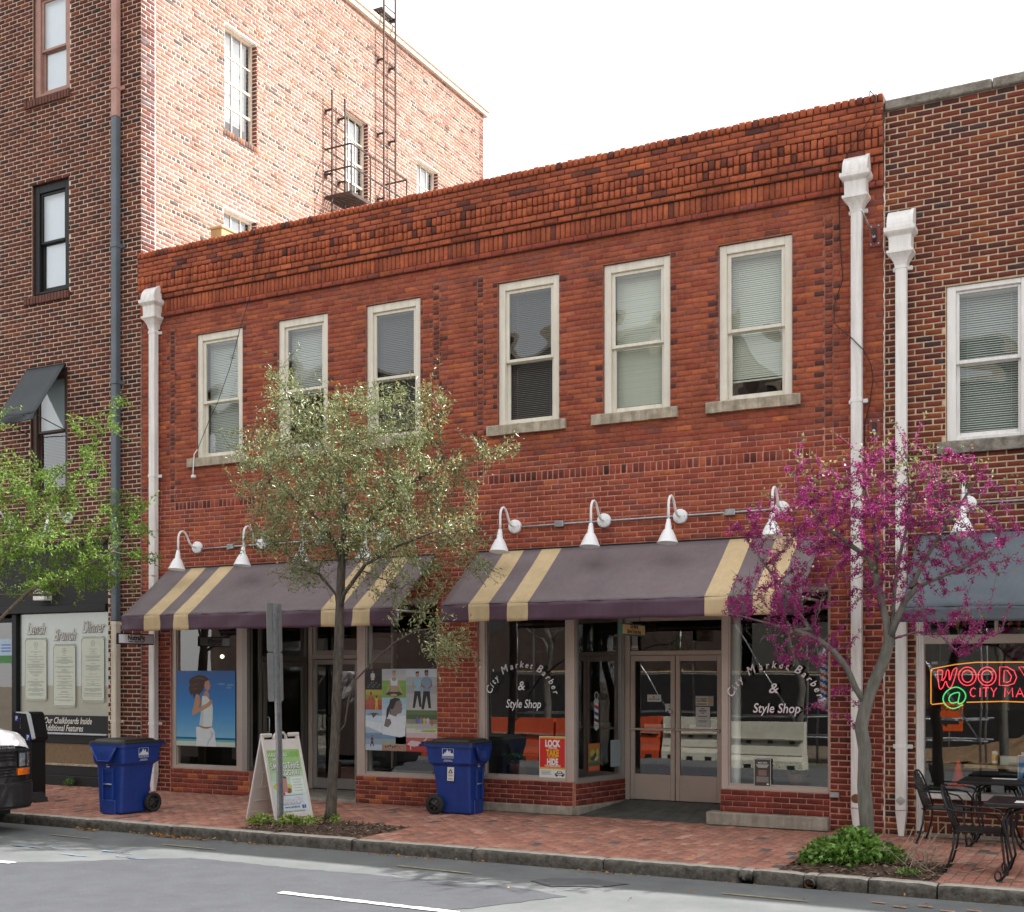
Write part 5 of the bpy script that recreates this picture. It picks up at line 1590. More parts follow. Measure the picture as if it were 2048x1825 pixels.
# ================================================================== sandwich board
t = thing('sandwich_board', 'white A-frame sandwich board with a green smoothie poster beside the tree bed', 'sandwich board', (-10.13, -2.14, 0))
BW = mat('white_board_plastic', (.70, .66, .62), .45, var=.06, vscale=6)
H_, W_ = 1.10, .305
lean = math.atan2(.32, H_)
def leaf_board(side, name):
    mb = MB()
    Mb = Matrix.Rotation(side * lean, 4, 'Y') if True else None
    # local: board in YZ plane, hinge along Y at top; foot swings out to side * x
    S_ = Matrix.Translation((0, 0, 1.10)) @ Matrix.Rotation(-side * lean, 4, 'Y')
    mb.box(-.014, .014, -W_, -W_ + .045, -1.145, 0, BW, .006, M=S_); mb.box(-.014, .014, W_ - .045, W_, -1.145, 0, BW, .006, M=S_)
    mb.box(-.012, .012, -W_ + .045, W_ - .045, -.20, -.055, BW, .004, M=S_); mb.box(-.012, .012, -W_ + .045, W_ - .045, -1.10, -1.045, BW, .004, M=S_)
    mb.box(-.006, .006, -W_ + .045, W_ - .045, -1.045, -.20, BW, M=S_)
    for a, b in ((-W_, -.13), (.13, W_)): mb.box(-.02, .02, a, b, -.02, .03, BW, .01, M=S_)
    mb.tube([(0, -.10, -.06), (0, -.09, .0), (0, -.05, .035), (0, .05, .035), (0, .09, .0), (0, .10, -.06)], .016, 8, BW, M=S_)
    for z in (-.33, -.52, -.72, -.90):                # moulded ribs on the inner face
        mb.box(-side * .006, -side * .016, -.22, .22, z, z + .018, BW, .004, M=S_)
    for y in (-.16, .0, .16): mb.box(-side * .006, -side * .014, y - .008, y + .008, -.70, -.54, BW, .003, M=S_)
    o = mb.build(name, parent=t, local=True)
    return S_, o
S1, lb1 = leaf_board(1, 'board'); S2, lb2 = leaf_board(-1, 'board')
# poster on the street-facing board: u runs along +Y, v up the board
po = MB()
Mp = S1 @ frame((.0075, 0, -.20), (0, 1, 0), (0, 0, 1)) @ Matrix.Diagonal((1, .88, 1, 1))
def pp(u0, u1, v0, v1, c, w=0, th=.0015): po.box(u0, u1, v0, v1, w, w + th, c, M=Mp)
greens = [(.30, .55, .16), (.33, .56, .22), (.40, .60, .33), (.48, .66, .46), (.55, .70, .58), (.60, .72, .70), (.62, .73, .76), (.62, .72, .80)]
for i, g_ in enumerate(greens): pp(-.258, .258, -.115 * (i + 1), -.115 * i, ink(*g_))
Wt = ink(.80, .80, .80); Gd = ink(.10, .20, .06); Kk = ink(.03, .03, .03)
def pt(s_, u, v, size, c, sx=1.0, sh=0.0, bold=.0, al='CENTER', w=.003): po.text(s_, Mp @ Matrix.Translation((u, v, w)), size, c, sx=sx, shear=sh, bold=bold, align=al)
for (s_, u, v, sz, sx) in (('HAVE YOU', -.10, -.10, .085, .72), ('HAD A', -.11, -.16, .065, .75), ('SMOOTHIE', -.01, -.285, .135, .70), ('TODAY?', .06, -.385, .105, .72)):
    pt(s_, u + .003, v - .003, sz, Kk, sx, bold=.006 * sz / .1, w=.0025); pt(s_, u, v, sz, Wt, sx, bold=.002, w=.0035)
for k, s_ in enumerate(('Juice Smoothies', 'Protein Energy Shakes', 'Wheat Grass Shots')): pt(s_, .235, -.05 - .03 * k, .028, Gd, .7, al='RIGHT')
po.prism([(-.14, -.62), (-.05, -.645), (-.03, -.62), (-.02, -.43), (-.15, -.43)], .002, .004, lambda u, v, w: tuple(Mp @ Vector((u, v, w))), ink(.48, .24, .22))
po.prism([(-.15, -.43), (-.02, -.43), (-.03, -.40), (-.14, -.40)], .002, .0045, lambda u, v, w: tuple(Mp @ Vector((u, v, w))), ink(.10, .06, .05))
for (u, v, r, c) in ((-.20, -.55, .045, ink(.65, .55, .08)), (-.005, -.57, .05, ink(.55, .50, .12)), (-.01, -.62, .04, ink(.25, .08, .05)), (-.15, -.64, .03, ink(.60, .06, .08)), (-.10, -.66, .025, ink(.60, .07, .1))):
    po.prism([(u + r * math.cos(q * .5236), v + r * math.sin(q * .5236)) for q in range(12)], .0015, .0035, lambda a, b, w: tuple(Mp @ Vector((a, b, w))), c)
pp(.04, .24, -.66, -.42, ink(.72, .80, .76), .0018)
for k, s_ in enumerate(('Boost Metabolism', 'Natural Foods', 'Increase Pro Biotic', 'Decrease Stress', 'Gain Lean Energy')): pt(s_, .14, -.465 - .042 * k, .028, Gd, .68, w=.004)
pp(-.22, .20, -.694, -.688, Kk, .002)
pt('NutraFit', .0, -.80, .115, ink(.45, .42, .55), .9, bold=.006, w=.0025); pt('NutraFit', .0, -.797, .115, Wt, .9, w=.0035)
pt('Healthy Lifestyle Center', .0, -.832, .036, Kk, .8, .4); pt('www.nutrafit.biz', .0, -.88, .045, Kk, .8, bold=.001)
pp(.155, .215, -.895, -.845, ink(.03, .07, .25), .002); pt('f', .185, -.89, .06, Wt, 1, w=.005)
pp(-.215, -.165, -.895, -.85, ink(.45, .66, .80), .002)
pt('You Eat Smart, You Eat Strong', .0, -.94, .036, Kk, .8, .4)
po.build('poster', parent=lb1, local=True)
t.rotation_euler.z = R(75 - 90)

# ================================================================== sign post
t = thing('sign_post', 'grey steel sign post with two signs seen edge on before the left awning', 'sign post', (-9.70, -2.66, 0))
SM = M['steel']
tilt = Matrix.Translation((-9.70, -2.66, 0)) @ Matrix.Rotation(R(-1.6), 4, 'Y')
mb = MB(); mb.box(-.028, -.022, -.03, .03, -.1, 2.80, SM, M=tilt); mb.box(-.028, .012, -.032, -.027, -.1, 2.80, SM, M=tilt); mb.box(-.028, .012, .027, .032, -.1, 2.80, SM, M=tilt); mb.box(.012, .016, -.047, -.027, -.1, 2.80, SM, M=tilt); mb.box(.012, .016, .027, .047, -.1, 2.80, SM, M=tilt)
mb.build('post', parent=t)
sgm = mat('sign_back_aluminium', (.30, .31, .31), .5, metal=.4, var=.12, vscale=5)
for z0, z1 in ((2.185, 2.80), (1.56, 2.175)):
    sg = MB(); rr = .03; y0_, y1_ = -.15, .15
    pts = []
    for (cy, cz, a0) in ((y1_ - rr, z1 - rr, 0), (y0_ + rr, z1 - rr, 90), (y0_ + rr, z0 + rr, 180), (y1_ - rr, z0 + rr, 270)):
        for k in range(4): pts.append((cy + rr * math.cos(R(a0 + 30 * k)), cz + rr * math.sin(R(a0 + 30 * k))))
    sg.prism(pts, -.034, -.030, lambda u, v, w: tuple(tilt @ Vector((w, u, v))), sgm)
    sg.build('sign_panel', parent=t)
    bo = MB()
    for z in (z0 + .08, z1 - .08): bo.lathe([(0, .012), (.011, .010), (.012, 0)], 6, M['steel'], M=tilt @ Matrix.Translation((-.0295, .0, z)) @ Matrix.Rotation(R(90), 4, 'Y'))
    bo.build('bolt', parent=t)

# ================================================================== parking pay station
t = thing('pay_station', 'black parking pay station with blue P plates behind the white van', 'parking meter', (-14.97, -2.0, 0))
mb = MB()
mb.box(-15.18, -14.76, -2.17, -1.85, .0, .05, M['black_matt'], .01)
mb.box(-15.16, -14.78, -2.15, -1.87, .05, .90, M['black_paint'], .012)
mb.prism([(-15.165, .90), (-14.775, .90), (-14.745, .96), (-14.84, 1.31), (-14.88, 1.335), (-15.165, 1.335)], -2.16, -1.86, lambda u, v, w: (u, w, v), M['black_paint'])
mb.build('cabinet', parent=t)
mb = MB(); mb.prism([(-15.07, 1.338), (-14.865, 1.345), (-14.81, 1.30), (-14.705, .95), (-14.725, .93), (-14.845, 1.31), (-15.07, 1.325)], -2.18, -2.13, lambda u, v, w: (u, w, v), mat('light_grey_trim', (.55, .56, .60), .4)); mb.build('trim', parent=t)
Bl = ink(.02, .05, .28); 
for (x, z_, s_) in ((-15.07, 1.235, .075), (-14.83, .955, .085)):
    f = MB(); Mf = facade(x, z_ - s_ / 2, -2.163); f.box(-s_ / 2, s_ / 2, 0, s_ * 1.15, 0, .003, Bl, .001, M=Mf); f.text('P', Mf @ Matrix.Translation((0, .016, .004)), s_ * 1.1, ink(.8, .8, .8), bold=.002); f.build('plate', parent=t)
f = MB()
for k in range(8): f.box(-15.0, -14.985, -2.163, -2.161, 1.12 + k * .018, 1.09 + k * .018, M['steel'])
f.build('slot', parent=t)
mb = MB(); mb.prism([(-.22, 0), (.22, 0), (.10, .14), (-.10, .14)], -.12, .12, lambda u, v, w: (-14.80 + u * .9, -2.1 + w, v), M['black_matt']); tag(mb.build('station_foot'), 'black wedge shaped foot of the parking pay station by the van bumper', 'pay station foot')  # wedge shaped foot of the pay station, modelled apart from its cabinet

# ================================================================== white van
VW = mat('white_van_paint', (.80, .80, .81), .18, coat=.6)
VB = mat('black_bumper_plastic', (.014, .014, .015), .6, var=.15, vscale=10)
VG = mat('grille_black', (.012, .012, .013), .5)
t = thing('parked_van', 'white van with a black bumper and grille cut off by the left picture edge', 'van', (-12.86, -4.62, ROAD_Z))
def xf(y): return -.05 * (abs(y) / .9) ** 2 - .16 * max(0, (abs(y) - .70) / .3) ** 2
b = MB()
def hood(u, v):
    y = -.97 + 1.94 * v; yy = y / .97
    s_ = u
    x = xf(y) - 1.15 * s_
    ztop = 1.265 + .17 * s_ + .03 * (1 - yy * yy) - .10 * abs(yy) ** 6
    drop = .16 * (1 - min(1, s_ / .16)) ** 2
    return (x - .0, y, ztop - drop)
b.grid(hood, 14, 20, VW)
side = [(-1.1, .32), (-1.1, 1.30), (-1.15, 1.36), (-1.85, 2.02), (-2.1, 2.10), (-5.5, 2.06), (-5.62, 1.95), (-5.62, .40)]
b.prism(side, -.985, .985, lambda u, v, w: (u, w, v), VW)
b.prism([(-1.12, .55), (-1.12, 1.20), (-.40, 1.06), (-.40, .55)], -.96, -.90, lambda u, v, w: (u, w, v), VW); b.prism([(-1.12, .55), (-1.12, 1.20), (-.40, 1.06), (-.40, .55)], .90, .96, lambda u, v, w: (u, w, v), VW)
b.build('body', parent=t, local=True)
g = MB()
def strip(z0, z1, y0, y1, m, mbx, n=14, out=0.0, th=.12):
    vs = []; fs = []
    for i in range(n + 1):
        y = y0 + (y1 - y0) * i / n; x = xf(y) + out
        vs += [(x, y, z0), (x, y, z1), (x - th, y, z1), (x - th, y, z0)]
    for i in range(n):
        for k in range(4): fs.append([4 * i + k, 4 * i + (k + 1) % 4, 4 * i + 4 + (k + 1) % 4, 4 * i + 4 + k])
    fs += [[0, 1, 2, 3], [4 * n + k for k in (3, 2, 1, 0)]]
    mbx.add(vs, fs, m)
strip(.64, 1.10, -.95, .95, VG, g, out=-.03); strip(1.045, 1.08, -.95, .95, VB, g, out=-.005); strip(.86, .915, -.62, .62, VB, g, out=-.002)
for k in range(7):
    for z_ in (.735, .775, .815, .945, .985): strip(z_, z_ + .012, -.60, .60, VB, g, out=-.015) if k == 0 else None
g.build('grille', parent=t, local=True)
bm_ = MB(); strip(.35, .62, -.97, .97, VB, bm_, 20, out=.05, th=.22); strip(.60, .645, -.96, .96, VB, bm_, 20, out=.035, th=.22); strip(.31, .355, -.95, .95, VB, bm_, 20, out=.02, th=.2)
bm_.build('bumper', parent=t, local=True)
lens = mat('clear_headlight', (.45, .48, .50), .06, metal=.6, var=.35, vscale=18, coat=1)
amber = mat('amber_lens', (.75, .16, .01), .15, coat=1)
for s_ in (-1, 1):
    h = MB(); strip(.845, 1.03, s_ * .66, s_ * .90, lens, h, 6, out=-.005, th=.06)
    for (z0, z1, a0, a1) in ((1.02, 1.035, .65, .91), (.82, .835, .65, .91)): strip(z0, z1, s_ * a0, s_ * a1, VB, h, 6, out=.0, th=.06)
    h.box(xf(.66) - .06, xf(.66) + .002, s_ * .645, s_ * .66, .82, 1.03, VB); h.box(xf(.75) - .01, xf(.75) + .006, s_ * .775, s_ * .785, .84, 1.02, VB)
    h.build('headlight', parent=t, local=True)
    q = MB(); strip(.735, .825, s_ * .64, s_ * .91, amber, q, 6, out=.0, th=.06); q.build('turn_signal', parent=t, local=True)
    f = MB(); f.prism([(-.42, 1.09), (-1.12, 1.20), (-1.12, .55), (-.40, .70)], s_ * .90, s_ * .975, lambda u, v, w: (u, w, v), VW); f.build('fender', parent=t, local=True)
    for wx in (-.93, -4.5):
        w = MB(); Mw = Matrix.Translation((wx, s_ * .86, .365)) @ Matrix.Rotation(R(90), 4, 'X')
        w.lathe([(.20, -.11), (.335, -.115), (.365, -.085), (.365, .085), (.335, .115), (.20, .11), (.20, -.11)], 28, TYRE, M=Mw); wh = w.build('wheel', parent=t, local=True)
        rm = MB(); rm.lathe([(0, -.07), (.205, -.09), (.205, .09), (0, .07)], 20, M['steel'], M=Mw); rm.build('rim', parent=wh, local=True)
ww = MB(); gl_d = mat('dark_windscreen', (.02, .022, .025), .05, coat=1)
ww.prism([(-1.19, 1.385), (-1.84, 2.0), (-1.835, 2.02), (-1.16, 1.385)], -.86, .86, lambda u, v, w: (u + .012, w, v + .004), gl_d); ww.build('windscreen', parent=t, local=True)
ub = MB(); ub.box(-5.5, -.3, -.75, .75, .22, .45, VG); ub.build('underbody', parent=t, local=True)
tx = MB(); tx.text('19117-K13', frame((xf(.45) + .012, .42, 1.085), (0, 1, 0), (-.35, 0, 1)), .07, ink(.25, .25, .27)); tx.build('lettering', parent=t, local=True)

# ================================================================== cafe furniture
IR = M['iron']
def cafe_chair(label, loc, rz):
    """Faces local +x. Seat .45 high, hooped back of slats, curved arms."""
    t = thing('cafe_chair', label, 'chair', loc, 'black wrought iron cafe chairs')
    s_ = MB(); s_.box(-.22, .24, -.225, .225, .435, .449, IR, .006)
    s_.tube([(-.22, -.22, .44), (.24, -.22, .44), (.24, .22, .44), (-.22, .22, .44)], .010, 6, IR, closed=True); s_.build('seat', parent=t, local=True)
    lg = [[(.215, .21, .44), (.235, .215, .25), (.25, .225, .10), (.262, .23, .0)], [(-.20, .205, .46), (-.215, .215, .25), (-.255, .225, .08), (-.285, .232, .0)]]
    for sy in (-1, 1):
        for L in lg:
            m_ = MB(); m_.tube([(x, sy * y, z) for x, y, z in L], .0115, 8, IR); m_.lathe([(0, 0), (.024, 0), (.024, .012), (.012, .018), (0, .018)], 10, IR, M=Matrix.Translation((L[-1][0], sy * L[-1][1], 0))); m_.build('leg', parent=t, local=True)
        a = MB(); a.tube([(-.30, sy * .215, .70), (-.22, sy * .235, .665), (-.10, sy * .245, .655), (.06, sy * .245, .655), (.17, sy * .24, .63), (.225, sy * .23, .56), (.23, sy * .22, .44)], .011, 8, IR); a.build('arm', parent=t, local=True)
    def bx(z): return -.20 - .30 * (z - .45)
    bk = MB()
    hoop = [(bx(.42), -.205, .42), (bx(.6), -.215, .6), (bx(.75), -.21, .75), (bx(.84), -.175, .84), (bx(.895), -.10, .895), (bx(.91), 0, .91), (bx(.895), .10, .895), (bx(.84), .175, .84), (bx(.75), .21, .75), (bx(.6), .215, .6), (bx(.42), .205, .42)]
    bk.tube(hoop, .0115, 8, IR); bk.tube([(bx(.47), -.205, .47), (bx(.47) - .02, 0, .47), (bx(.47), .205, .47)], .009, 6, IR); bk.build('back_frame', parent=t, local=True)
    for k in range(9):
        y = -.16 + k * .04; zt_ = .905 - .55 * (abs(y) / .205) ** 2.6 * .35
        m_ = MB(); m_.box(-.0035, .0035, y - .0055, y + .0055, 0, 1, IR, M=Matrix(((1, 0, bx(zt_) - bx(.47), bx(.47) - .012), (0, 1, 0, 0), (0, 0, zt_ - .47, .47), (0, 0, 0, 1)))); m_.build('slat', parent=t, local=True)
    t.rotation_euler.z = rz
    t.scale = (1, 1, .89)
    return t
def cafe_table(label, loc, lx, ly):
    t = thing('cafe_table', label, 'table', loc, 'black metal cafe tables')
    tp = MB(); tp.box(-lx / 2, lx / 2, -ly / 2, ly / 2, .715, .722, IR)
    for e in (-1, 1): tp.box(-lx / 2, lx / 2, e * ly / 2 - .012, e * ly / 2 + .012, .695, .728, IR, .006); tp.box(e * lx / 2 - .012, e * lx / 2 + .012, -ly / 2, ly / 2, .6951, .7279, IR, .006)
    n = int(lx / .02)
    for k in range(n): tp.box(-lx / 2 + .014 + k * .02, -lx / 2 + .026 + k * .02, -ly / 2 + .012, ly / 2 - .012, .722, .7275, IR)
    tp.build('top', parent=t, local=True)
    for sx in (-1, 1):
        for sy in (-1, 1):
            q = MB(); cx, cy = sx * (lx / 2 - .20), sy * (ly / 2 - .20)
            for o in (0, .03):
                q.tube([(cx - sx * .10, cy - sy * .10, .70 - o), (cx + sx * (.02 - o), cy + sy * (.02 - o), .66 - o), (cx + sx * (.06 - o), cy + sy * (.06 - o), .56), (cx + sx * (.02), cy + sy * .02, .36), (cx - sx * .01, cy - sy * .01, .20), (cx + sx * .04, cy + sy * .04, .06), (cx + sx * .08, cy + sy * .08, .012)], .011, 8, IR)
            q.tube([(cx + sx * .10 + .035 * math.cos(a_) * .7 * sx, cy + sy * .10 + .035 * math.cos(a_) * .7 * sy, .055 + .042 * math.sin(a_)) for a_ in [i * .5 - 1.6 for i in range(13)]], .008, 6, IR)
            q.lathe([(0, 0), (.03, 0), (.03, .01), (0, .012)], 10, IR, M=Matrix.Translation((cx + sx * .09, cy + sy * .09, 0))); q.build('leg', parent=t, local=True)
    return t
cafe_chair('black iron cafe chair nearest the kerb, beside the leafy shrub', (-1.48, -2.30, 0), R(2))
cafe_chair('black iron cafe chair against the brick wall under the cafe window', (-2.04, -.42, 0), R(-4))
cafe_chair('black iron cafe chair at the right picture edge facing the other chairs', (-.86, -.36, 0), R(182))
cafe_table('black slatted cafe table near the kerb at the right picture edge', (-.96, -2.66, 0), .76, .76)
cafe_table('black cafe table under the cafe window by the brick wall', (-1.50, -.40, 0), .76, .68)
mb = MB(); mb.box(-1.10, -.82, -2.92, -2.76, .7285, .735, M['white_paint'], .002); tag(mb.build('paper_menu'), 'white paper menu lying on the near cafe table', 'menu')
mb = MB(); mb.box(-1.58, -1.32, -.30, -.18, .7285, .733, M['white_paint'], .001); tag(mb.build('paper_menu'), 'white paper menu lying on the cafe table by the window', 'menu')
# ================================================================== trees
def colonize(roots, attractors, step=.11, kill=.22, infl=.9, iters=140, bias=(0, 0, .12), wob=.25, seed=1):
    """Space colonisation: roots are polylines [(point, parent index or None)]; returns nodes and parents."""
    rg = np.random.default_rng(seed)
    nodes = [np.array(p, float) for p, _ in roots]; par = [q for _, q in roots]
    A = np.array(attractors, float)
    N = np.array(nodes)
    D = np.linalg.norm(A[:, None] - N[None], axis=2); bi = D.argmin(1); bd = D.min(1)
    alive = np.ones(len(A), bool)
    for it in range(iters):
        act = alive & (bd < infl)
        if not act.any():
            act = alive & (bd < bd[alive].min() + .4) if alive.any() else act
            if not act.any(): break
        idx = bi[act]; vec = A[act] - np.array(nodes)[idx]; vec /= np.linalg.norm(vec, axis=1)[:, None] + 1e-9
        new = []
        for i in np.unique(idx):
            d = vec[idx == i].mean(0) + np.array(bias) + rg.normal(0, wob, 3)
            d /= np.linalg.norm(d) + 1e-9
            new.append((i, nodes[i] + d * step))
        n0 = len(nodes)
        for i, p in new: nodes.append(p); par.append(int(i))
        NP = np.array([p for _, p in new])
        D = np.linalg.norm(A[:, None] - NP[None], axis=2); m = D.min(1); mi = D.argmin(1) + n0
        up = m < bd; bd = np.where(up, m, bd); bi = np.where(up, mi, bi)
        alive &= bd > kill
        if not alive.any() or len(nodes) > 5200: break
    return np.array(nodes), par

def radii(nodes, par, r0, tip, e=2.3):
    n = len(nodes); raw = np.zeros(n); kids = [[] for _ in range(n)]
    for i, p in enumerate(par):
        if p is not None: kids[p].append(i)
    order = list(range(n))[::-1]
    for i in order:
        if not kids[i]: raw[i] = 1
        else: raw[i] = sum(raw[k] ** e for k in kids[i]) ** (1 / e)
    p = math.log(tip / r0) / math.log(1 / raw[0]) if raw[0] > 1 else 1
    return tip * raw ** p, kids

def limbs(mb, nodes, par, rad, kids, m, rmin=0.0, flare=None):
    """Sweep tubes along the branch chains."""
    n = len(nodes)
    started = [0]; seen = set()
    stack = [(0, None)]
    while stack:
        s_, p = stack.pop()
        chain = [p, s_] if p is not None else [s_]
        cur = s_
        while kids[cur]:
            ks = sorted(kids[cur], key=lambda k: -rad[k])
            for k in ks[1:]: stack.append((k, cur))
            cur = ks[0]; chain.append(cur)
        if len(chain) < 2: continue
        pts = [nodes[i] for i in chain]; rr = [float(rad[i]) for i in chain]
        if p is not None: rr[0] = min(rr[0], rr[1] * 1.15)
        big = max(rr)
        sides = 10 if big > .04 else (6 if big > .012 else (4 if big > .005 else 3))
        if flare and p is None:
            for i in range(len(rr)): rr[i] *= 1 + flare * math.exp(-((pts[i][2] - pts[0][2]) / .12))
        if p is None:
            for i in range(len(rr)): rr[i] *= 1 + random.uniform(-.05, .07)
        mb.tube(pts, rr, sides, m, caps=(sides > 4))

def leaf_cloud(P, D, L, W, rg, m, name, parent, shade, fold=.25, curl=.2, kind=None, up=.25, flatten=0.0):
    """One folded blade per point: P base points, D directions, L lengths, W widths."""
    n = len(P)
    D = D / (np.linalg.norm(D, axis=1)[:, None] + 1e-9)
    ref = rg.normal(0, 1, (n, 3)); ref[:, 2] += flatten * 3
    S = np.cross(D, ref); S /= np.linalg.norm(S, axis=1)[:, None] + 1e-9
    Nn = np.cross(S, D)
    L = L[:, None]; W = W[:, None]
    mid = P + D * L * .5
    tip = P + D * L - Nn * L * curl
    co = np.stack([P, mid + S * W / 2 + Nn * W * fold, tip, mid - S * W / 2 + Nn * W * fold], 1)
    q = np.array([[0, 1, 2], [0, 2, 3]])
    f = (q[None] + (np.arange(n) * 4)[:, None, None]).reshape(-1, 3)
    me = fast_mesh(name, co.reshape(-1, 3) - np.array(ORG.get(parent.name, (0, 0, 0))), f, [m], np.repeat(shade, 2), 'leaf_shade', 'FLOAT')
    o = bpy.data.objects.new(name, me); put(o, parent)
    return o

def blob_points(rg, n, blobs):
    """Points spread through several ellipsoids (centre, radii, weight)."""
    w = np.array([b[2] for b in blobs], float); w /= w.sum(); out = []
    for (c, r, _), k in zip(blobs, rg.multinomial(n, w)):
        d = rg.normal(0, 1, (k, 3)); d /= np.linalg.norm(d, axis=1)[:, None]
        out.append(np.array(c) + d * (rg.uniform(0, 1, (k, 1)) ** .42) * np.array(r))
    return np.concatenate(out)

def path(pts, step=.12):
    out = []
    for a, b in zip(pts[:-1], pts[1:]):
        a = np.array(a, float); b = np.array(b, float); n = max(1, int(np.linalg.norm(b - a) / step))
        for i in range(n): out.append(a + (b - a) * i / n)
    out.append(np.array(pts[-1], float))
    return out
def skeleton(lines):
    """lines: list of (points, attach) where attach is None or (line index, fraction)."""
    roots = []; start = []
    for pts, att in lines:
        pp_ = path(pts); i0 = len(roots)
        if att is None: prev = None
        else:
            s0, n0 = start[att[0]]; prev = s0 + min(n0 - 1, int(att[1] * (n0 - 1))); pp_ = pp_[1:]
        for p in pp_:
            roots.append((p, prev)); prev = len(roots) - 1
        start.append((i0, len(roots) - i0))
    return roots

def bark(name, a, b, sc=16):
    m = mat(name, a, .95, var=0, col2=b, vscale=sc, bump=1.0, bscale=45, detail=7)
    nt = m.node_tree
    for n in nt.nodes:
        if n.type == 'TEX_NOISE':
            mp = nt.nodes.new('ShaderNodeMapping'); mp.inputs['Scale'].default_value = (1, 1, .22)
            src = n.inputs['Vector'].links[0].from_socket
            nt.links.new(src, mp.inputs['Vector']); nt.links.new(mp.outputs[0], n.inputs['Vector'])
    return m
BARK_G = bark('grey_brown_bark', (.040, .033, .026), (.135, .115, .092), 34)
BARK_R = bark('smooth_grey_bark', (.085, .080, .068), (.19, .18, .155), 16)
BARK_L = bark('dark_twig_bark', (.075, .06, .045), (.16, .13, .10), 20)

def sprays(mb, nodes, par, kids, rg, lo, hi, up, m, frac=1.0):
    """Thin free twigs growing on from the branch ends; returns points and directions along them."""
    P, D, F = [], [], []
    for i in range(len(nodes)):
        if kids[i] or par[i] is None or rg.uniform() > frac: continue
        d = nodes[i] - nodes[par[i]]; d = d / (np.linalg.norm(d) + 1e-9) + rg.normal(0, .35, 3) + np.array([0, 0, up]); d /= np.linalg.norm(d)
        L = rg.uniform(lo, hi); b = rg.normal(0, .18, 3)
        pts = [nodes[i] + d * L * t_ + b * L * t_ * t_ for t_ in (0, .35, .7, 1.0)]
        mb.tube(pts, [.0028, .0024, .002, .0012], 3, m, caps=False)
        for t_ in np.arange(.05, 1.0, .018 / L):
            P.append(nodes[i] + d * L * t_ + b * L * t_ * t_); D.append(d); F.append(t_)
    return np.array(P), np.array(D), np.array(F)

# --- the evergreen street tree in front of the left awning
TX, TY = -9.20, -2.30
t = thing('evergreen_tree', 'slender street tree with silvery green narrow leaves before the left striped awning', 'tree', (TX, TY, 0), 'street trees')
rg = np.random.default_rng(21)
def wp(px_, py_, y):
    """World point on the plane y seen at a photograph position."""
    u = (px_ - 1024) / 2430.6; w = -(py_ - 1349.2) / 2430.6
    d = np.array([-math.sin(YAW) + u * math.cos(YAW), math.cos(YAW) + u * math.sin(YAW), w]); k = (y - CAM[1]) / d[1]
    return CAM + d * k
trunk = [wp(661, 1640, TY), wp(665, 1560, TY), wp(671, 1470, TY), wp(674, 1380, TY), wp(678, 1290, TY + .02), wp(680, 1200, TY + .04), wp(684, 1110, TY + .05), wp(690, 1040, TY), wp(680, 960, TY - .03), wp(688, 880, TY), wp(700, 800, TY)]
side = [wp(670, 1475, TY), wp(690, 1450, TY - .05), wp(697, 1400, TY - .10), wp(712, 1360, TY - .16), wp(750, 1320, TY - .22), wp(790, 1285, TY - .30), wp(830, 1262, TY - .38), wp(870, 1258, TY - .42)]
l2 = [trunk[6], wp(640, 1040, TY - .3), wp(580, 990, TY - .5), wp(530, 940, TY - .6)]
l3 = [trunk[6], wp(740, 1040, TY + .3), wp(800, 980, TY + .5), wp(880, 930, TY + .55)]
l4 = [trunk[5], wp(730, 1130, TY - .25), wp(800, 1090, TY - .5), wp(880, 1060, TY - .7)]
l5 = [trunk[5], wp(640, 1150, TY + .25), wp(590, 1120, TY + .45), wp(530, 1090, TY + .5)]
l6 = [trunk[8], wp(640, 880, TY + .2), wp(580, 800, TY + .2), wp(548, 740, TY + .1)]
roots = skeleton([(trunk, None), (side, (0, .215)), (l2, (0, .60)), (l3, (0, .61)), (l4, (0, .50)), (l5, (0, .47)), (l6, (0, .80))])
def eb(px_, py_, rx, rz, ry, w, dy=0): return (tuple(wp(px_, py_, TY + dy)), (rx / 157., ry, rz / 157.), w)
blobs = [eb(690, 950, 185, 120, 1.15, 5), eb(610, 840, 95, 80, .7, 2.0), eb(760, 850, 110, 80, .8, 2.0), eb(560, 960, 85, 100, .8, 1.8), eb(840, 960, 115, 100, .9, 2.2), eb(700, 1060, 220, 75, 1.1, 3.0),
         eb(560, 760, 45, 50, .35, .8), eb(850, 800, 60, 40, .4, .5), eb(990, 900, 50, 22, .3, .35), eb(905, 1070, 80, 55, .6, 1.1), eb(500, 900, 60, 50, .5, .7), eb(900, 1290, 55, 55, .35, 1.1, -.4), eb(540, 1080, 60, 40, .5, .5),
         eb(850, 1150, 70, 50, .5, .8), eb(600, 1150, 60, 40, .4, .25), eb(790, 1180, 60, 40, .4, .3), eb(960, 1140, 40, 25, .3, .2)]
att = blob_points(rg, 2300, blobs)
nodes, par = colonize(roots, att, step=.085, kill=.15, infl=.8, wob=.30, bias=(0, 0, .06), seed=4)
rad, kids = radii(nodes, par, .062, .0028)
mb = MB(); limbs(mb, nodes, par, rad, kids, BARK_G, flare=.35); SP, SD, SF = sprays(mb, nodes, par, kids, rg, .12, .34, .25, BARK_G); mb.build('trunk', parent=t, recalc=False)
print('tree1 nodes', len(nodes))
tw = np.where(rad < .0075)[0]; tw = tw[[par[i] is not None for i in tw]]
k = 20
idx = np.repeat(tw, k); n = len(idx)
pd = nodes[idx] - nodes[[par[i] for i in idx]]; pd /= np.linalg.norm(pd, axis=1)[:, None] + 1e-9
P_ = nodes[idx] - pd * rg.uniform(0, .085, (n, 1)) + rg.normal(0, .048, (n, 3))
D_ = pd * .8 + rg.normal(0, .75, (n, 3)); D_[:, 2] += .1
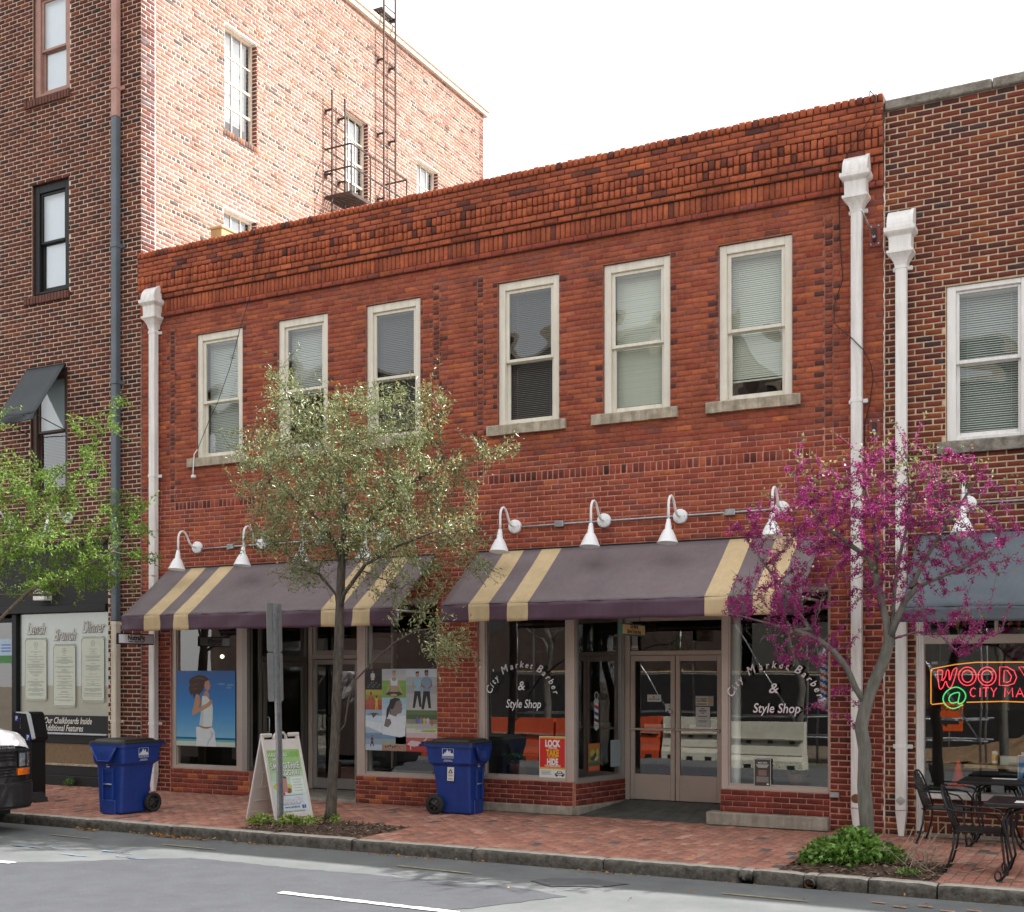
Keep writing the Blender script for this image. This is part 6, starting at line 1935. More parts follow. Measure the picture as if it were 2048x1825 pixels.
P_ = np.concatenate([P_, SP + rg.normal(0, .010, SP.shape)]); D_ = np.concatenate([D_, SD * .6 + rg.normal(0, .6, SD.shape)]); n = len(P_)
gap = np.sin(P_[:, 0] * 6.3 + P_[:, 2] * 4.1) + np.sin(P_[:, 0] * 3.7 - P_[:, 2] * 7.9 + 1.3) + np.sin(P_[:, 1] * 6.1 + P_[:, 2] * 3.3)
keep = (gap > -1.0) | (rg.uniform(0, 1, n) < .25); P_ = P_[keep]; D_ = D_[keep]; n = len(P_)
LEAF1 = leaf_mat('silvery_green_leaf', [(0, (.085, .115, .040)), (.35, (.185, .23, .085)), (.70, (.33, .37, .17)), (.90, (.50, .53, .31)), (.93, (.45, .22, .035)), (1, (.50, .27, .04))], .30, .30, .75)
hz = np.clip((P_[:, 2] - 2.6) / 3.2, 0, 1)
sh_ = np.clip(rg.normal(.52, .22, n), 0, .91); sh_[rg.uniform(0, 1, n) < .03] = .97
leaf_cloud(P_, D_, rg.uniform(.036, .068, n), rg.uniform(.012, .019, n), rg, LEAF1, 'crown', t, sh_, fold=.2, curl=.15)

# --- the redbud in blossom on the right
TX, TY = -2.52, -2.30
t = thing('redbud_tree', 'young redbud with magenta blossom and a forked grey trunk in a shrub bed', 'tree', (TX, TY, 0), 'street trees')
rg = np.random.default_rng(33)
def rp(a, b, dy=0): return wp(a, b, TY + dy)
trunk = [rp(1738, 1725), rp(1733, 1640), rp(1728, 1570), rp(1730, 1500), rp(1722, 1455), rp(1732, 1410), rp(1748, 1365), rp(1768, 1320), rp(1779, 1280)]
L_left = [trunk[5], rp(1712, 1378, -.06), rp(1693, 1335, -.10), rp(1668, 1303, -.14), rp(1630, 1275, -.16), rp(1590, 1262, -.2), rp(1540, 1248, -.22), rp(1495, 1236, -.26), rp(1448, 1225, -.3)]
L_up = [trunk[8], rp(1772, 1240, .05), rp(1762, 1200, .08), rp(1752, 1150, .10), rp(1735, 1115, .12), rp(1700, 1090, .1), rp(1660, 1060, .05), rp(1620, 1015, .0), rp(1590, 960, 0)]
L_r = [trunk[8], rp(1792, 1245, -.05), rp(1808, 1205, -.08), rp(1835, 1175, -.10), rp(1880, 1155, -.15), rp(1940, 1130, -.2), rp(2000, 1090, -.25), rp(2040, 1070, -.3)]
L_m = [trunk[8], rp(1786, 1225, .15), rp(1790, 1170, .3), rp(1800, 1110, .4), rp(1815, 1050, .45), rp(1825, 985, .5)]
L_r2 = [rp(1808, 1205, -.08), rp(1850, 1120, 0), rp(1885, 1060, .05), rp(1920, 1010, .1), rp(1960, 950, .1)]
L_u2 = [rp(1752, 1150, .1), rp(1755, 1090, -.1), rp(1745, 1030, -.2), rp(1730, 970, -.25)]
L_l2 = [rp(1630, 1275, -.16), rp(1600, 1230, .1), rp(1570, 1185, .2), rp(1530, 1130, .25), rp(1480, 1060, .3)]
L_d = [rp(1779, 1280), rp(1830, 1265, -.1), rp(1880, 1270, -.15), rp(1920, 1310, -.2)]
L_l3 = [rp(1668, 1303, -.14), rp(1640, 1330, -.2), rp(1600, 1310, -.25), rp(1560, 1330, -.3)]
roots = skeleton([(trunk, None), (L_left, (0, .70)), (L_up, (0, 1)), (L_r, (0, 1)), (L_m, (0, 1)), (L_r2, (3, .30)), (L_u2, (2, .36)), (L_l2, (1, .52)), (L_d, (0, 1)), (L_l3, (1, .36))])
def rb_(px_, py_, rx, rz, ry, w, dy=0): return (tuple(wp(px_, py_, TY + dy)), (rx / 182., ry, rz / 182.), w)
blobs = [rb_(1740, 1020, 190, 95, .9, 4), rb_(1600, 1080, 95, 95, .7, 2.4), rb_(1560, 1200, 110, 55, .6, 2.6, -.1), rb_(1880, 1050, 130, 85, .7, 3), rb_(1960, 1120, 80, 45, .5, 1.0), rb_(1620, 1300, 85, 50, .5, 1.0), rb_(1480, 1220, 35, 25, .3, .35),
         rb_(1740, 1150, 140, 70, .7, 2.2), rb_(1900, 1230, 90, 35, .4, .7), rb_(1930, 960, 45, 40, .3, .5), rb_(1600, 940, 40, 45, .3, .3), rb_(1500, 1060, 50, 40, .4, .35), rb_(1780, 920, 110, 35, .5, .4), rb_(1680, 1400, 40, 40, .2, .2), rb_(1960, 1270, 60, 40, .3, .25)]
att = blob_points(rg, 2100, blobs)
nodes, par = colonize(roots, att, step=.07, kill=.13, infl=.7, wob=.25, bias=(0, 0, .22), seed=8)
rad, kids = radii(nodes, par, .070, .0026)
mb = MB(); limbs(mb, nodes, par, rad, kids, BARK_R, flare=.18); SP, SD, SF = sprays(mb, nodes, par, kids, rg, .14, .38, .55, BARK_R); mb.build('trunk', parent=t, recalc=False)
print('redbud nodes', len(nodes))
has = np.array([par[i] is not None for i in range(len(nodes))])
endn = np.array([len(k_) == 0 for k_ in kids])
# distance to the tip, so that the last twig end carries leaves rather than flowers
dist = np.zeros(len(nodes))
for i in range(len(nodes) - 1, -1, -1):
    dist[i] = 0 if not kids[i] else 1 + min(dist[k_] for k_ in kids[i])
clump = np.array([math.sin(p[0] * 3.1 + p[2] * 2.7) + math.sin(p[0] * 7.3 - p[2] * 5.1 + p[1] * 4) for p in nodes])
fl_nodes = np.where(has & (rad < .014) & (dist >= 1) & (clump > -1.25))[0]
bx_ = []
for i in fl_nodes:
    a = nodes[par[i]]; b_ = nodes[i]
    for q in range(rg.integers(4, 8)):
        if rg.uniform() < .62: bx_.append(a + (b_ - a) * rg.uniform() + rg.normal(0, .008, 3))
bx_ = np.array(bx_); q_ = (SF < .72) & (rg.uniform(0, 1, len(SF)) < .40); bx_ = np.concatenate([bx_, SP[q_]]); k = 9
P_ = np.repeat(bx_, k, 0) + rg.normal(0, .0145, (len(bx_) * k, 3)); n = len(P_)
D_ = rg.normal(0, 1, (n, 3))
BLOS = leaf_mat('magenta_blossom', [(0, (.21, .012, .105)), (.4, (.40, .034, .20)), (.75, (.56, .075, .32)), (1, (.74, .22, .50))], .5, .35, .3)
leaf_cloud(P_, D_, rg.uniform(.015, .026, n), rg.uniform(.011, .018, n), rg, BLOS, 'blossom', t, np.clip(rg.normal(.42, .24, n), 0, 1), fold=.3, curl=.3)
tipn = np.where(has & (dist <= 1) & (rad < .006))[0]
idx = np.repeat(tipn, 4); n = len(idx)
q_ = (SF > .70) & (rg.uniform(0, 1, len(SF)) < .5); P_ = np.concatenate([nodes[idx] + rg.normal(0, .03, (n, 3)), SP[q_]]); n = len(P_); D_ = rg.normal(0, 1, (n, 3)); D_[:, 2] -= .4
NEWL = leaf_mat('pale_new_leaf', [(0, (.14, .17, .045)), (.5, (.26, .28, .09)), (1, (.46, .44, .22))], .4, .4, .6)
keep = rg.uniform(0, 1, n) < np.where(P_[:, 2] > 3.75, .9, .12)
P_ = P_[keep]; D_ = D_[keep]; n = len(P_)
leaf_cloud(P_, D_, rg.uniform(.028, .052, n), rg.uniform(.026, .044, n), rg, NEWL, 'leaves', t, rg.uniform(0, 1, n), fold=.35, curl=.2)

# --- tree at the left edge; its trunk stands just outside the picture
TX, TY = -15.75, -2.45
t = thing('green_tree', 'fresh green leafy tree reaching in from the left edge over the black restaurant front', 'tree', (TX, TY, 0), 'street trees')
rg = np.random.default_rng(55)
trunk = [(TX, TY, 0), (TX + .02, TY, .8), (TX - .02, TY + .02, 1.6), (TX + .03, TY, 2.3), (TX + .05, TY - .02, 3.0), (TX + .02, TY, 3.8), (TX - .05, TY, 4.6)]
def gp2(a, b, dy=0): return wp(a, b, TY + dy)
G1 = [trunk[3], gp2(60, 1180, -.15), gp2(140, 1150, -.25), gp2(215, 1110, -.3)]
G2 = [trunk[4], gp2(60, 1060, .1), gp2(130, 980, .2), gp2(190, 900, .25), gp2(225, 830, .3)]
G3 = [trunk[4], gp2(20, 1090, -.5), gp2(90, 1100, -.9), gp2(160, 1080, -1.2)]
G4 = [trunk[3], gp2(0, 1190, .4), gp2(110, 1190, .6), gp2(230, 1060, .8), gp2(290, 1010, .9)]
Lf = [trunk[4], (TX - .5, TY, 3.6), (TX - 1.1, TY + .2, 4.2)]
roots = skeleton([(trunk, None), (G1, (0, .5)), (G2, (0, .66)), (G3, (0, .66)), (G4, (0, .5)), (Lf, (0, .64))])
def gb(px_, py_, rx, rz, ry, w, dy=0): return (tuple(wp(px_, py_, TY + dy)), (rx / 140., ry, rz / 140.), w)
blobs = [gb(60, 1110, 130, 80, 1.0, 4), gb(150, 1000, 80, 85, .7, 1.6), gb(190, 880, 60, 75, .4, .8), gb(240, 1100, 80, 75, .6, 1.6), gb(30, 960, 70, 60, .7, 1.6), gb(150, 1160, 110, 40, .7, 2.0), gb(-60, 1000, 120, 150, 1.1, 2.5), gb(-160, 1050, 120, 130, 1.0, 2.0),
         gb(235, 800, 20, 30, .2, .15), gb(0, 830, 30, 40, .3, .25), gb(300, 1010, 22, 25, .2, .2)]
att = blob_points(rg, 1250, blobs)
nodes, par = colonize(roots, att, step=.085, kill=.17, infl=.8, wob=.24, bias=(0, 0, .08), seed=3)
rad, kids = radii(nodes, par, .085, .0026)
mb = MB(); limbs(mb, nodes, par, rad, kids, BARK_L, flare=.3); SP, SD, SF = sprays(mb, nodes, par, kids, rg, .12, .32, .1, BARK_L); mb.build('trunk', parent=t, recalc=False)
print('left tree nodes', len(nodes))
tw = np.where(rad < .007)[0]; tw = tw[[par[i] is not None for i in tw]]
k = 12; idx = np.repeat(tw, k); n = len(idx)
pd = nodes[idx] - nodes[[par[i] for i in idx]]; pd /= np.linalg.norm(pd, axis=1)[:, None] + 1e-9
P_ = nodes[idx] - pd * rg.uniform(0, .085, (n, 1)) + rg.normal(0, .03, (n, 3)); D_ = pd * .5 + rg.normal(0, .7, (n, 3)); D_[:, 2] -= .25
P_ = np.concatenate([P_, SP + rg.normal(0, .012, SP.shape)]); D_ = np.concatenate([D_, SD * .4 + rg.normal(0, .7, SD.shape)]); n = len(P_)
LEAF3 = leaf_mat('fresh_green_leaf', [(0, (.085, .17, .022)), (.5, (.17, .29, .042)), (1, (.31, .44, .09))], .45, .42, .4)
leaf_cloud(P_, D_, rg.uniform(.038, .068, n), rg.uniform(.016, .026, n), rg, LEAF3, 'crown', t, np.clip(rg.normal(.5, .25, n), 0, 1), fold=.25, curl=.25)

# ================================================================== planting beds
SOIL = mat('dark_bark_mulch', (.085, .054, .038), .95, var=.5, vscale=26, bump=1.0, bscale=70)
def bed(a, b, hump, seed):
    rg_ = np.random.default_rng(seed)
    mb = MB()
    def f(u, v):
        x = a[0] + (b[0] - a[0]) * u; y = a[1] + (b[1] - a[1]) * v
        e = min(1, 5 * min(u, 1 - u, v, 1 - v)) if 0 < u < 1 and 0 < v < 1 else 0
        return (x, y, -.015 + e * (hump * math.exp(-((u - .5) ** 2 + (v - .45) ** 2) * 5) + .012 * math.sin(u * 31 + v * 17) + random.uniform(0, .016)))
    mb.grid(f, 36, 24, SOIL)
    o = mb.build('soil', recalc=False); tag(o, kind='structure')
    n = 1500
    P0 = np.stack([rg_.uniform(a[0] + .05, b[0] - .05, n), rg_.uniform(a[1] + .03, b[1] - .05, n), np.zeros(n)], 1)
    u = (P0[:, 0] - a[0]) / (b[0] - a[0]); v = (P0[:, 1] - a[1]) / (b[1] - a[1])
    P0[:, 2] = -.002 + np.clip(5 * np.minimum(np.minimum(u, 1 - u), np.minimum(v, 1 - v)), 0, 1) * (hump * np.exp(-((u - .5) ** 2 + (v - .45) ** 2) * 5) + .012)
    D = rg_.normal(0, 1, (n, 3)); D[:, 2] *= .25
    holder = bpy.data.objects.new('bark_chips', None)
    me_o = leaf_cloud_free(P0, D, rg_.uniform(.02, .055, n), rg_.uniform(.008, .02, n), rg_, CHIP, 'bark_chips', rg_.uniform(0, 1, n))
    return o
def leaf_cloud_free(P, D, L, W, rg, m, name, shade, **kw):
    class _F: name = '__free__'
    n = len(P)
    D = D / (np.linalg.norm(D, axis=1)[:, None] + 1e-9)
    S = np.cross(D, np.array([0, 0, 1.0]) + rg.normal(0, .35, (n, 3))); S /= np.linalg.norm(S, axis=1)[:, None] + 1e-9
    co = np.stack([P - S * W[:, None] / 2, P + S * W[:, None] / 2, P + D * L[:, None] + S * W[:, None] / 2, P + D * L[:, None] - S * W[:, None] / 2], 1)
    f = np.arange(n * 4).reshape(-1, 4)
    me = fast_mesh(name, co.reshape(-1, 3), f, [m], shade, 'leaf_shade', 'FLOAT')
    o = bpy.data.objects.new(name, me); COL.objects.link(o); o['kind'] = 'stuff'
    return o
CHIP = leaf_mat('bark_chip', [(0, (.05, .032, .024)), (.6, (.14, .088, .06)), (.85, (.25, .165, .115)), (1, (.38, .30, .22))], .9, .0, .2)
bed((-10.0, -3.172), (-8.12, -1.98), .05, 3)
bed((-3.25, -3.172), (-1.72, -2.02), .07, 4)
LIT = leaf_mat('dry_leaf_litter', [(0, (.16, .07, .02)), (.5, (.32, .15, .04)), (1, (.42, .26, .10))], .9, .1, .2)
rg = np.random.default_rng(9)
lp = []
for (x, y, sx, sy, k) in ((-12.2, -3.46, .12, .03, 70), (-11.0, -3.45, .18, .035, 120), (-10.55, -3.47, .25, .03, 140), (-9.4, -3.45, .2, .02, 40), (-7.5, -3.45, .25, .02, 40), (-4.9, -3.44, .2, .02, 30), (-8, -3.44, 3.5, .015, 80), (-6, -1.5, 3.5, .9, 40), (-3, -4.0, 2, .5, 25)):
    q = np.stack([rg.normal(x, sx, k), rg.normal(y, sy, k), np.zeros(k)], 1); q[:, 2] = np.where(q[:, 1] > KERB_Y, .006, ROAD_Z + .010) + rg.uniform(0, .02, k) * (k > 60); q = q[(q[:, 1] < KERB_Y - .02) | (q[:, 1] > KERB_Y + .17)]; lp.append(q)
lp = np.concatenate(lp); n = len(lp); D = rg.normal(0, 1, (n, 3)); D[:, 2] *= .3
leaf_cloud_free(lp, D, rg.uniform(.015, .045, n), rg.uniform(.008, .02, n), rg, LIT, 'fallen_leaves', rg.uniform(0, 1, n))

def shrub(name, label, blobs, leaf, n, L, W, stems=0, cat='shrub', group=None, seed=1, stemcol=None):
    rg_ = np.random.default_rng(seed)
    c = np.array(blobs[0][0]); t_ = thing(name, label, cat, (c[0], c[1], 0), group)
    P = blob_points(rg_, n, blobs); P = P[P[:, 2] > .01]; n = len(P)
    D = (P - np.array([c[0], c[1], -.1])); D = D / np.linalg.norm(D, axis=1)[:, None] * .5 + rg_.normal(0, .6, (n, 3)); D[:, 2] += .2
    leaf_cloud(P, D, rg_.uniform(*L, n), rg_.uniform(*W, n), rg_, leaf, 'foliage', t_, np.clip(rg_.normal(.5, .27, n), 0, 1), fold=.2, curl=.25, flatten=.5)
    mb = MB()
    for k in range(stems):
        q = P[rg_.integers(0, n)]; a = np.array([c[0], c[1], 0]) + rg_.normal(0, .08, 3) * [1, 1, 0]; m_ = (a + q) / 2 + rg_.normal(0, .05, 3)
        mb.tube([a, m_, q], .004, 4, stemcol or BARK_L)
    if stems: mb.build('stem', parent=t_, recalc=False)
    return t_
IVY = leaf_mat('ivy_leaf', [(0, (.06, .14, .02)), (.5, (.14, .28, .045)), (1, (.28, .46, .10))], .38, .3, .5)
LIME = leaf_mat('lime_leaf', [(0, (.16, .24, .05)), (.5, (.30, .40, .09)), (1, (.46, .52, .17))], .5, .35, .4)
shrub('shrub', 'low leafy green ivy shrub at the foot of the redbud', [((-2.66, -2.66, .13), (.38, .34, .17), 5), ((-2.38, -2.52, .10), (.26, .26, .12), 1.6), ((-2.92, -2.74, .09), (.20, .22, .10), 1.2), ((-2.62, -2.50, .25), (.22, .22, .11), 1.3)], IVY, 2300, (.04, .075), (.035, .06), 40, seed=4)
dry = MB(); rg = np.random.default_rng(14)
for k in range(46):
    a = np.array([-2.1, -2.55, .05]) + rg.normal(0, .16, 3) * [1, 1, .3]; q = a + rg.normal(0, .22, 3) * [1, 1, .7] + [.12, 0, .02]; m_ = (a + q) / 2 + rg.normal(0, .08, 3); m_[2] = abs(m_[2]) + .03; q[2] = abs(q[2])
    dry.tube([a, m_, q], .0032, 4, mat('dry_twig', (.36, .29, .22), .9) if k == 0 else dry.mats[0])
tag(dry.build('dry_vine', recalc=False), 'tangle of dry pale vine stems at the right of the ivy shrub', 'plant')
for i, (x, y, r, lb) in enumerate(((-9.93, -2.78, .17, 'pale lime ground plant left of the sign post foot'), (-9.52, -2.72, .18, 'pale lime ground plant right of the sign post foot'), (-9.27, -2.66, .14, 'pale lime ground plant between sign post and tree trunk'), (-9.05, -2.42, .07, 'tiny lime sprout at the right of the tree trunk'), (-9.33, -2.12, .13, 'pale lime ground plant just left of the tree trunk'))):
    shrub('ground_plant', lb, [((x, y, .05), (r, r * .8, .09), 1)], LIME, int(260 * r / .15), (.03, .06), (.026, .045), 6, 'plant', 'lime green ground plants', 20 + i)
shrub('weed', 'small green weed growing at the base of the black restaurant front', [((-16.25, -.10, .07), (.10, .06, .08), 1)], IVY, 120, (.02, .05), (.01, .02), 8, 'weed', seed=31)
shrub('weed', 'small bright green weed by the kerb right of the ivy shrub', [((-2.0, -3.05, .03), (.12, .06, .05), 1)], IVY, 110, (.02, .05), (.01, .02), 5, 'weed', seed=32)
# ================================================================== printed sheets and lettering in the windows
def sheet(name, label, Mx, w, h, base, cat='poster', group=None, th=.003):
    """Empty with one backing sheet; returns the thing and the mesh that takes the print. Origin: lower left corner."""
    loc = Mx.translation
    t_ = thing(name, label, cat, tuple(loc), group)
    b = MB(); b.box(0, w, 0, h, 0, th, base, M=Mx); b.build('backing', parent=t_)
    return t_, MB()
def pr(mb, Mx, pts, c, w=.0035, th=.0006):
    mb.prism(pts, w, w + th, lambda u, v, q: tuple(Mx @ Vector((u, v, q))), c)
def rect_(u0, u1, v0, v1): return [(u0, v0), (u1, v0), (u1, v1), (u0, v1)]
def oval(cx, cy, rx, ry, n=14): return [(cx + rx * math.cos(2 * math.pi * k / n), cy + ry * math.sin(2 * math.pi * k / n)) for k in range(n)]

# runner poster (seen through the fitness shop glass it is stuck to)
Mx = facade(-13.958, .752, .028)
t_, p = sheet('poster', 'blue seaside poster of a running woman in the left fitness shop window', Mx, 1.226, 1.206, ink(.03, .16, .42, .3))
sky_c = [(.020, .115, .36), (.022, .13, .40), (.025, .15, .44), (.03, .175, .48), (.04, .21, .52), (.06, .26, .56), (.09, .31, .58), (.14, .37, .60), (.21, .44, .62)]
nb_ = 40
for k in range(nb_):
    f_ = k / (nb_ - 1) * (len(sky_c) - 1); i_ = min(int(f_), len(sky_c) - 2); f_ -= i_
    c = tuple(a + (b - a) * f_ for a, b in zip(sky_c[i_], sky_c[i_ + 1]))
    pr(p, Mx, rect_(.002, 1.224, 1.204 - 1.09 * (k + 1) / nb_, 1.204 - 1.09 * k / nb_), ink(*c, .3), .0031)
pr(p, Mx, rect_(.002, 1.224, .112, .142), ink(.008, .09, .25, .3), .0036); pr(p, Mx, rect_(.002, 1.224, .078, .1115), ink(.10, .40, .42, .3), .0036); pr(p, Mx, rect_(.002, 1.224, .002, .0775), ink(.50, .56, .48, .3), .0036)
skin = ink(.46, .25, .15); skin2 = ink(.34, .17, .10); hair = ink(.055, .022, .014); hair2 = ink(.13, .055, .03); top_c = ink(.58, .66, .66); top_s = ink(.46, .55, .58); pant = ink(.62, .66, .68); pant_s = ink(.42, .48, .56)
pr(p, Mx, [(.42, .30), (.47, .31), (.76, .30), (.80, .24), (.84, .0), (.42, .0), (.43, .12)], pant, .0042); pr(p, Mx, [(.72, .25), (.79, .22), (.77, .15), (.70, .08), (.66, .003), (.64, .003), (.67, .10), (.74, .17)], pant_s, .0049)
pr(p, Mx, [(.48, .315), (.56, .285), (.66, .28), (.74, .305), (.74, .33), (.48, .33)], skin2, .0049)
pr(p, Mx, [(.485, .335), (.60, .31), (.75, .32), (.765, .45), (.77, .62), (.75, .70), (.69, .755), (.62, .82), (.55, .80), (.54, .70), (.52, .52)], top_c, .0050); pr(p, Mx, [(.485, .335), (.56, .318), (.58, .50), (.575, .66), (.545, .70), (.52, .52)], top_s, .0057)
pr(p, Mx, [(.565, .80), (.60, .87), (.66, .90), (.70, .82), (.69, .76), (.64, .80)], skin, .0056)
pr(p, Mx, oval(.655, .98, .058, .085), skin, .0057); pr(p, Mx, [(.69, 1.0), (.725, .965), (.70, .94), (.705, .90), (.66, .90)], skin, .0058); pr(p, Mx, [(.665, .945), (.70, .935), (.68, .925)], ink(.55, .40, .36), .0066)
pr(p, Mx, [(.66, 1.09), (.58, 1.13), (.48, 1.14), (.37, 1.11), (.29, 1.07), (.27, 1.02), (.30, .99), (.27, .93), (.285, .86), (.33, .80), (.345, .85), (.38, .76), (.41, .84), (.45, .80), (.50, .84), (.56, .88), (.585, .95), (.60, 1.03), (.66, 1.05), (.69, 1.06)], hair, .0062)
for q in ([(.33, 1.06), (.46, 1.10), (.58, 1.09), (.62, 1.06), (.47, 1.075)], [(.31, .96), (.40, 1.0), (.52, 1.0), (.41, .98)], [(.31, .90), (.40, .93), (.50, .93), (.40, .91)]): pr(p, Mx, q, hair2, .0069)
pr(p, Mx, [(.50, .80), (.44, .84), (.41, .78), (.36, .60), (.335, .51), (.36, .49), (.43, .52), (.62, .60), (.70, .64), (.745, .68), (.77, .73), (.72, .74), (.66, .69), (.55, .64), (.46, .60), (.50, .70)], skin, .0068); pr(p, Mx, [(.46, .60), (.50, .70), (.515, .78), (.535, .77), (.53, .66)], skin2, .0066)
pr(p, Mx, oval(.735, .715, .035, .03, 10), skin, .0072)
for (a, b, c, d) in ((.86, 1.02, .99, 1.0), (1.05, 1.2, .97, .99), (1.04, 1.15, .93, .945)): pr(p, Mx, oval((a + b) / 2, (c + d) / 2, (b - a) / 2, .016), ink(.10, .26, .50, .3), .0037)
p.build('print', parent=t_)

# sports collage
Mx = facade(-10.262, .785, .022)
t_, p = sheet('poster', 'collage of sports photographs filling the fitness shop window right of its entrance', Mx, 1.237, 1.195, ink(.45, .52, .56, .3))
def cell(u0, u1, v0, v1, cols):
    n = len(cols)
    for k, c in enumerate(cols): pr(p, Mx, rect_(u0, u1, v0 + (v1 - v0) * k / n, v0 + (v1 - v0) * (k + 1) / n), ink(*c, .3), .0031)
def man(cx, v0, h, shirt, legs, sk=(.30, .17, .12), w=.0042, hairc=(.03, .02, .018), run=0.0):
    s_ = h
    pr(p, Mx, [(cx - .09 * s_, v0 + .48 * s_), (cx + .09 * s_, v0 + .48 * s_), (cx + (.10 + run) * s_, v0 + .05 * s_), (cx + (.03 + run) * s_, v0 + .05 * s_), (cx, v0 + .36 * s_), (cx - (.05 + run) * s_, v0 + .02 * s_), (cx - (.12 + run) * s_, v0 + .02 * s_)], ink(*legs), w)
    pr(p, Mx, [(cx - .10 * s_, v0 + .47 * s_), (cx + .10 * s_, v0 + .47 * s_), (cx + .13 * s_, v0 + .78 * s_), (cx + .06 * s_, v0 + .83 * s_), (cx - .06 * s_, v0 + .83 * s_), (cx - .13 * s_, v0 + .78 * s_)], ink(*shirt), w + .0005)
    pr(p, Mx, [(cx + .13 * s_, v0 + .78 * s_), (cx + .17 * s_, v0 + .60 * s_), (cx + .06 * s_, v0 + .52 * s_), (cx + .05 * s_, v0 + .56 * s_), (cx + .12 * s_, v0 + .62 * s_)], ink(*sk), w + .0011)
    pr(p, Mx, [(cx - .13 * s_, v0 + .78 * s_), (cx - .17 * s_, v0 + .60 * s_), (cx - .05 * s_, v0 + .54 * s_), (cx - .05 * s_, v0 + .58 * s_), (cx - .12 * s_, v0 + .63 * s_)], ink(*sk), w + .0011)
    pr(p, Mx, oval(cx, v0 + .91 * s_, .055 * s_, .075 * s_, 10), ink(*sk), w + .0011); pr(p, Mx, [(cx - .06 * s_, v0 + .92 * s_), (cx - .05 * s_, v0 + .99 * s_), (cx + .04 * s_, v0 + 1.0 * s_), (cx + .06 * s_, v0 + .94 * s_), (cx, v0 + .96 * s_)], ink(*hairc), w + .0017)
cell(0, .292, .89, 1.195, [(.02, .02, .022), (.012, .012, .014), (.02, .02, .02)]); man(.13, .90, .28, (.55, .57, .60), (.05, .05, .055))
for k in range(8): pr(p, Mx, oval(.05 + .028 * k, .93 + .03 * (k % 3), .012, .010, 8), ink(.16, .16, .17), .0046)
cell(0, .292, .595, .889, [(.30, .08, .05), (.42, .10, .06), (.28, .26, .05), (.38, .36, .07)]); man(.10, .595, .26, (.48, .12, .08), (.40, .1, .06), (.10, .05, .035)); man(.20, .585, .22, (.62, .42, .06), (.6, .40, .06), (.10, .05, .035), .0062)
cell(0, .292, .0, .594, [(.42, .52, .58), (.26, .36, .46), (.16, .26, .38), (.34, .44, .52), (.52, .60, .66), (.50, .62, .72), (.26, .38, .52)]); man(.12, .05, .17, (.16, .05, .04), (.02, .02, .02), run=.1); pr(p, Mx, [(.03, .52), (.12, .55), (.20, .55), (.26, .51), (.20, .53), (.14, .47), (.11, .53)], ink(.10, .075, .05), .0046); pr(p, Mx, [(.0, .36), (.29, .26), (.29, .40), (.0, .44)], ink(.60, .68, .74, .3), .004)
cell(.294, .710, .775, 1.195, [(.20, .34, .08), (.16, .36, .06), (.20, .40, .09), (.46, .50, .50), (.42, .48, .52)])
pr(p, Mx, [(.36, .82), (.38, .86), (.50, .86), (.62, .86), (.65, .82), (.52, .79)], ink(.05, .04, .045), .0042); pr(p, Mx, oval(.50, .815, .06, .018), ink(.45, .30, .22), .005)
pr(p, Mx, [(.45, .86), (.56, .86), (.57, 1.04), (.53, 1.07), (.48, 1.07), (.44, 1.04)], ink(.42, .27, .20), .0046); pr(p, Mx, [(.45, .95), (.56, .95), (.57, 1.04), (.55, 1.07), (.535, 1.02), (.475, 1.02), (.46, 1.07), (.44, 1.04)], ink(.55, .66, .74), .0053)
pr(p, Mx, [(.44, 1.04), (.36, .85), (.385, .84), (.465, 1.0)], ink(.45, .30, .22), .0052); pr(p, Mx, [(.57, 1.04), (.65, .85), (.625, .84), (.545, 1.0)], ink(.45, .30, .22), .0052); pr(p, Mx, oval(.505, 1.125, .028, .042), ink(.46, .31, .23), .0054); pr(p, Mx, [(.475, 1.13), (.48, 1.17), (.53, 1.17), (.535, 1.13), (.505, 1.15)], ink(.30, .20, .10), .006)
cell(.294, .710, .0, .774, [(.34, .22, .16), (.30, .34, .30), (.14, .28, .44), (.44, .52, .58), (.58, .64, .68), (.62, .68, .72), (.46, .58, .66), (.36, .52, .62), (.30, .48, .60)])
pr(p, Mx, [(.30, .30), (.33, .46), (.42, .55), (.50, .56), (.58, .48), (.66, .38), (.70, .36), (.70, .22), (.60, .20), (.30, .24)], ink(.62, .68, .72), .0043); pr(p, Mx, [(.42, .53), (.44, .68), (.50, .70), (.56, .58), (.54, .52)], ink(.14, .12, .12), .0044)
pr(p, Mx, [(.44, .62), (.47, .73), (.55, .76), (.62, .73), (.645, .67), (.635, .64), (.655, .61), (.635, .60), (.64, .575), (.62, .55), (.56, .54), (.54, .50), (.46, .52)], ink(.20, .165, .155), .005); pr(p, Mx, [(.42, .68), (.44, .75), (.52, .775), (.60, .765), (.61, .745), (.54, .72), (.50, .63), (.47, .60), (.44, .62), (.40, .50), (.365, .46), (.375, .60)], ink(.03, .027, .03), .0057); pr(p, Mx, [(.33, .36), (.40, .34), (.46, .40), (.44, .46), (.36, .47)], ink(.16, .145, .14), .0051)
cell(.53, .710, .10, .36, [(.44, .22, .20), (.48, .30, .30), (.50, .36, .36)])
for k in range(7): pr(p, Mx, oval(.36 + .04 * k, .055 + .01 * (k % 3), .014, .016, 8), ink(*(.06, .05, .04) if k < 5 else (.5, .08, .05)), .0044)
cell(.712, 1.237, .60, 1.195, [(.42, .44, .42), (.38, .42, .42), (.30, .34, .34), (.36, .41, .44), (.48, .56, .62)]); man(.905, .62, .54, (.26, .44, .56), (.02, .02, .022), (.42, .27, .20), .0042, run=.03); man(1.06, .60, .58, (.20, .28, .38), (.02, .02, .022), (.24, .14, .10), .0052, run=.03)
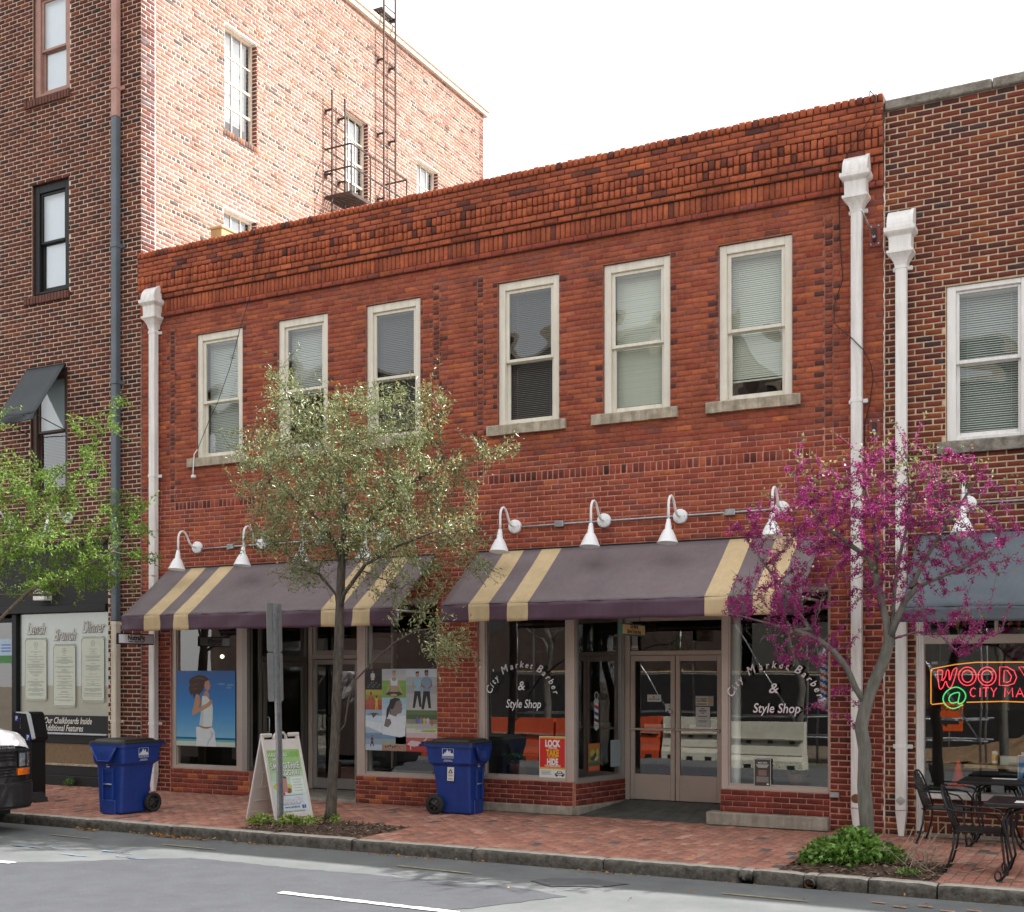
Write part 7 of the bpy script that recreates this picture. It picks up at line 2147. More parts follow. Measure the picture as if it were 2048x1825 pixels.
cell(.712, 1.237, .27, .599, [(.56, .58, .55), (.40, .46, .30), (.22, .24, .20), (.07, .12, .06), (.10, .17, .08)])
for cx, c in ((.90, (.10, .14, .36)), (.97, (.16, .22, .44)), (1.02, (.55, .45, .10)), (1.08, (.45, .48, .55)), (1.15, (.50, .08, .06))): man(cx, .30, .22 if cx < 1.1 else .18, c, (.40, .40, .42))
pr(p, Mx, [(.95, .285), (1.20, .285), (1.225, .32), (1.0, .31)], ink(.34, .40, .06), .0043)
cell(.712, 1.237, .0, .269, [(.40, .06, .05), (.36, .05, .05), (.42, .12, .12), (.55, .42, .42)]); pr(p, Mx, [(.72, .10), (.80, .16), (.98, .14), (1.10, .24), (1.0, .10), (.85, .07)], ink(.62, .50, .50), .0043); man(.79, .02, .10, (.62, .5, .5), (.6, .5, .5), (.6, .5, .5), .0052)
p.build('print', parent=t_)

# barber shop lettering on both windows, arched
def arch_letters(win, cx, cz, w, y):
    mb = MB(); back = MB(); c = ink(.70, .70, .72); sh = ink(.30, .05, .05)
    txt = [('C', .115), ('i', .09), ('t', .09), ('y', .09), (' ', .06), ('M', .115), (' ', .012), ('a', .09), ('r', .09), ('k', .095), ('e', .09), ('t', .09), (' ', .05), ('B', .115), ('a', .09), ('r', .09), ('b', .095), ('e', .09), ('r', .09)]
    Rr = .50
    adv = {'C': .085, 'i': .052, 't': .055, 'y': .072, 'M': .12, 'a': .080, 'r': .066, 'k': .078, 'e': .076, 'B': .085, 'b': .075, ' ': .0}
    widths = [adv[ch] if ch != ' ' else sz for ch, sz in txt]
    tot = sum(widths); k_ = (2 * R(76) * Rr) / tot
    s0 = -R(76) * Rr
    Fw = facade(cx, cz, y)
    for (ch, sz), wd in zip(txt, widths):
        a = (s0 + wd * k_ / 2) / Rr; s0 += wd * k_
        if ch == ' ': continue
        Q = Fw @ Matrix.Translation((Rr * math.sin(a) * w, Rr * math.cos(a) - .02, 0)) @ Matrix.Rotation(-a * .92, 4, 'Z')
        mb.text(ch, Q @ Matrix.Translation((0, 0, .002)), sz * 1.32, c, shear=.22, bold=.0016, sx=.92)
        if cx > -5.5: back.text(ch, Q @ Matrix.Translation((-.004, -.006, .001)), sz * 1.32, sh, shear=.22, bold=.0016, sx=.92)
    for (s_, dx, dz, sz, sx) in (('&', -.02, .17, .175, 1.0), ('Style Shop', .015, -.075, .165, .78)):
        mb.text(s_, Fw @ Matrix.Translation((dx * w, dz, .002)), sz, c, shear=.2, bold=.0016, sx=sx * w)
        if cx > -5.5: back.text(s_, Fw @ Matrix.Translation((dx * w - .004, dz - .006, .001)), sz, sh, shear=.2, bold=.0016, sx=sx * w)
    mb.build('lettering', parent=win)
    if cx > -5.5: back.build('lettering_shadow', parent=win)
arch_letters(winC, -7.655, 1.515, 1.0, .012)
arch_letters(winE, -4.13, 1.50, 1.10, .012)

# LOCK / TAKE / HIDE placard
Mx = facade(-7.41, .492, .050)
t_, p = sheet('placard', 'red and yellow LOCK TAKE HIDE placard in the corner of the barber window', Mx, .395, .565, ink(.68, .72, .70, .35))
rd_ = ink(.58, .025, .02, .35); yl = ink(.72, .42, .02, .35); wt = ink(.78, .78, .76)
pr(p, Mx, rect_(.008, .387, .118, .558), yl, .0032); pr(p, Mx, rect_(.008, .387, .142, .535), rd_, .0040)
def lt(s_, u, v, size, c, sx=.62, bold=.004): p.text(s_, Mx @ Matrix.Translation((u, v, .0055)), size, c, sx=sx, bold=bold)
lt('LOCK', .2, .425, .125, wt, .66, .006); lt('YOUR CAR', .2, .395, .033, wt, .8, .001); lt('TAKE', .2, .295, .125, yl, .62, .006); lt('YOUR KEYS', .2, .265, .033, yl, .8, .001); lt('HIDE', .2, .178, .115, wt, .66, .006); lt('YOUR BELONGINGS', .2, .150, .033, wt, .8, .001)
for k in range(19): pr(p, Mx, oval(.02 + .0197 * k, .547, .004, .004, 6), ink(.25, .12, .01), .0041); pr(p, Mx, oval(.02 + .0197 * k, .130, .004, .004, 6), ink(.25, .12, .01), .0041)
kk = ink(.02, .02, .02)
for k, w in enumerate((.15, .13, .16)): pr(p, Mx, rect_(.03, .03 + w, .085 - .02 * k, .092 - .02 * k), ink(.15, .18, .2), .0034)
pr(p, Mx, [(.235, .035), (.235, .06), (.26, .068), (.275, .092), (.335, .092), (.352, .068), (.378, .06), (.378, .035)], kk, .0034); pr(p, Mx, [(.25, .045), (.25, .058), (.362, .058), (.362, .045)], wt, .0042); pr(p, Mx, [(.278, .070), (.285, .085), (.327, .085), (.335, .070)], wt, .0042)
for u in (.262, .352): pr(p, Mx, oval(u, .035, .017, .017, 12), kk, .0043)
p.build('print', parent=t_)

# barber pole emblem, event poster and blank sheet on the angled side pane
Q0 = dgC
def onC(u, v): return Q0 @ Matrix.Translation((u, v, -.040))
p = MB(); Mx = onC(.52, 1.09); gy = ink(.45, .52, .52); wh2 = ink(.68, .70, .70)
def pole_art(p, Mx, s_):
    pr(p, Mx, oval(0, .50 * s_, .045 * s_, .055 * s_, 16), gy, .001); pr(p, Mx, oval(0, .50 * s_, .032 * s_, .042 * s_, 16), ink(.03, .035, .035), .0018)
    pr(p, Mx, [(-.055 * s_, .40 * s_), (.055 * s_, .40 * s_), (.06 * s_, .425 * s_), (.035 * s_, .45 * s_), (-.035 * s_, .45 * s_), (-.06 * s_, .425 * s_)], gy, .001)
    pr(p, Mx, rect_(-.045 * s_, .045 * s_, .13 * s_, .40 * s_), wh2, .001)
    for k, c in ((0, (.10, .02, .04)), (1, (.03, .05, .30)), (2, (.45, .03, .04))):
        b0 = .135 + .09 * k
        pr(p, Mx, [(-.042 * s_, (b0 + .07) * s_), (-.042 * s_, (b0 + .025) * s_), (.042 * s_, (b0 - .005 if k else b0) * s_), (.042 * s_, (b0 + .04) * s_)], ink(*c), .0018)
    pr(p, Mx, [(-.06 * s_, .10 * s_), (.06 * s_, .10 * s_), (.05 * s_, .13 * s_), (-.05 * s_, .13 * s_)], gy, .001); pr(p, Mx, [(-.06 * s_, .095 * s_), (.06 * s_, .095 * s_), (.045 * s_, .06 * s_), (0, .03 * s_), (-.045 * s_, .06 * s_)], gy, .001)
pole_art(p, Mx, 1.03); p.build('barber_pole_emblem', parent=winD)
Mx = onC(.33, .565) ; t_, p = sheet('poster', 'small red and green event poster on the angled barber shop side pane', Mx, .27, .385, ink(.30, .10, .05))
for (a, b, c, d, cc) in ((.01, .26, .30, .375, (.40, .16, .04)), (.01, .26, .13, .30, (.16, .20, .05)), (.01, .26, .02, .07, (.50, .10, .05)), (.01, .26, .075, .125, (.05, .12, .06))): pr(p, Mx, rect_(a, b, c, d), ink(*cc), .0032)
pr(p, Mx, oval(.10, .25, .06, .05), ink(.45, .34, .06), .0038); pr(p, Mx, oval(.17, .19, .06, .045), ink(.45, .44, .40), .0044); pr(p, Mx, [(.04, .17), (.12, .14), (.20, .22), (.16, .26)], ink(.05, .05, .06), .005); pr(p, Mx, oval(.21, .26, .03, .05), ink(.40, .40, .08), .005)
p.text('EVENT', Mx @ Matrix.Translation((.135, .032, .004)), .04, ink(.6, .5, .3), sx=.9) if False else None
p.build('print', parent=t_)
Mx = onC(.86, .60); t_, p = sheet('notice', 'blank pale blue paper sheet at the right of the angled barber pane', Mx, .27, .375, ink(.36, .44, .48)); pr(p, Mx, rect_(.005, .265, .36, .37), ink(.40, .48, .52), .0032); p.build('print', parent=t_)

# notices on the barber doors
yD = 1.198
Mx = facade(-6.30, 1.52, 1.2 - .012 + .012)
def door_note(name, label, x, z_, w, h, base, lines, y=1.215):
    Mx = facade(x, z_, y); t_, p = sheet(name, label, Mx, w, h, base, 'notice', th=.001)
    for (s_, u, v, size, c, sx) in lines: p.text(s_, Mx @ Matrix.Translation((u, v, .0022)), size, c, sx=sx, bold=.0012 * size / .05)
    return t_, p, Mx
pw = ink(.62, .64, .62)
t_, p, Mx = door_note('notice', 'small white notice on the left barber door', -6.29, 1.515, .205, .10, pw, [('M', .10, .058, .03, kk, 1), ('PUBLIC RESTROOMS', .10, .028, .024, kk, .75)]); p.build('print', parent=t_)
t_, p, Mx = door_note('notice', 'small white and blue push sticker near the lock of the left barber door', -6.02, 1.375, .115, .115, ink(.50, .56, .56), [('Push', .06, .012, .045, ink(.8, .8, .8), .9)]); pr(p, Mx, rect_(.025, .115, .0, .048), ink(.03, .06, .22), .0012); pr(p, Mx, oval(.07, .085, .022, .016), ink(.25, .42, .32), .0014); p.build('print', parent=t_)
t_, p, Mx = door_note('notice', 'blue rimmed CLOSED sign on the right barber door', -5.585, 1.455, .275, .155, ink(.05, .09, .20), [('CLOSED', .098, .068, .068, kk, .62)]); pr(p, Mx, rect_(.012, .263, .012, .143), ink(.62, .62, .52), .0014); pr(p, Mx, rect_(.185, .26, .015, .14), ink(.40, .42, .36), .0018); pr(p, Mx, oval(.222, .08, .022, .035), ink(.55, .35, .14), .0022); pr(p, Mx, rect_(.02, .17, .025, .045), ink(.30, .20, .06), .0019); p.build('print', parent=t_)
t_, p, Mx = door_note('notice', 'white paper notice taped below the CLOSED sign on the right barber door', -5.575, 1.165, .205, .285, pw, [])
for k, (w, b) in enumerate(((.06, 2), (.12, 1), (.10, 1), (.03, 1), (0, 0), (.13, 1), (.08, 0), (0, 0), (.12, 1), (.10, 0), (0, 0), (.10, 0))):
    if w: pr(p, Mx, rect_(.10 - w / 2, .10 + w / 2, .255 - .021 * k, .255 - .021 * k + (.009 if b else .005)), kk if b else ink(.25, .25, .25), .0014)
p.build('print', parent=t_)
t_, p, Mx = door_note('notice', 'two small white hours cards in the transom above the left barber door', -6.52, 2.245, .085, .20, ink(.30, .33, .32), []); pr(p, Mx, rect_(-.01, .09, .0, .06), pw, .0012); pr(p, Mx, rect_(.0, .08, .015, .028), ink(.3, .3, .3), .002); p.build('print', parent=t_)
# framed flyer in the right barber window
Mx = facade(-4.405, .50, .052); t_, p = sheet('flyer', 'white framed brown flyer standing in the right barber window', Mx, .215, .345, pw, 'flyer')
pr(p, Mx, rect_(.006, .209, .006, .339), ink(.055, .042, .035), .0034)
p.text('MAY 10TH', Mx @ Matrix.Translation((.108, .285, .0045)), .028, pw, sx=.9, bold=.0008)
for k in range(4): pr(p, Mx, rect_(.025 + .008 * k, .19 - .008 * k, .268 - .011 * k, .273 - .011 * k), pw, .0041)
for k in range(6): pr(p, Mx, rect_(.03, .185, .115 - .012 * k, .119 - .012 * k), ink(.45, .45, .44), .0041)
pr(p, Mx, rect_(.055, .16, .135, .205), ink(.20, .13, .11), .0041); pr(p, Mx, oval(.175, .03, .016, .010, 10), wt, .0042); p.build('print', parent=t_)
# access sticker on the fitness shop door, papers on the restaurant door
Mx = facade(-11.0, .27, 1.235); t_, p = sheet('sticker', 'small access sticker low on the fitness shop glass door', Mx, .075, .125, ink(.55, .52, .52), 'sticker', th=.001); pr(p, Mx, oval(.037, .05, .022, .026, 10), ink(.30, .05, .05), .0014); p.build('print', parent=t_)
Mx = facade(-18.25, 2.10, .085); t_, p = sheet('notice', 'pale blue notice with a green strip on the restaurant door at the left edge', Mx, .40, .43, ink(.42, .54, .66), 'notice'); pr(p, Mx, rect_(.0, .40, .0, .135), ink(.05, .22, .05), .0032)
for k in range(3): pr(p, Mx, rect_(.12, .36, .20 + .055 * k, .225 + .055 * k), ink(.12, .2, .5), .0034)
p.build('print', parent=t_)

# ================================================================== things inside the shops
def column(x, y, r, label, m):
    mb = MB(); mb.lathe([(r * 1.25, .03), (r * 1.25, .10), (r, .12), (r, 2.98)], 20, m, M=Matrix.Translation((x, y, 0))); return tag(mb.build('pipe_column', recalc=False), label, 'column')
column(-4.70, .25, .058, 'round white pipe column inside the right barber window', M['white_paint'])
column(-10.42, .36, .045, 'slim white pipe column inside the collage window', M['white_paint'])
t_ = thing('pendant_lamp', 'lit globe pendant lamp hanging inside the fitness shop window', 'lamp', (-13.85, 1.0, 2.2))
mb = MB(); mb.lathe([(0, 2.166)] + [(.034 * math.sin(a), 2.20 - .034 * math.cos(a)) for a in [i * math.pi / 10 for i in range(1, 10)]] + [(0, 2.234)], 16, emit_mat('lamp_globe', (1, .92, .62), 1.3), M=Matrix.Translation((-13.85, 1.0, 0))); mb.build('globe', parent=t_, recalc=False)
mb = MB(); mb.tube([(-13.85, 1.0, 2.25), (-13.85, 1.0, 2.98)], .008, 6, M['black_matt']); mb.build('cord', parent=t_)
t_ = thing('barber_pole', 'red white and blue barber pole mounted inside the right barber window', 'barber pole', (-3.55, .12, 1.65))
mb = MB(); My = Matrix.Translation((-3.55, .12, 0)); mb.lathe([(0, 2.26), (.03, 2.25), (.05, 2.20), (.075, 2.17), (.075, 2.12), (.055, 2.10)], 16, M['steel'], M=My); mb.lathe([(.055, 1.62), (.075, 1.60), (.075, 1.55), (.05, 1.50), (.03, 1.46), (0, 1.45)], 16, M['steel'], M=My); mb.build('pole_cap', parent=t_, recalc=False)
mb = MB(); nz_, na = 26, 24; cs = [ink(.34, .35, .36), ink(.24, .03, .03), ink(.34, .35, .36), ink(.02, .04, .18)]
for i in range(nz_):
    for j in range(na):
        z0 = 1.62 + .48 * i / nz_; z1 = 1.62 + .48 * (i + 1) / nz_; a0 = 2 * math.pi * j / na; a1 = 2 * math.pi * (j + 1) / na
        c = cs[int((i * .46 + j * 4 / na * 1.0)) % 4]
        mb.quad(*[(-3.55 + .053 * math.cos(a), .12 + .053 * math.sin(a), z_) for a, z_ in ((a0, z0), (a1, z0), (a1, z1), (a0, z1))], c)
mb.build('striped_cylinder', parent=t_, recalc=False)
FERN = leaf_mat('dark_fern', [(0, (.03, .10, .04)), (.5, (.06, .19, .07)), (1, (.13, .30, .11))], .5, .3, .4)
def potted(label, x, y, z0, n, L, seed):
    rg_ = np.random.default_rng(seed); t2 = thing('potted_plant', label, 'plant', (x, y, z0))
    mb = MB(); mb.lathe([(0, 0), (.09, 0), (.12, .16), (.13, .18), (.11, .18), (.10, .15), (0, .15)], 16, mat('terracotta', (.20, .08, .05), .85), M=Matrix.Translation((x, y, z0))); mb.build('pot', parent=t2, recalc=False)
    P, D, LL, WW_ = [], [], [], []
    for k in range(n):
        a = rg_.uniform(0, 6.28); out = rg_.uniform(.5, 1) * L; pts = [np.array([x, y, z0 + .16]) + np.array([math.cos(a) * out * s_, math.sin(a) * out * s_, L * (1.0 * s_ - .75 * s_ * s_) * 1.1]) for s_ in np.linspace(.1, 1, 14)]
        for q in range(13):
            d = pts[q + 1] - pts[q]; s2 = np.cross(d, [0, 0, 1]); s2 /= np.linalg.norm(s2) + 1e-9
            for sg in (-1, 1): P.append(pts[q]); D.append(s2 * sg + d * 6); LL.append(.10 * (1 - q / 16)); WW_.append(.016)
    leaf_cloud(np.array(P), np.array(D), np.array(LL), np.array(WW_), rg_, FERN, 'fronds', t2, rg_.uniform(0, 1, len(P)), flatten=.8)
potted('dark green fern on the sill inside the right barber window', -3.95, .42, .46, 22, .42, 5)
potted('dark green leafy plant inside the left barber window above the blue cart', -7.95, .45, .46, 26, .40, 6)
mb = MB(); pass
for a, b, d, z0, z1 in ((-8.34, -6.92, .5, .40, .44), (-4.76, -3.47, .55, .40, .445), (-14.0, -12.62, .45, .33, .38), (-10.40, -9.05, .45, .34, .39)):
    mb = MB(); mb.box(a, b, .10, d, z0, z1, M['floor_dark']); mb.build('window_shelf', parent=MAIN)
# behind the cafe window: counter, bottle, cards, small cone, poster
t_ = thing('counter', 'pale wooden counter just inside the cafe window', 'counter', (-1.3, .5, 0))
mb = MB(); mb.box(-1.95, 1.6, .28, .72, .80, .84, mat('pale_counter_wood', (.45, .30, .16), .5, var=.2, vscale=6), .006); mb.build('top', parent=t_)
for x in (-1.85, 0, 1.5):
    mb = MB(); mb.box(x - .03, x + .03, .45, .55, .02, .80, M['black_matt']); mb.build('leg', parent=t_)
mb = MB(); Mb_ = Matrix.Translation((-1.62, .38, .84)); ylw = ink(.62, .33, .03); mb.lathe([(0, 0), (.032, 0), (.034, .01), (.034, .10), (.028, .12)], 14, ylw, M=Mb_); mb.lathe([(.028, .12), (.034, .125), (.034, .155), (.012, .165), (0, .165)], 14, wt, M=Mb_); mb.lathe([(.0345, .02), (.0345, .05)], 14, wt, M=Mb_)
tag(mb.build('mustard_bottle', recalc=False), 'yellow and white bottle standing on the cafe counter behind the glass', 'bottle')
mb = MB(); mb.box(-1.56, -1.37, .35, .357, .842, .95, ink(.55, .56, .46)); mb.box(-1.55, -1.38, .3485, .35, .86, .935, ink(.66, .68, .60)); tag(mb.build('menu_card'), 'pale upright menu card beside the yellow bottle on the cafe counter', 'menu')
mb = MB(); mb.box(-1.33, -1.21, .36, .366, .842, 1.0, ink(.62, .62, .60)); 
for k in range(5): mb.box(-1.31, -1.23, .358, .36, .87 + .022 * k, .878 + .022 * k, ink(.25, .25, .25))
tag(mb.build('menu_card'), 'taller white printed card right of the menu card on the cafe counter', 'menu')
Mx = facade(-1.345, .58, .105); t_, p = sheet('poster', 'blue and white poster low in the cafe window behind the tables', Mx, .40, .40, ink(.62, .66, .70))
pr(p, Mx, rect_(.008, .392, .008, .392), ink(.06, .24, .50), .0032); pr(p, Mx, [(.02, .20), (.09, .30), (.15, .24), (.2, .34), (.3, .30), (.392, .36), (.392, .20), (.2, .14)], ink(.25, .45, .66), .0038); pr(p, Mx, [(.04, .12), (.07, .22), (.13, .16), (.18, .20), (.16, .08), (.08, .06)], ink(.03, .03, .04), .0044); pr(p, Mx, [(.15, .02), (.20, .20), (.30, .26), (.392, .22), (.392, .02)], ink(.58, .62, .66), .0044); p.build('print', parent=t_)
t_ = thing('traffic_cone', 'small orange cone behind the chairs inside the cafe window', 'cone', (-2.05, .30, .53))
mb = MB(); Mc = Matrix.Translation((-2.02, .33, 0)); og = ink(.75, .06, .01); mb.lathe([(0, .60), (.075, .60), (.025, .86), (.018, .88), (0, .88)], 18, og, M=Mc); mb.build('cone', parent=t_, recalc=False)
mb = MB(); mb.box(-2.13, -1.91, .22, .44, .58, .60, og, .004); mb.build('base', parent=t_)
mb = MB(); mb.box(-2.3, -1.75, .15, .6, .54, .578, M['black_matt'], .006)
for x in (-2.27, -1.78): mb.box(x - .02, x + .02, .35, .39, .02, .54, M['black_matt'])
tag(mb.build('low_stand'), 'low black stand carrying the orange cone inside the cafe window', 'stand')
tx_ = MB(); 
for x, c, nm_ in ((-2.15, (.1, .1, .12), 'charcoal'), (-2.03, (.40, .30, .05), 'gold'), (-1.95, (.30, .12, .02), 'brown'), (-1.80, (.04, .05, .12), 'dark navy'), (-1.45, (.40, .16, .02), 'orange'), (-1.36, (.35, .03, .03), 'red'), (-1.27, (.45, .44, .40), 'pale grey'), (-1.18, (.04, .05, .2), 'royal blue')):
    tx_ = MB(); 
    for k in range(3): tx_.tube([(x + k * .012, .22, 2.75), (x + k * .012 + .004, .22, 2.60 - .02 * k), (x + k * .012, .22, 2.42 + random.uniform(0, .05))], .009, 6, ink(*c))
    tag(tx_.build('hanging_scarf'), 'narrow ' + nm_ + ' scarf hanging in the transom above the neon sign', 'scarf', 'coloured scarves hanging in the cafe transom')

# neon sign
t_ = thing('neon_sign', 'red green and amber neon sign reading WOODY @ CITY MA in the cafe window', 'neon sign', (-1.6, .14, 1.5))
NR = emit_mat('red_neon', (1.0, .055, .085), .75); NGn = emit_mat('green_neon', (.10, .80, .22), .42); NA = emit_mat('amber_neon', (1.0, .36, .05), .42)
yN = .14
def spline(P, closed, n=5):
    out = []; k = len(P); g = lambda i: P[i % k] if closed else P[max(0, min(k - 1, i))]
    for i in range(k if closed else k - 1):
        a, b, c, d = g(i - 1), g(i), g(i + 1), g(i + 2)
        for q in range(n):
            t = q / n
            out.append(tuple(.5 * (2 * b[j] + (c[j] - a[j]) * t + (2 * a[j] - 5 * b[j] + 4 * c[j] - d[j]) * t * t + (3 * b[j] - a[j] - 3 * c[j] + d[j]) * t ** 3) for j in (0, 1)))
    if not closed: out.append(P[-1])
    return out
def neon(strokes, x, z_, sx, sz, m, r=.0065, closed=False, smooth=False):
    mb = MB()
    for s_ in strokes:
        c = closed and len(s_) > 3
        if smooth: s_ = spline(s_, c)
        mb.tube([(x + u * sx, yN, z_ + v * sz) for u, v in s_], r, 6, m, closed=c)
    return mb
def ring_(rx, rz, n=18): return [(.5 + rx * math.cos(2 * math.pi * k / n), .5 + rz * math.sin(2 * math.pi * k / n)) for k in range(n)]
def add_neon(name, strokes, x, z_, sx, sz, m, closed=False, r=.0052, smooth=False): neon(strokes, x, z_, sx, sz, m, r, closed, smooth).build(name, parent=t_, recalc=False)
Wd = [[(.0, .88), (.12, .95), (.26, .90), (.22, .40), (.40, .62), (.46, .90), (.58, .93), (.62, .42), (.80, .95), (1.0, 1.0), (.72, .10), (.52, .12), (.42, .38), (.24, .02), (.08, .05)]]
add_neon('letter_tube', Wd, -2.222, 1.735, .215, .225, NR, True, smooth=True)
for x in (-1.99, -1.775): add_neon('letter_tube', [ring_(.5, .5), ring_(.30, .33)], x, 1.77, .195, .215, NR, True)
add_neon('letter_tube', [[(.0, .02), (.02, 1.0), (.45, 1.0), (.85, .80), (1, .45), (.85, .12), (.45, .0)], [(.26, .20), (.28, .82), (.48, .80), (.70, .50), (.62, .24), (.45, .18)]], -1.545, 1.77, .185, .215, NR, True)
add_neon('letter_tube', [[(.0, 1.0), (.28, 1.0), (.5, .65), (.74, 1.0), (1.0, 1.0), (.64, .45), (.60, .0), (.38, .0), (.38, .45)]], -1.34, 1.77, .19, .215, NR, True)
add_neon('letter_tube', [[(.0, 1.0), (.25, 1.15), (.2, .8), (.05, .7)]], -1.13, 1.88, .05, .10, NR, True)
add_neon('letter_tube', [[(.9, .95), (.5, 1.0), (.2, .8), (.1, .5), (.2, .2), (.5, .0), (.9, .05)], ], -1.13 + .09, 1.77, .15, .215, NR) if False else None
def small(ch, x, w):
    S = {'C': [[(.95, .85), (.6, 1.0), (.2, .85), (.0, .5), (.15, .15), (.55, .0), (.9, .12)]], 'I': [[(.5, 1.0), (.45, .0)]], 'T': [[(0, 1.0), (1, 1.0)], [(.5, 1.0), (.45, .0)]], 'Y': [[(.0, 1.0), (.5, .5), (1.0, 1.0)], [(.5, .5), (.42, .0)]],
         'M': [[(.0, .0), (.08, 1.0), (.5, .35), (.92, 1.0), (1.0, .0)]], 'A': [[(.0, .0), (.5, 1.0), (1.0, .0)], [(.2, .36), (.8, .36)]], 'R': [[(.0, .0), (.0, 1.0), (.7, .95), (.8, .7), (.6, .5), (.05, .48)], [(.4, .48), (.9, .0)]], 'K': [[(.0, .0), (.0, 1.0)], [(.9, 1.0), (.05, .5), (.9, .0)]], 'E': [[(.9, 1.0), (.0, 1.0), (.0, .0), (.9, .0)], [(.0, .5), (.7, .5)]]}[ch]
    add_neon('letter_tube', S, x, 1.64, w, .105, NR, r=.0055)
xx = -1.862
for ch, w, g_ in (('C', .062, .032), ('I', .03, .018), ('T', .062, .022), ('Y', .062, .085), ('M', .088, .035), ('A', .08, .03), ('R', .07, .03), ('K', .07, .03), ('E', .06, .03), ('T', .065, .03)): small(ch, xx, w); xx += w + g_
at_ = [(.62, .30), (.40, .25), (.28, .40), (.34, .60), (.55, .72), (.72, .70), (.66, .30), (.74, .22), (.90, .34), (.98, .58), (.88, .82), (.62, .98), (.32, .90), (.08, .64), (.04, .36), (.20, .10), (.50, .0), (.86, .18)]
add_neon('at_tube', [at_], -2.17, 1.50, .265, .255, NGn, r=.0068, smooth=True)
add_neon('border_tube', [[(-2.16, 1.56), (-2.285, 1.545), (-2.298, 1.56), (-2.298, 1.95), (-2.285, 1.965), (-2.03, 2.015), (-1.8, 2.04), (-1.3, 2.04), (-.95, 2.0), (-.72, 1.955), (-.715, 1.55), (-.75, 1.54), (-1.0, 1.575), (-1.5, 1.59), (-1.9, 1.575)]], 0, 0, 1, 1, NA, r=.0065)
mb = MB(); mb.box(-2.36, -.66, .165, .175, 1.49, 2.06, glass_mat('sign_backing_glass', (.55, .56, .58)))
for x in (-2.2, -.85): mb.tube([(x, .17, 2.06), (x, .17, 2.98)], .003, 5, M['steel'])
mb.box(-2.29, -2.225, .14, .165, 2.02, 2.05, ink(.5, .5, .5)); mb.build('backing', parent=t_)

# ================================================================== across the street, seen only as reflections in the glass
def barrier(label, x, y, L, col, g_):
    t2 = thing('road_barrier', label, 'barrier', (x, y, -.55), g_)
    prof = [(-.30, 0), (-.30, .22), (-.22, .38), (-.13, .78), (-.12, 1.22), (.12, 1.22), (.13, .78), (.22, .38), (.30, .22), (.30, 0)]
    mb = MB(); mb.prism([(y + a, -.55 + b) for a, b in prof], x - L / 2, x + L / 2, lambda u, v, w: (w, u, v), col); mb.build('body', parent=t2)
    mb = MB()
    for k in range(4):
        xx_ = x - L / 2 + L * (k + .5) / 4; mb.box(xx_ - .10, xx_ + .10, y + .285, y + .303, -.549, -.44, M['black_matt']); mb.box(xx_ - .06, xx_ + .06, y + .10, y + .20, .10, .20, M['black_matt'])
    for z_ in (-.20, .18): mb.box(x - L / 2 + .02, x + L / 2 - .02, y + .13, y + .235, z_, z_ + .035, M['concrete'])
    mb.build('fork_slot', parent=t2)
og2 = mat('orange_barrier_plastic', (.62, .085, .025), .5, var=.1, vscale=3); wb = mat('white_barrier_plastic', (.72, .70, .58), .5, var=.12, vscale=3)
for x, c, lb in ((-18.6, og2, 'orange plastic road barrier across the street, far end of the row'), (-16.2, og2, 'orange plastic road barrier across the street, second in the row'), (-13.8, og2, 'orange plastic road barrier across the street next to the white ones'), (-11.4, wb, 'white plastic road barrier across the street next to the orange ones'), (-9.0, wb, 'white plastic road barrier across the street, near end of the row')):
    barrier(lb, x, -16.2 + .012 * (x + 18), 2.3, c, 'plastic road barriers across the street')
t2 = thing('scaffold', 'steel tube scaffold standing behind the road barriers across the street', 'scaffold', (-9, -18.5, -.6))
for x in (-17.0, -14.8, -12.6, -10.4, -8.2, -6.0, -3.8):
    mb = MB()
    for y in (-17.6, -18.8): mb.tube([(x, y, -.6), (x, y, 4.8)], .03, 8, M['steel'])
    mb.build('standard', parent=t2)
mb = MB()
for z_ in (.2, .75, 1.9, 3.6, 4.6):
    for y in (-17.6, -18.8): mb.tube([(-17.2, y, z_), (-3.6, y, z_)], .024, 8, M['steel'])
mb.build('ledger', parent=t2)
for x in (-14.8, -10.4, -6.0):
    mb = MB(); mb.tube([(x, -17.55, 3.6), (x + 2.2, -17.55, .2)], .024, 8, M['steel']); mb.build('brace', parent=t2)
mb = MB()
for z_ in (1.95, 3.65): mb.box(-17.2, -3.6, -18.75, -17.65, z_, z_ + .05, M['counter_wood'] if 'counter_wood' in M else M['sand'])
mb.build('deck', parent=t2)
t2 = thing('work_sign', 'orange square DETOUR sign on a stand across the street', 'sign', (-5.4, -23.5, -.6))
mb = MB(); Mx = frame((-5.0, -23.5, .2), (-1, 0, 0), (0, 0, 1)); mb.box(0, .80, 0, .85, -.01, 0, ink(.88, .13, .015), M=Mx); mb.build('panel', parent=t2)
p = MB(); p.text('DETOUR', Mx @ Matrix.Translation((.4, .62, .003)), .19, kk, bold=.004, sx=.95); p.prism([(.12, .22), (.12, .36), (.45, .36), (.45, .46), (.68, .29), (.45, .12), (.45, .22)], .001, .003, lambda u, v, w: tuple(Mx @ Vector((u, v, w))), kk); p.build('lettering', parent=t2)
mb = MB(); mb.tube([(-5.4, -23.55, -.6), (-5.4, -23.55, .9)], .02, 8, M['steel']); mb.build('stand', parent=t2)
tag_dirt = MB()
def dirt(u, v):
    x = -6 + 9 * u; y = -26 + 6 * v
    return (x, y, -.58 + 1.1 * math.exp(-((u - .55) ** 2 * 9 + (v - .4) ** 2 * 9)) + random.uniform(0, .12))
tag_dirt.grid(dirt, 40, 26, mat('excavated_soil', (.24, .15, .08), .95, var=.35, vscale=3, bump=1, bscale=12)); tag(tag_dirt.build('dirt_pile', recalc=False), kind='structure')
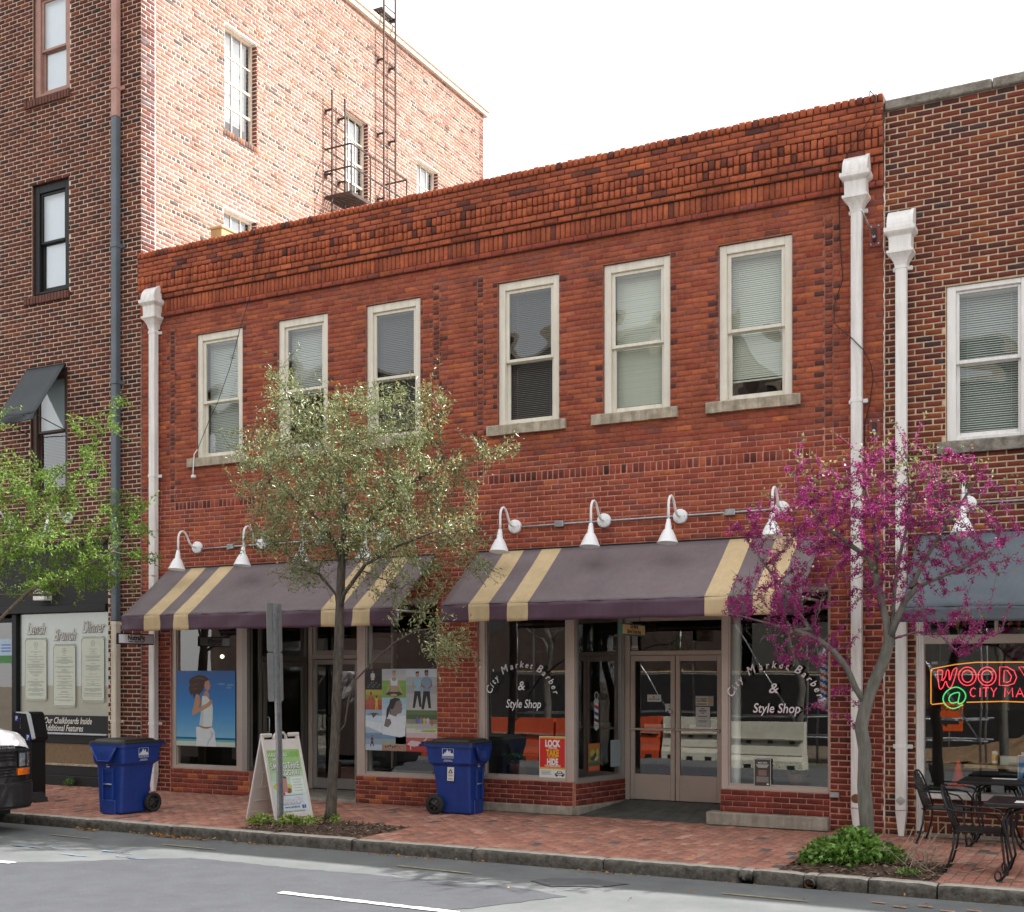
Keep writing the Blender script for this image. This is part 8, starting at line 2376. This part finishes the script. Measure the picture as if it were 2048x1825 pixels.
t2 = thing('fence', 'black screened construction fence across the street', 'fence', (-10, -27, -.6))
mb = MB(); mb.box(-30, 4, -27.02, -27.0, -.55, 2.0, M['black_matt']); mb.build('screen', parent=t2)
mb = MB()
for k in range(15): mb.tube([(-30 + k * 2.35, -27.05, -.6), (-30 + k * 2.35, -27.05, 2.1)], .03, 8, M['steel'])
mb.build('post', parent=t2)
def far_block(label, x0, x1, z1, c):
    t2 = thing('office_building', label, 'building', ((x0 + x1) / 2, -34, -.6), 'buildings across the street')
    mb = MB(); hs = []
    x = x0 + 1.2
    while x + 1.4 < x1:
        z_ = 3.8
        while z_ + 2 < z1: hs.append((x, x + 1.3, z_, z_ + 1.9)); z_ += 3.4
        x += 2.7
    fr_ = axes((0, -30, 0), (1, 0, 0), (0, 0, 1), (0, 1, 0)); holed(mb, fr_, x0, x1, -.6, z1, hs, 0, .15, c)
    mb.box(x0, x1, -44, -30.2, -.6, z1 - .02, c); mb.box(x0 - .1, x1 + .1, -30.1, -29.75, z1, z1 + .35, M['stone'])
    mb.build('wall', parent=t2, recalc=False)
    for h in hs:
        w = MB(); w.quad((h[0], -30.12, h[2]), (h[1], -30.12, h[2]), (h[1], -30.12, h[3]), (h[0], -30.12, h[3]), gl_d); w.build('window', parent=t2)
far_block('dark brick office building across the street, taller of the two', -40, -14, 15.2, mat('dark_far_brick', (.07, .045, .038), .9, var=.2, vscale=2))
far_block('pale rendered office building across the street, lower of the two', -13.4, 16, 12.6, mat('pale_far_render', (.10, .095, .085), .9, var=.1, vscale=2))
bare = [o for o in scene.objects if o.name.startswith('redbud_tree')][0]
for x, y, rz, lb in ((-15.6, -16.9, .7, 'bare street tree across the street by the orange barriers'), (-8.3, -17.0, 2.4, 'bare street tree across the street by the white barriers'), (-3.2, -16.8, 4.0, 'bare street tree across the street opposite the cafe')):
    t2 = thing('bare_tree', lb, 'tree', (x, y, -.55), 'bare trees across the street', rz)
    for ch in bare.children:
        if ch.name.startswith('trunk'):
            c = ch.copy(); COL.objects.link(c); c.parent = t2; c.scale = (1.5, 1.5, 1.5)
print('objects', len(scene.objects))
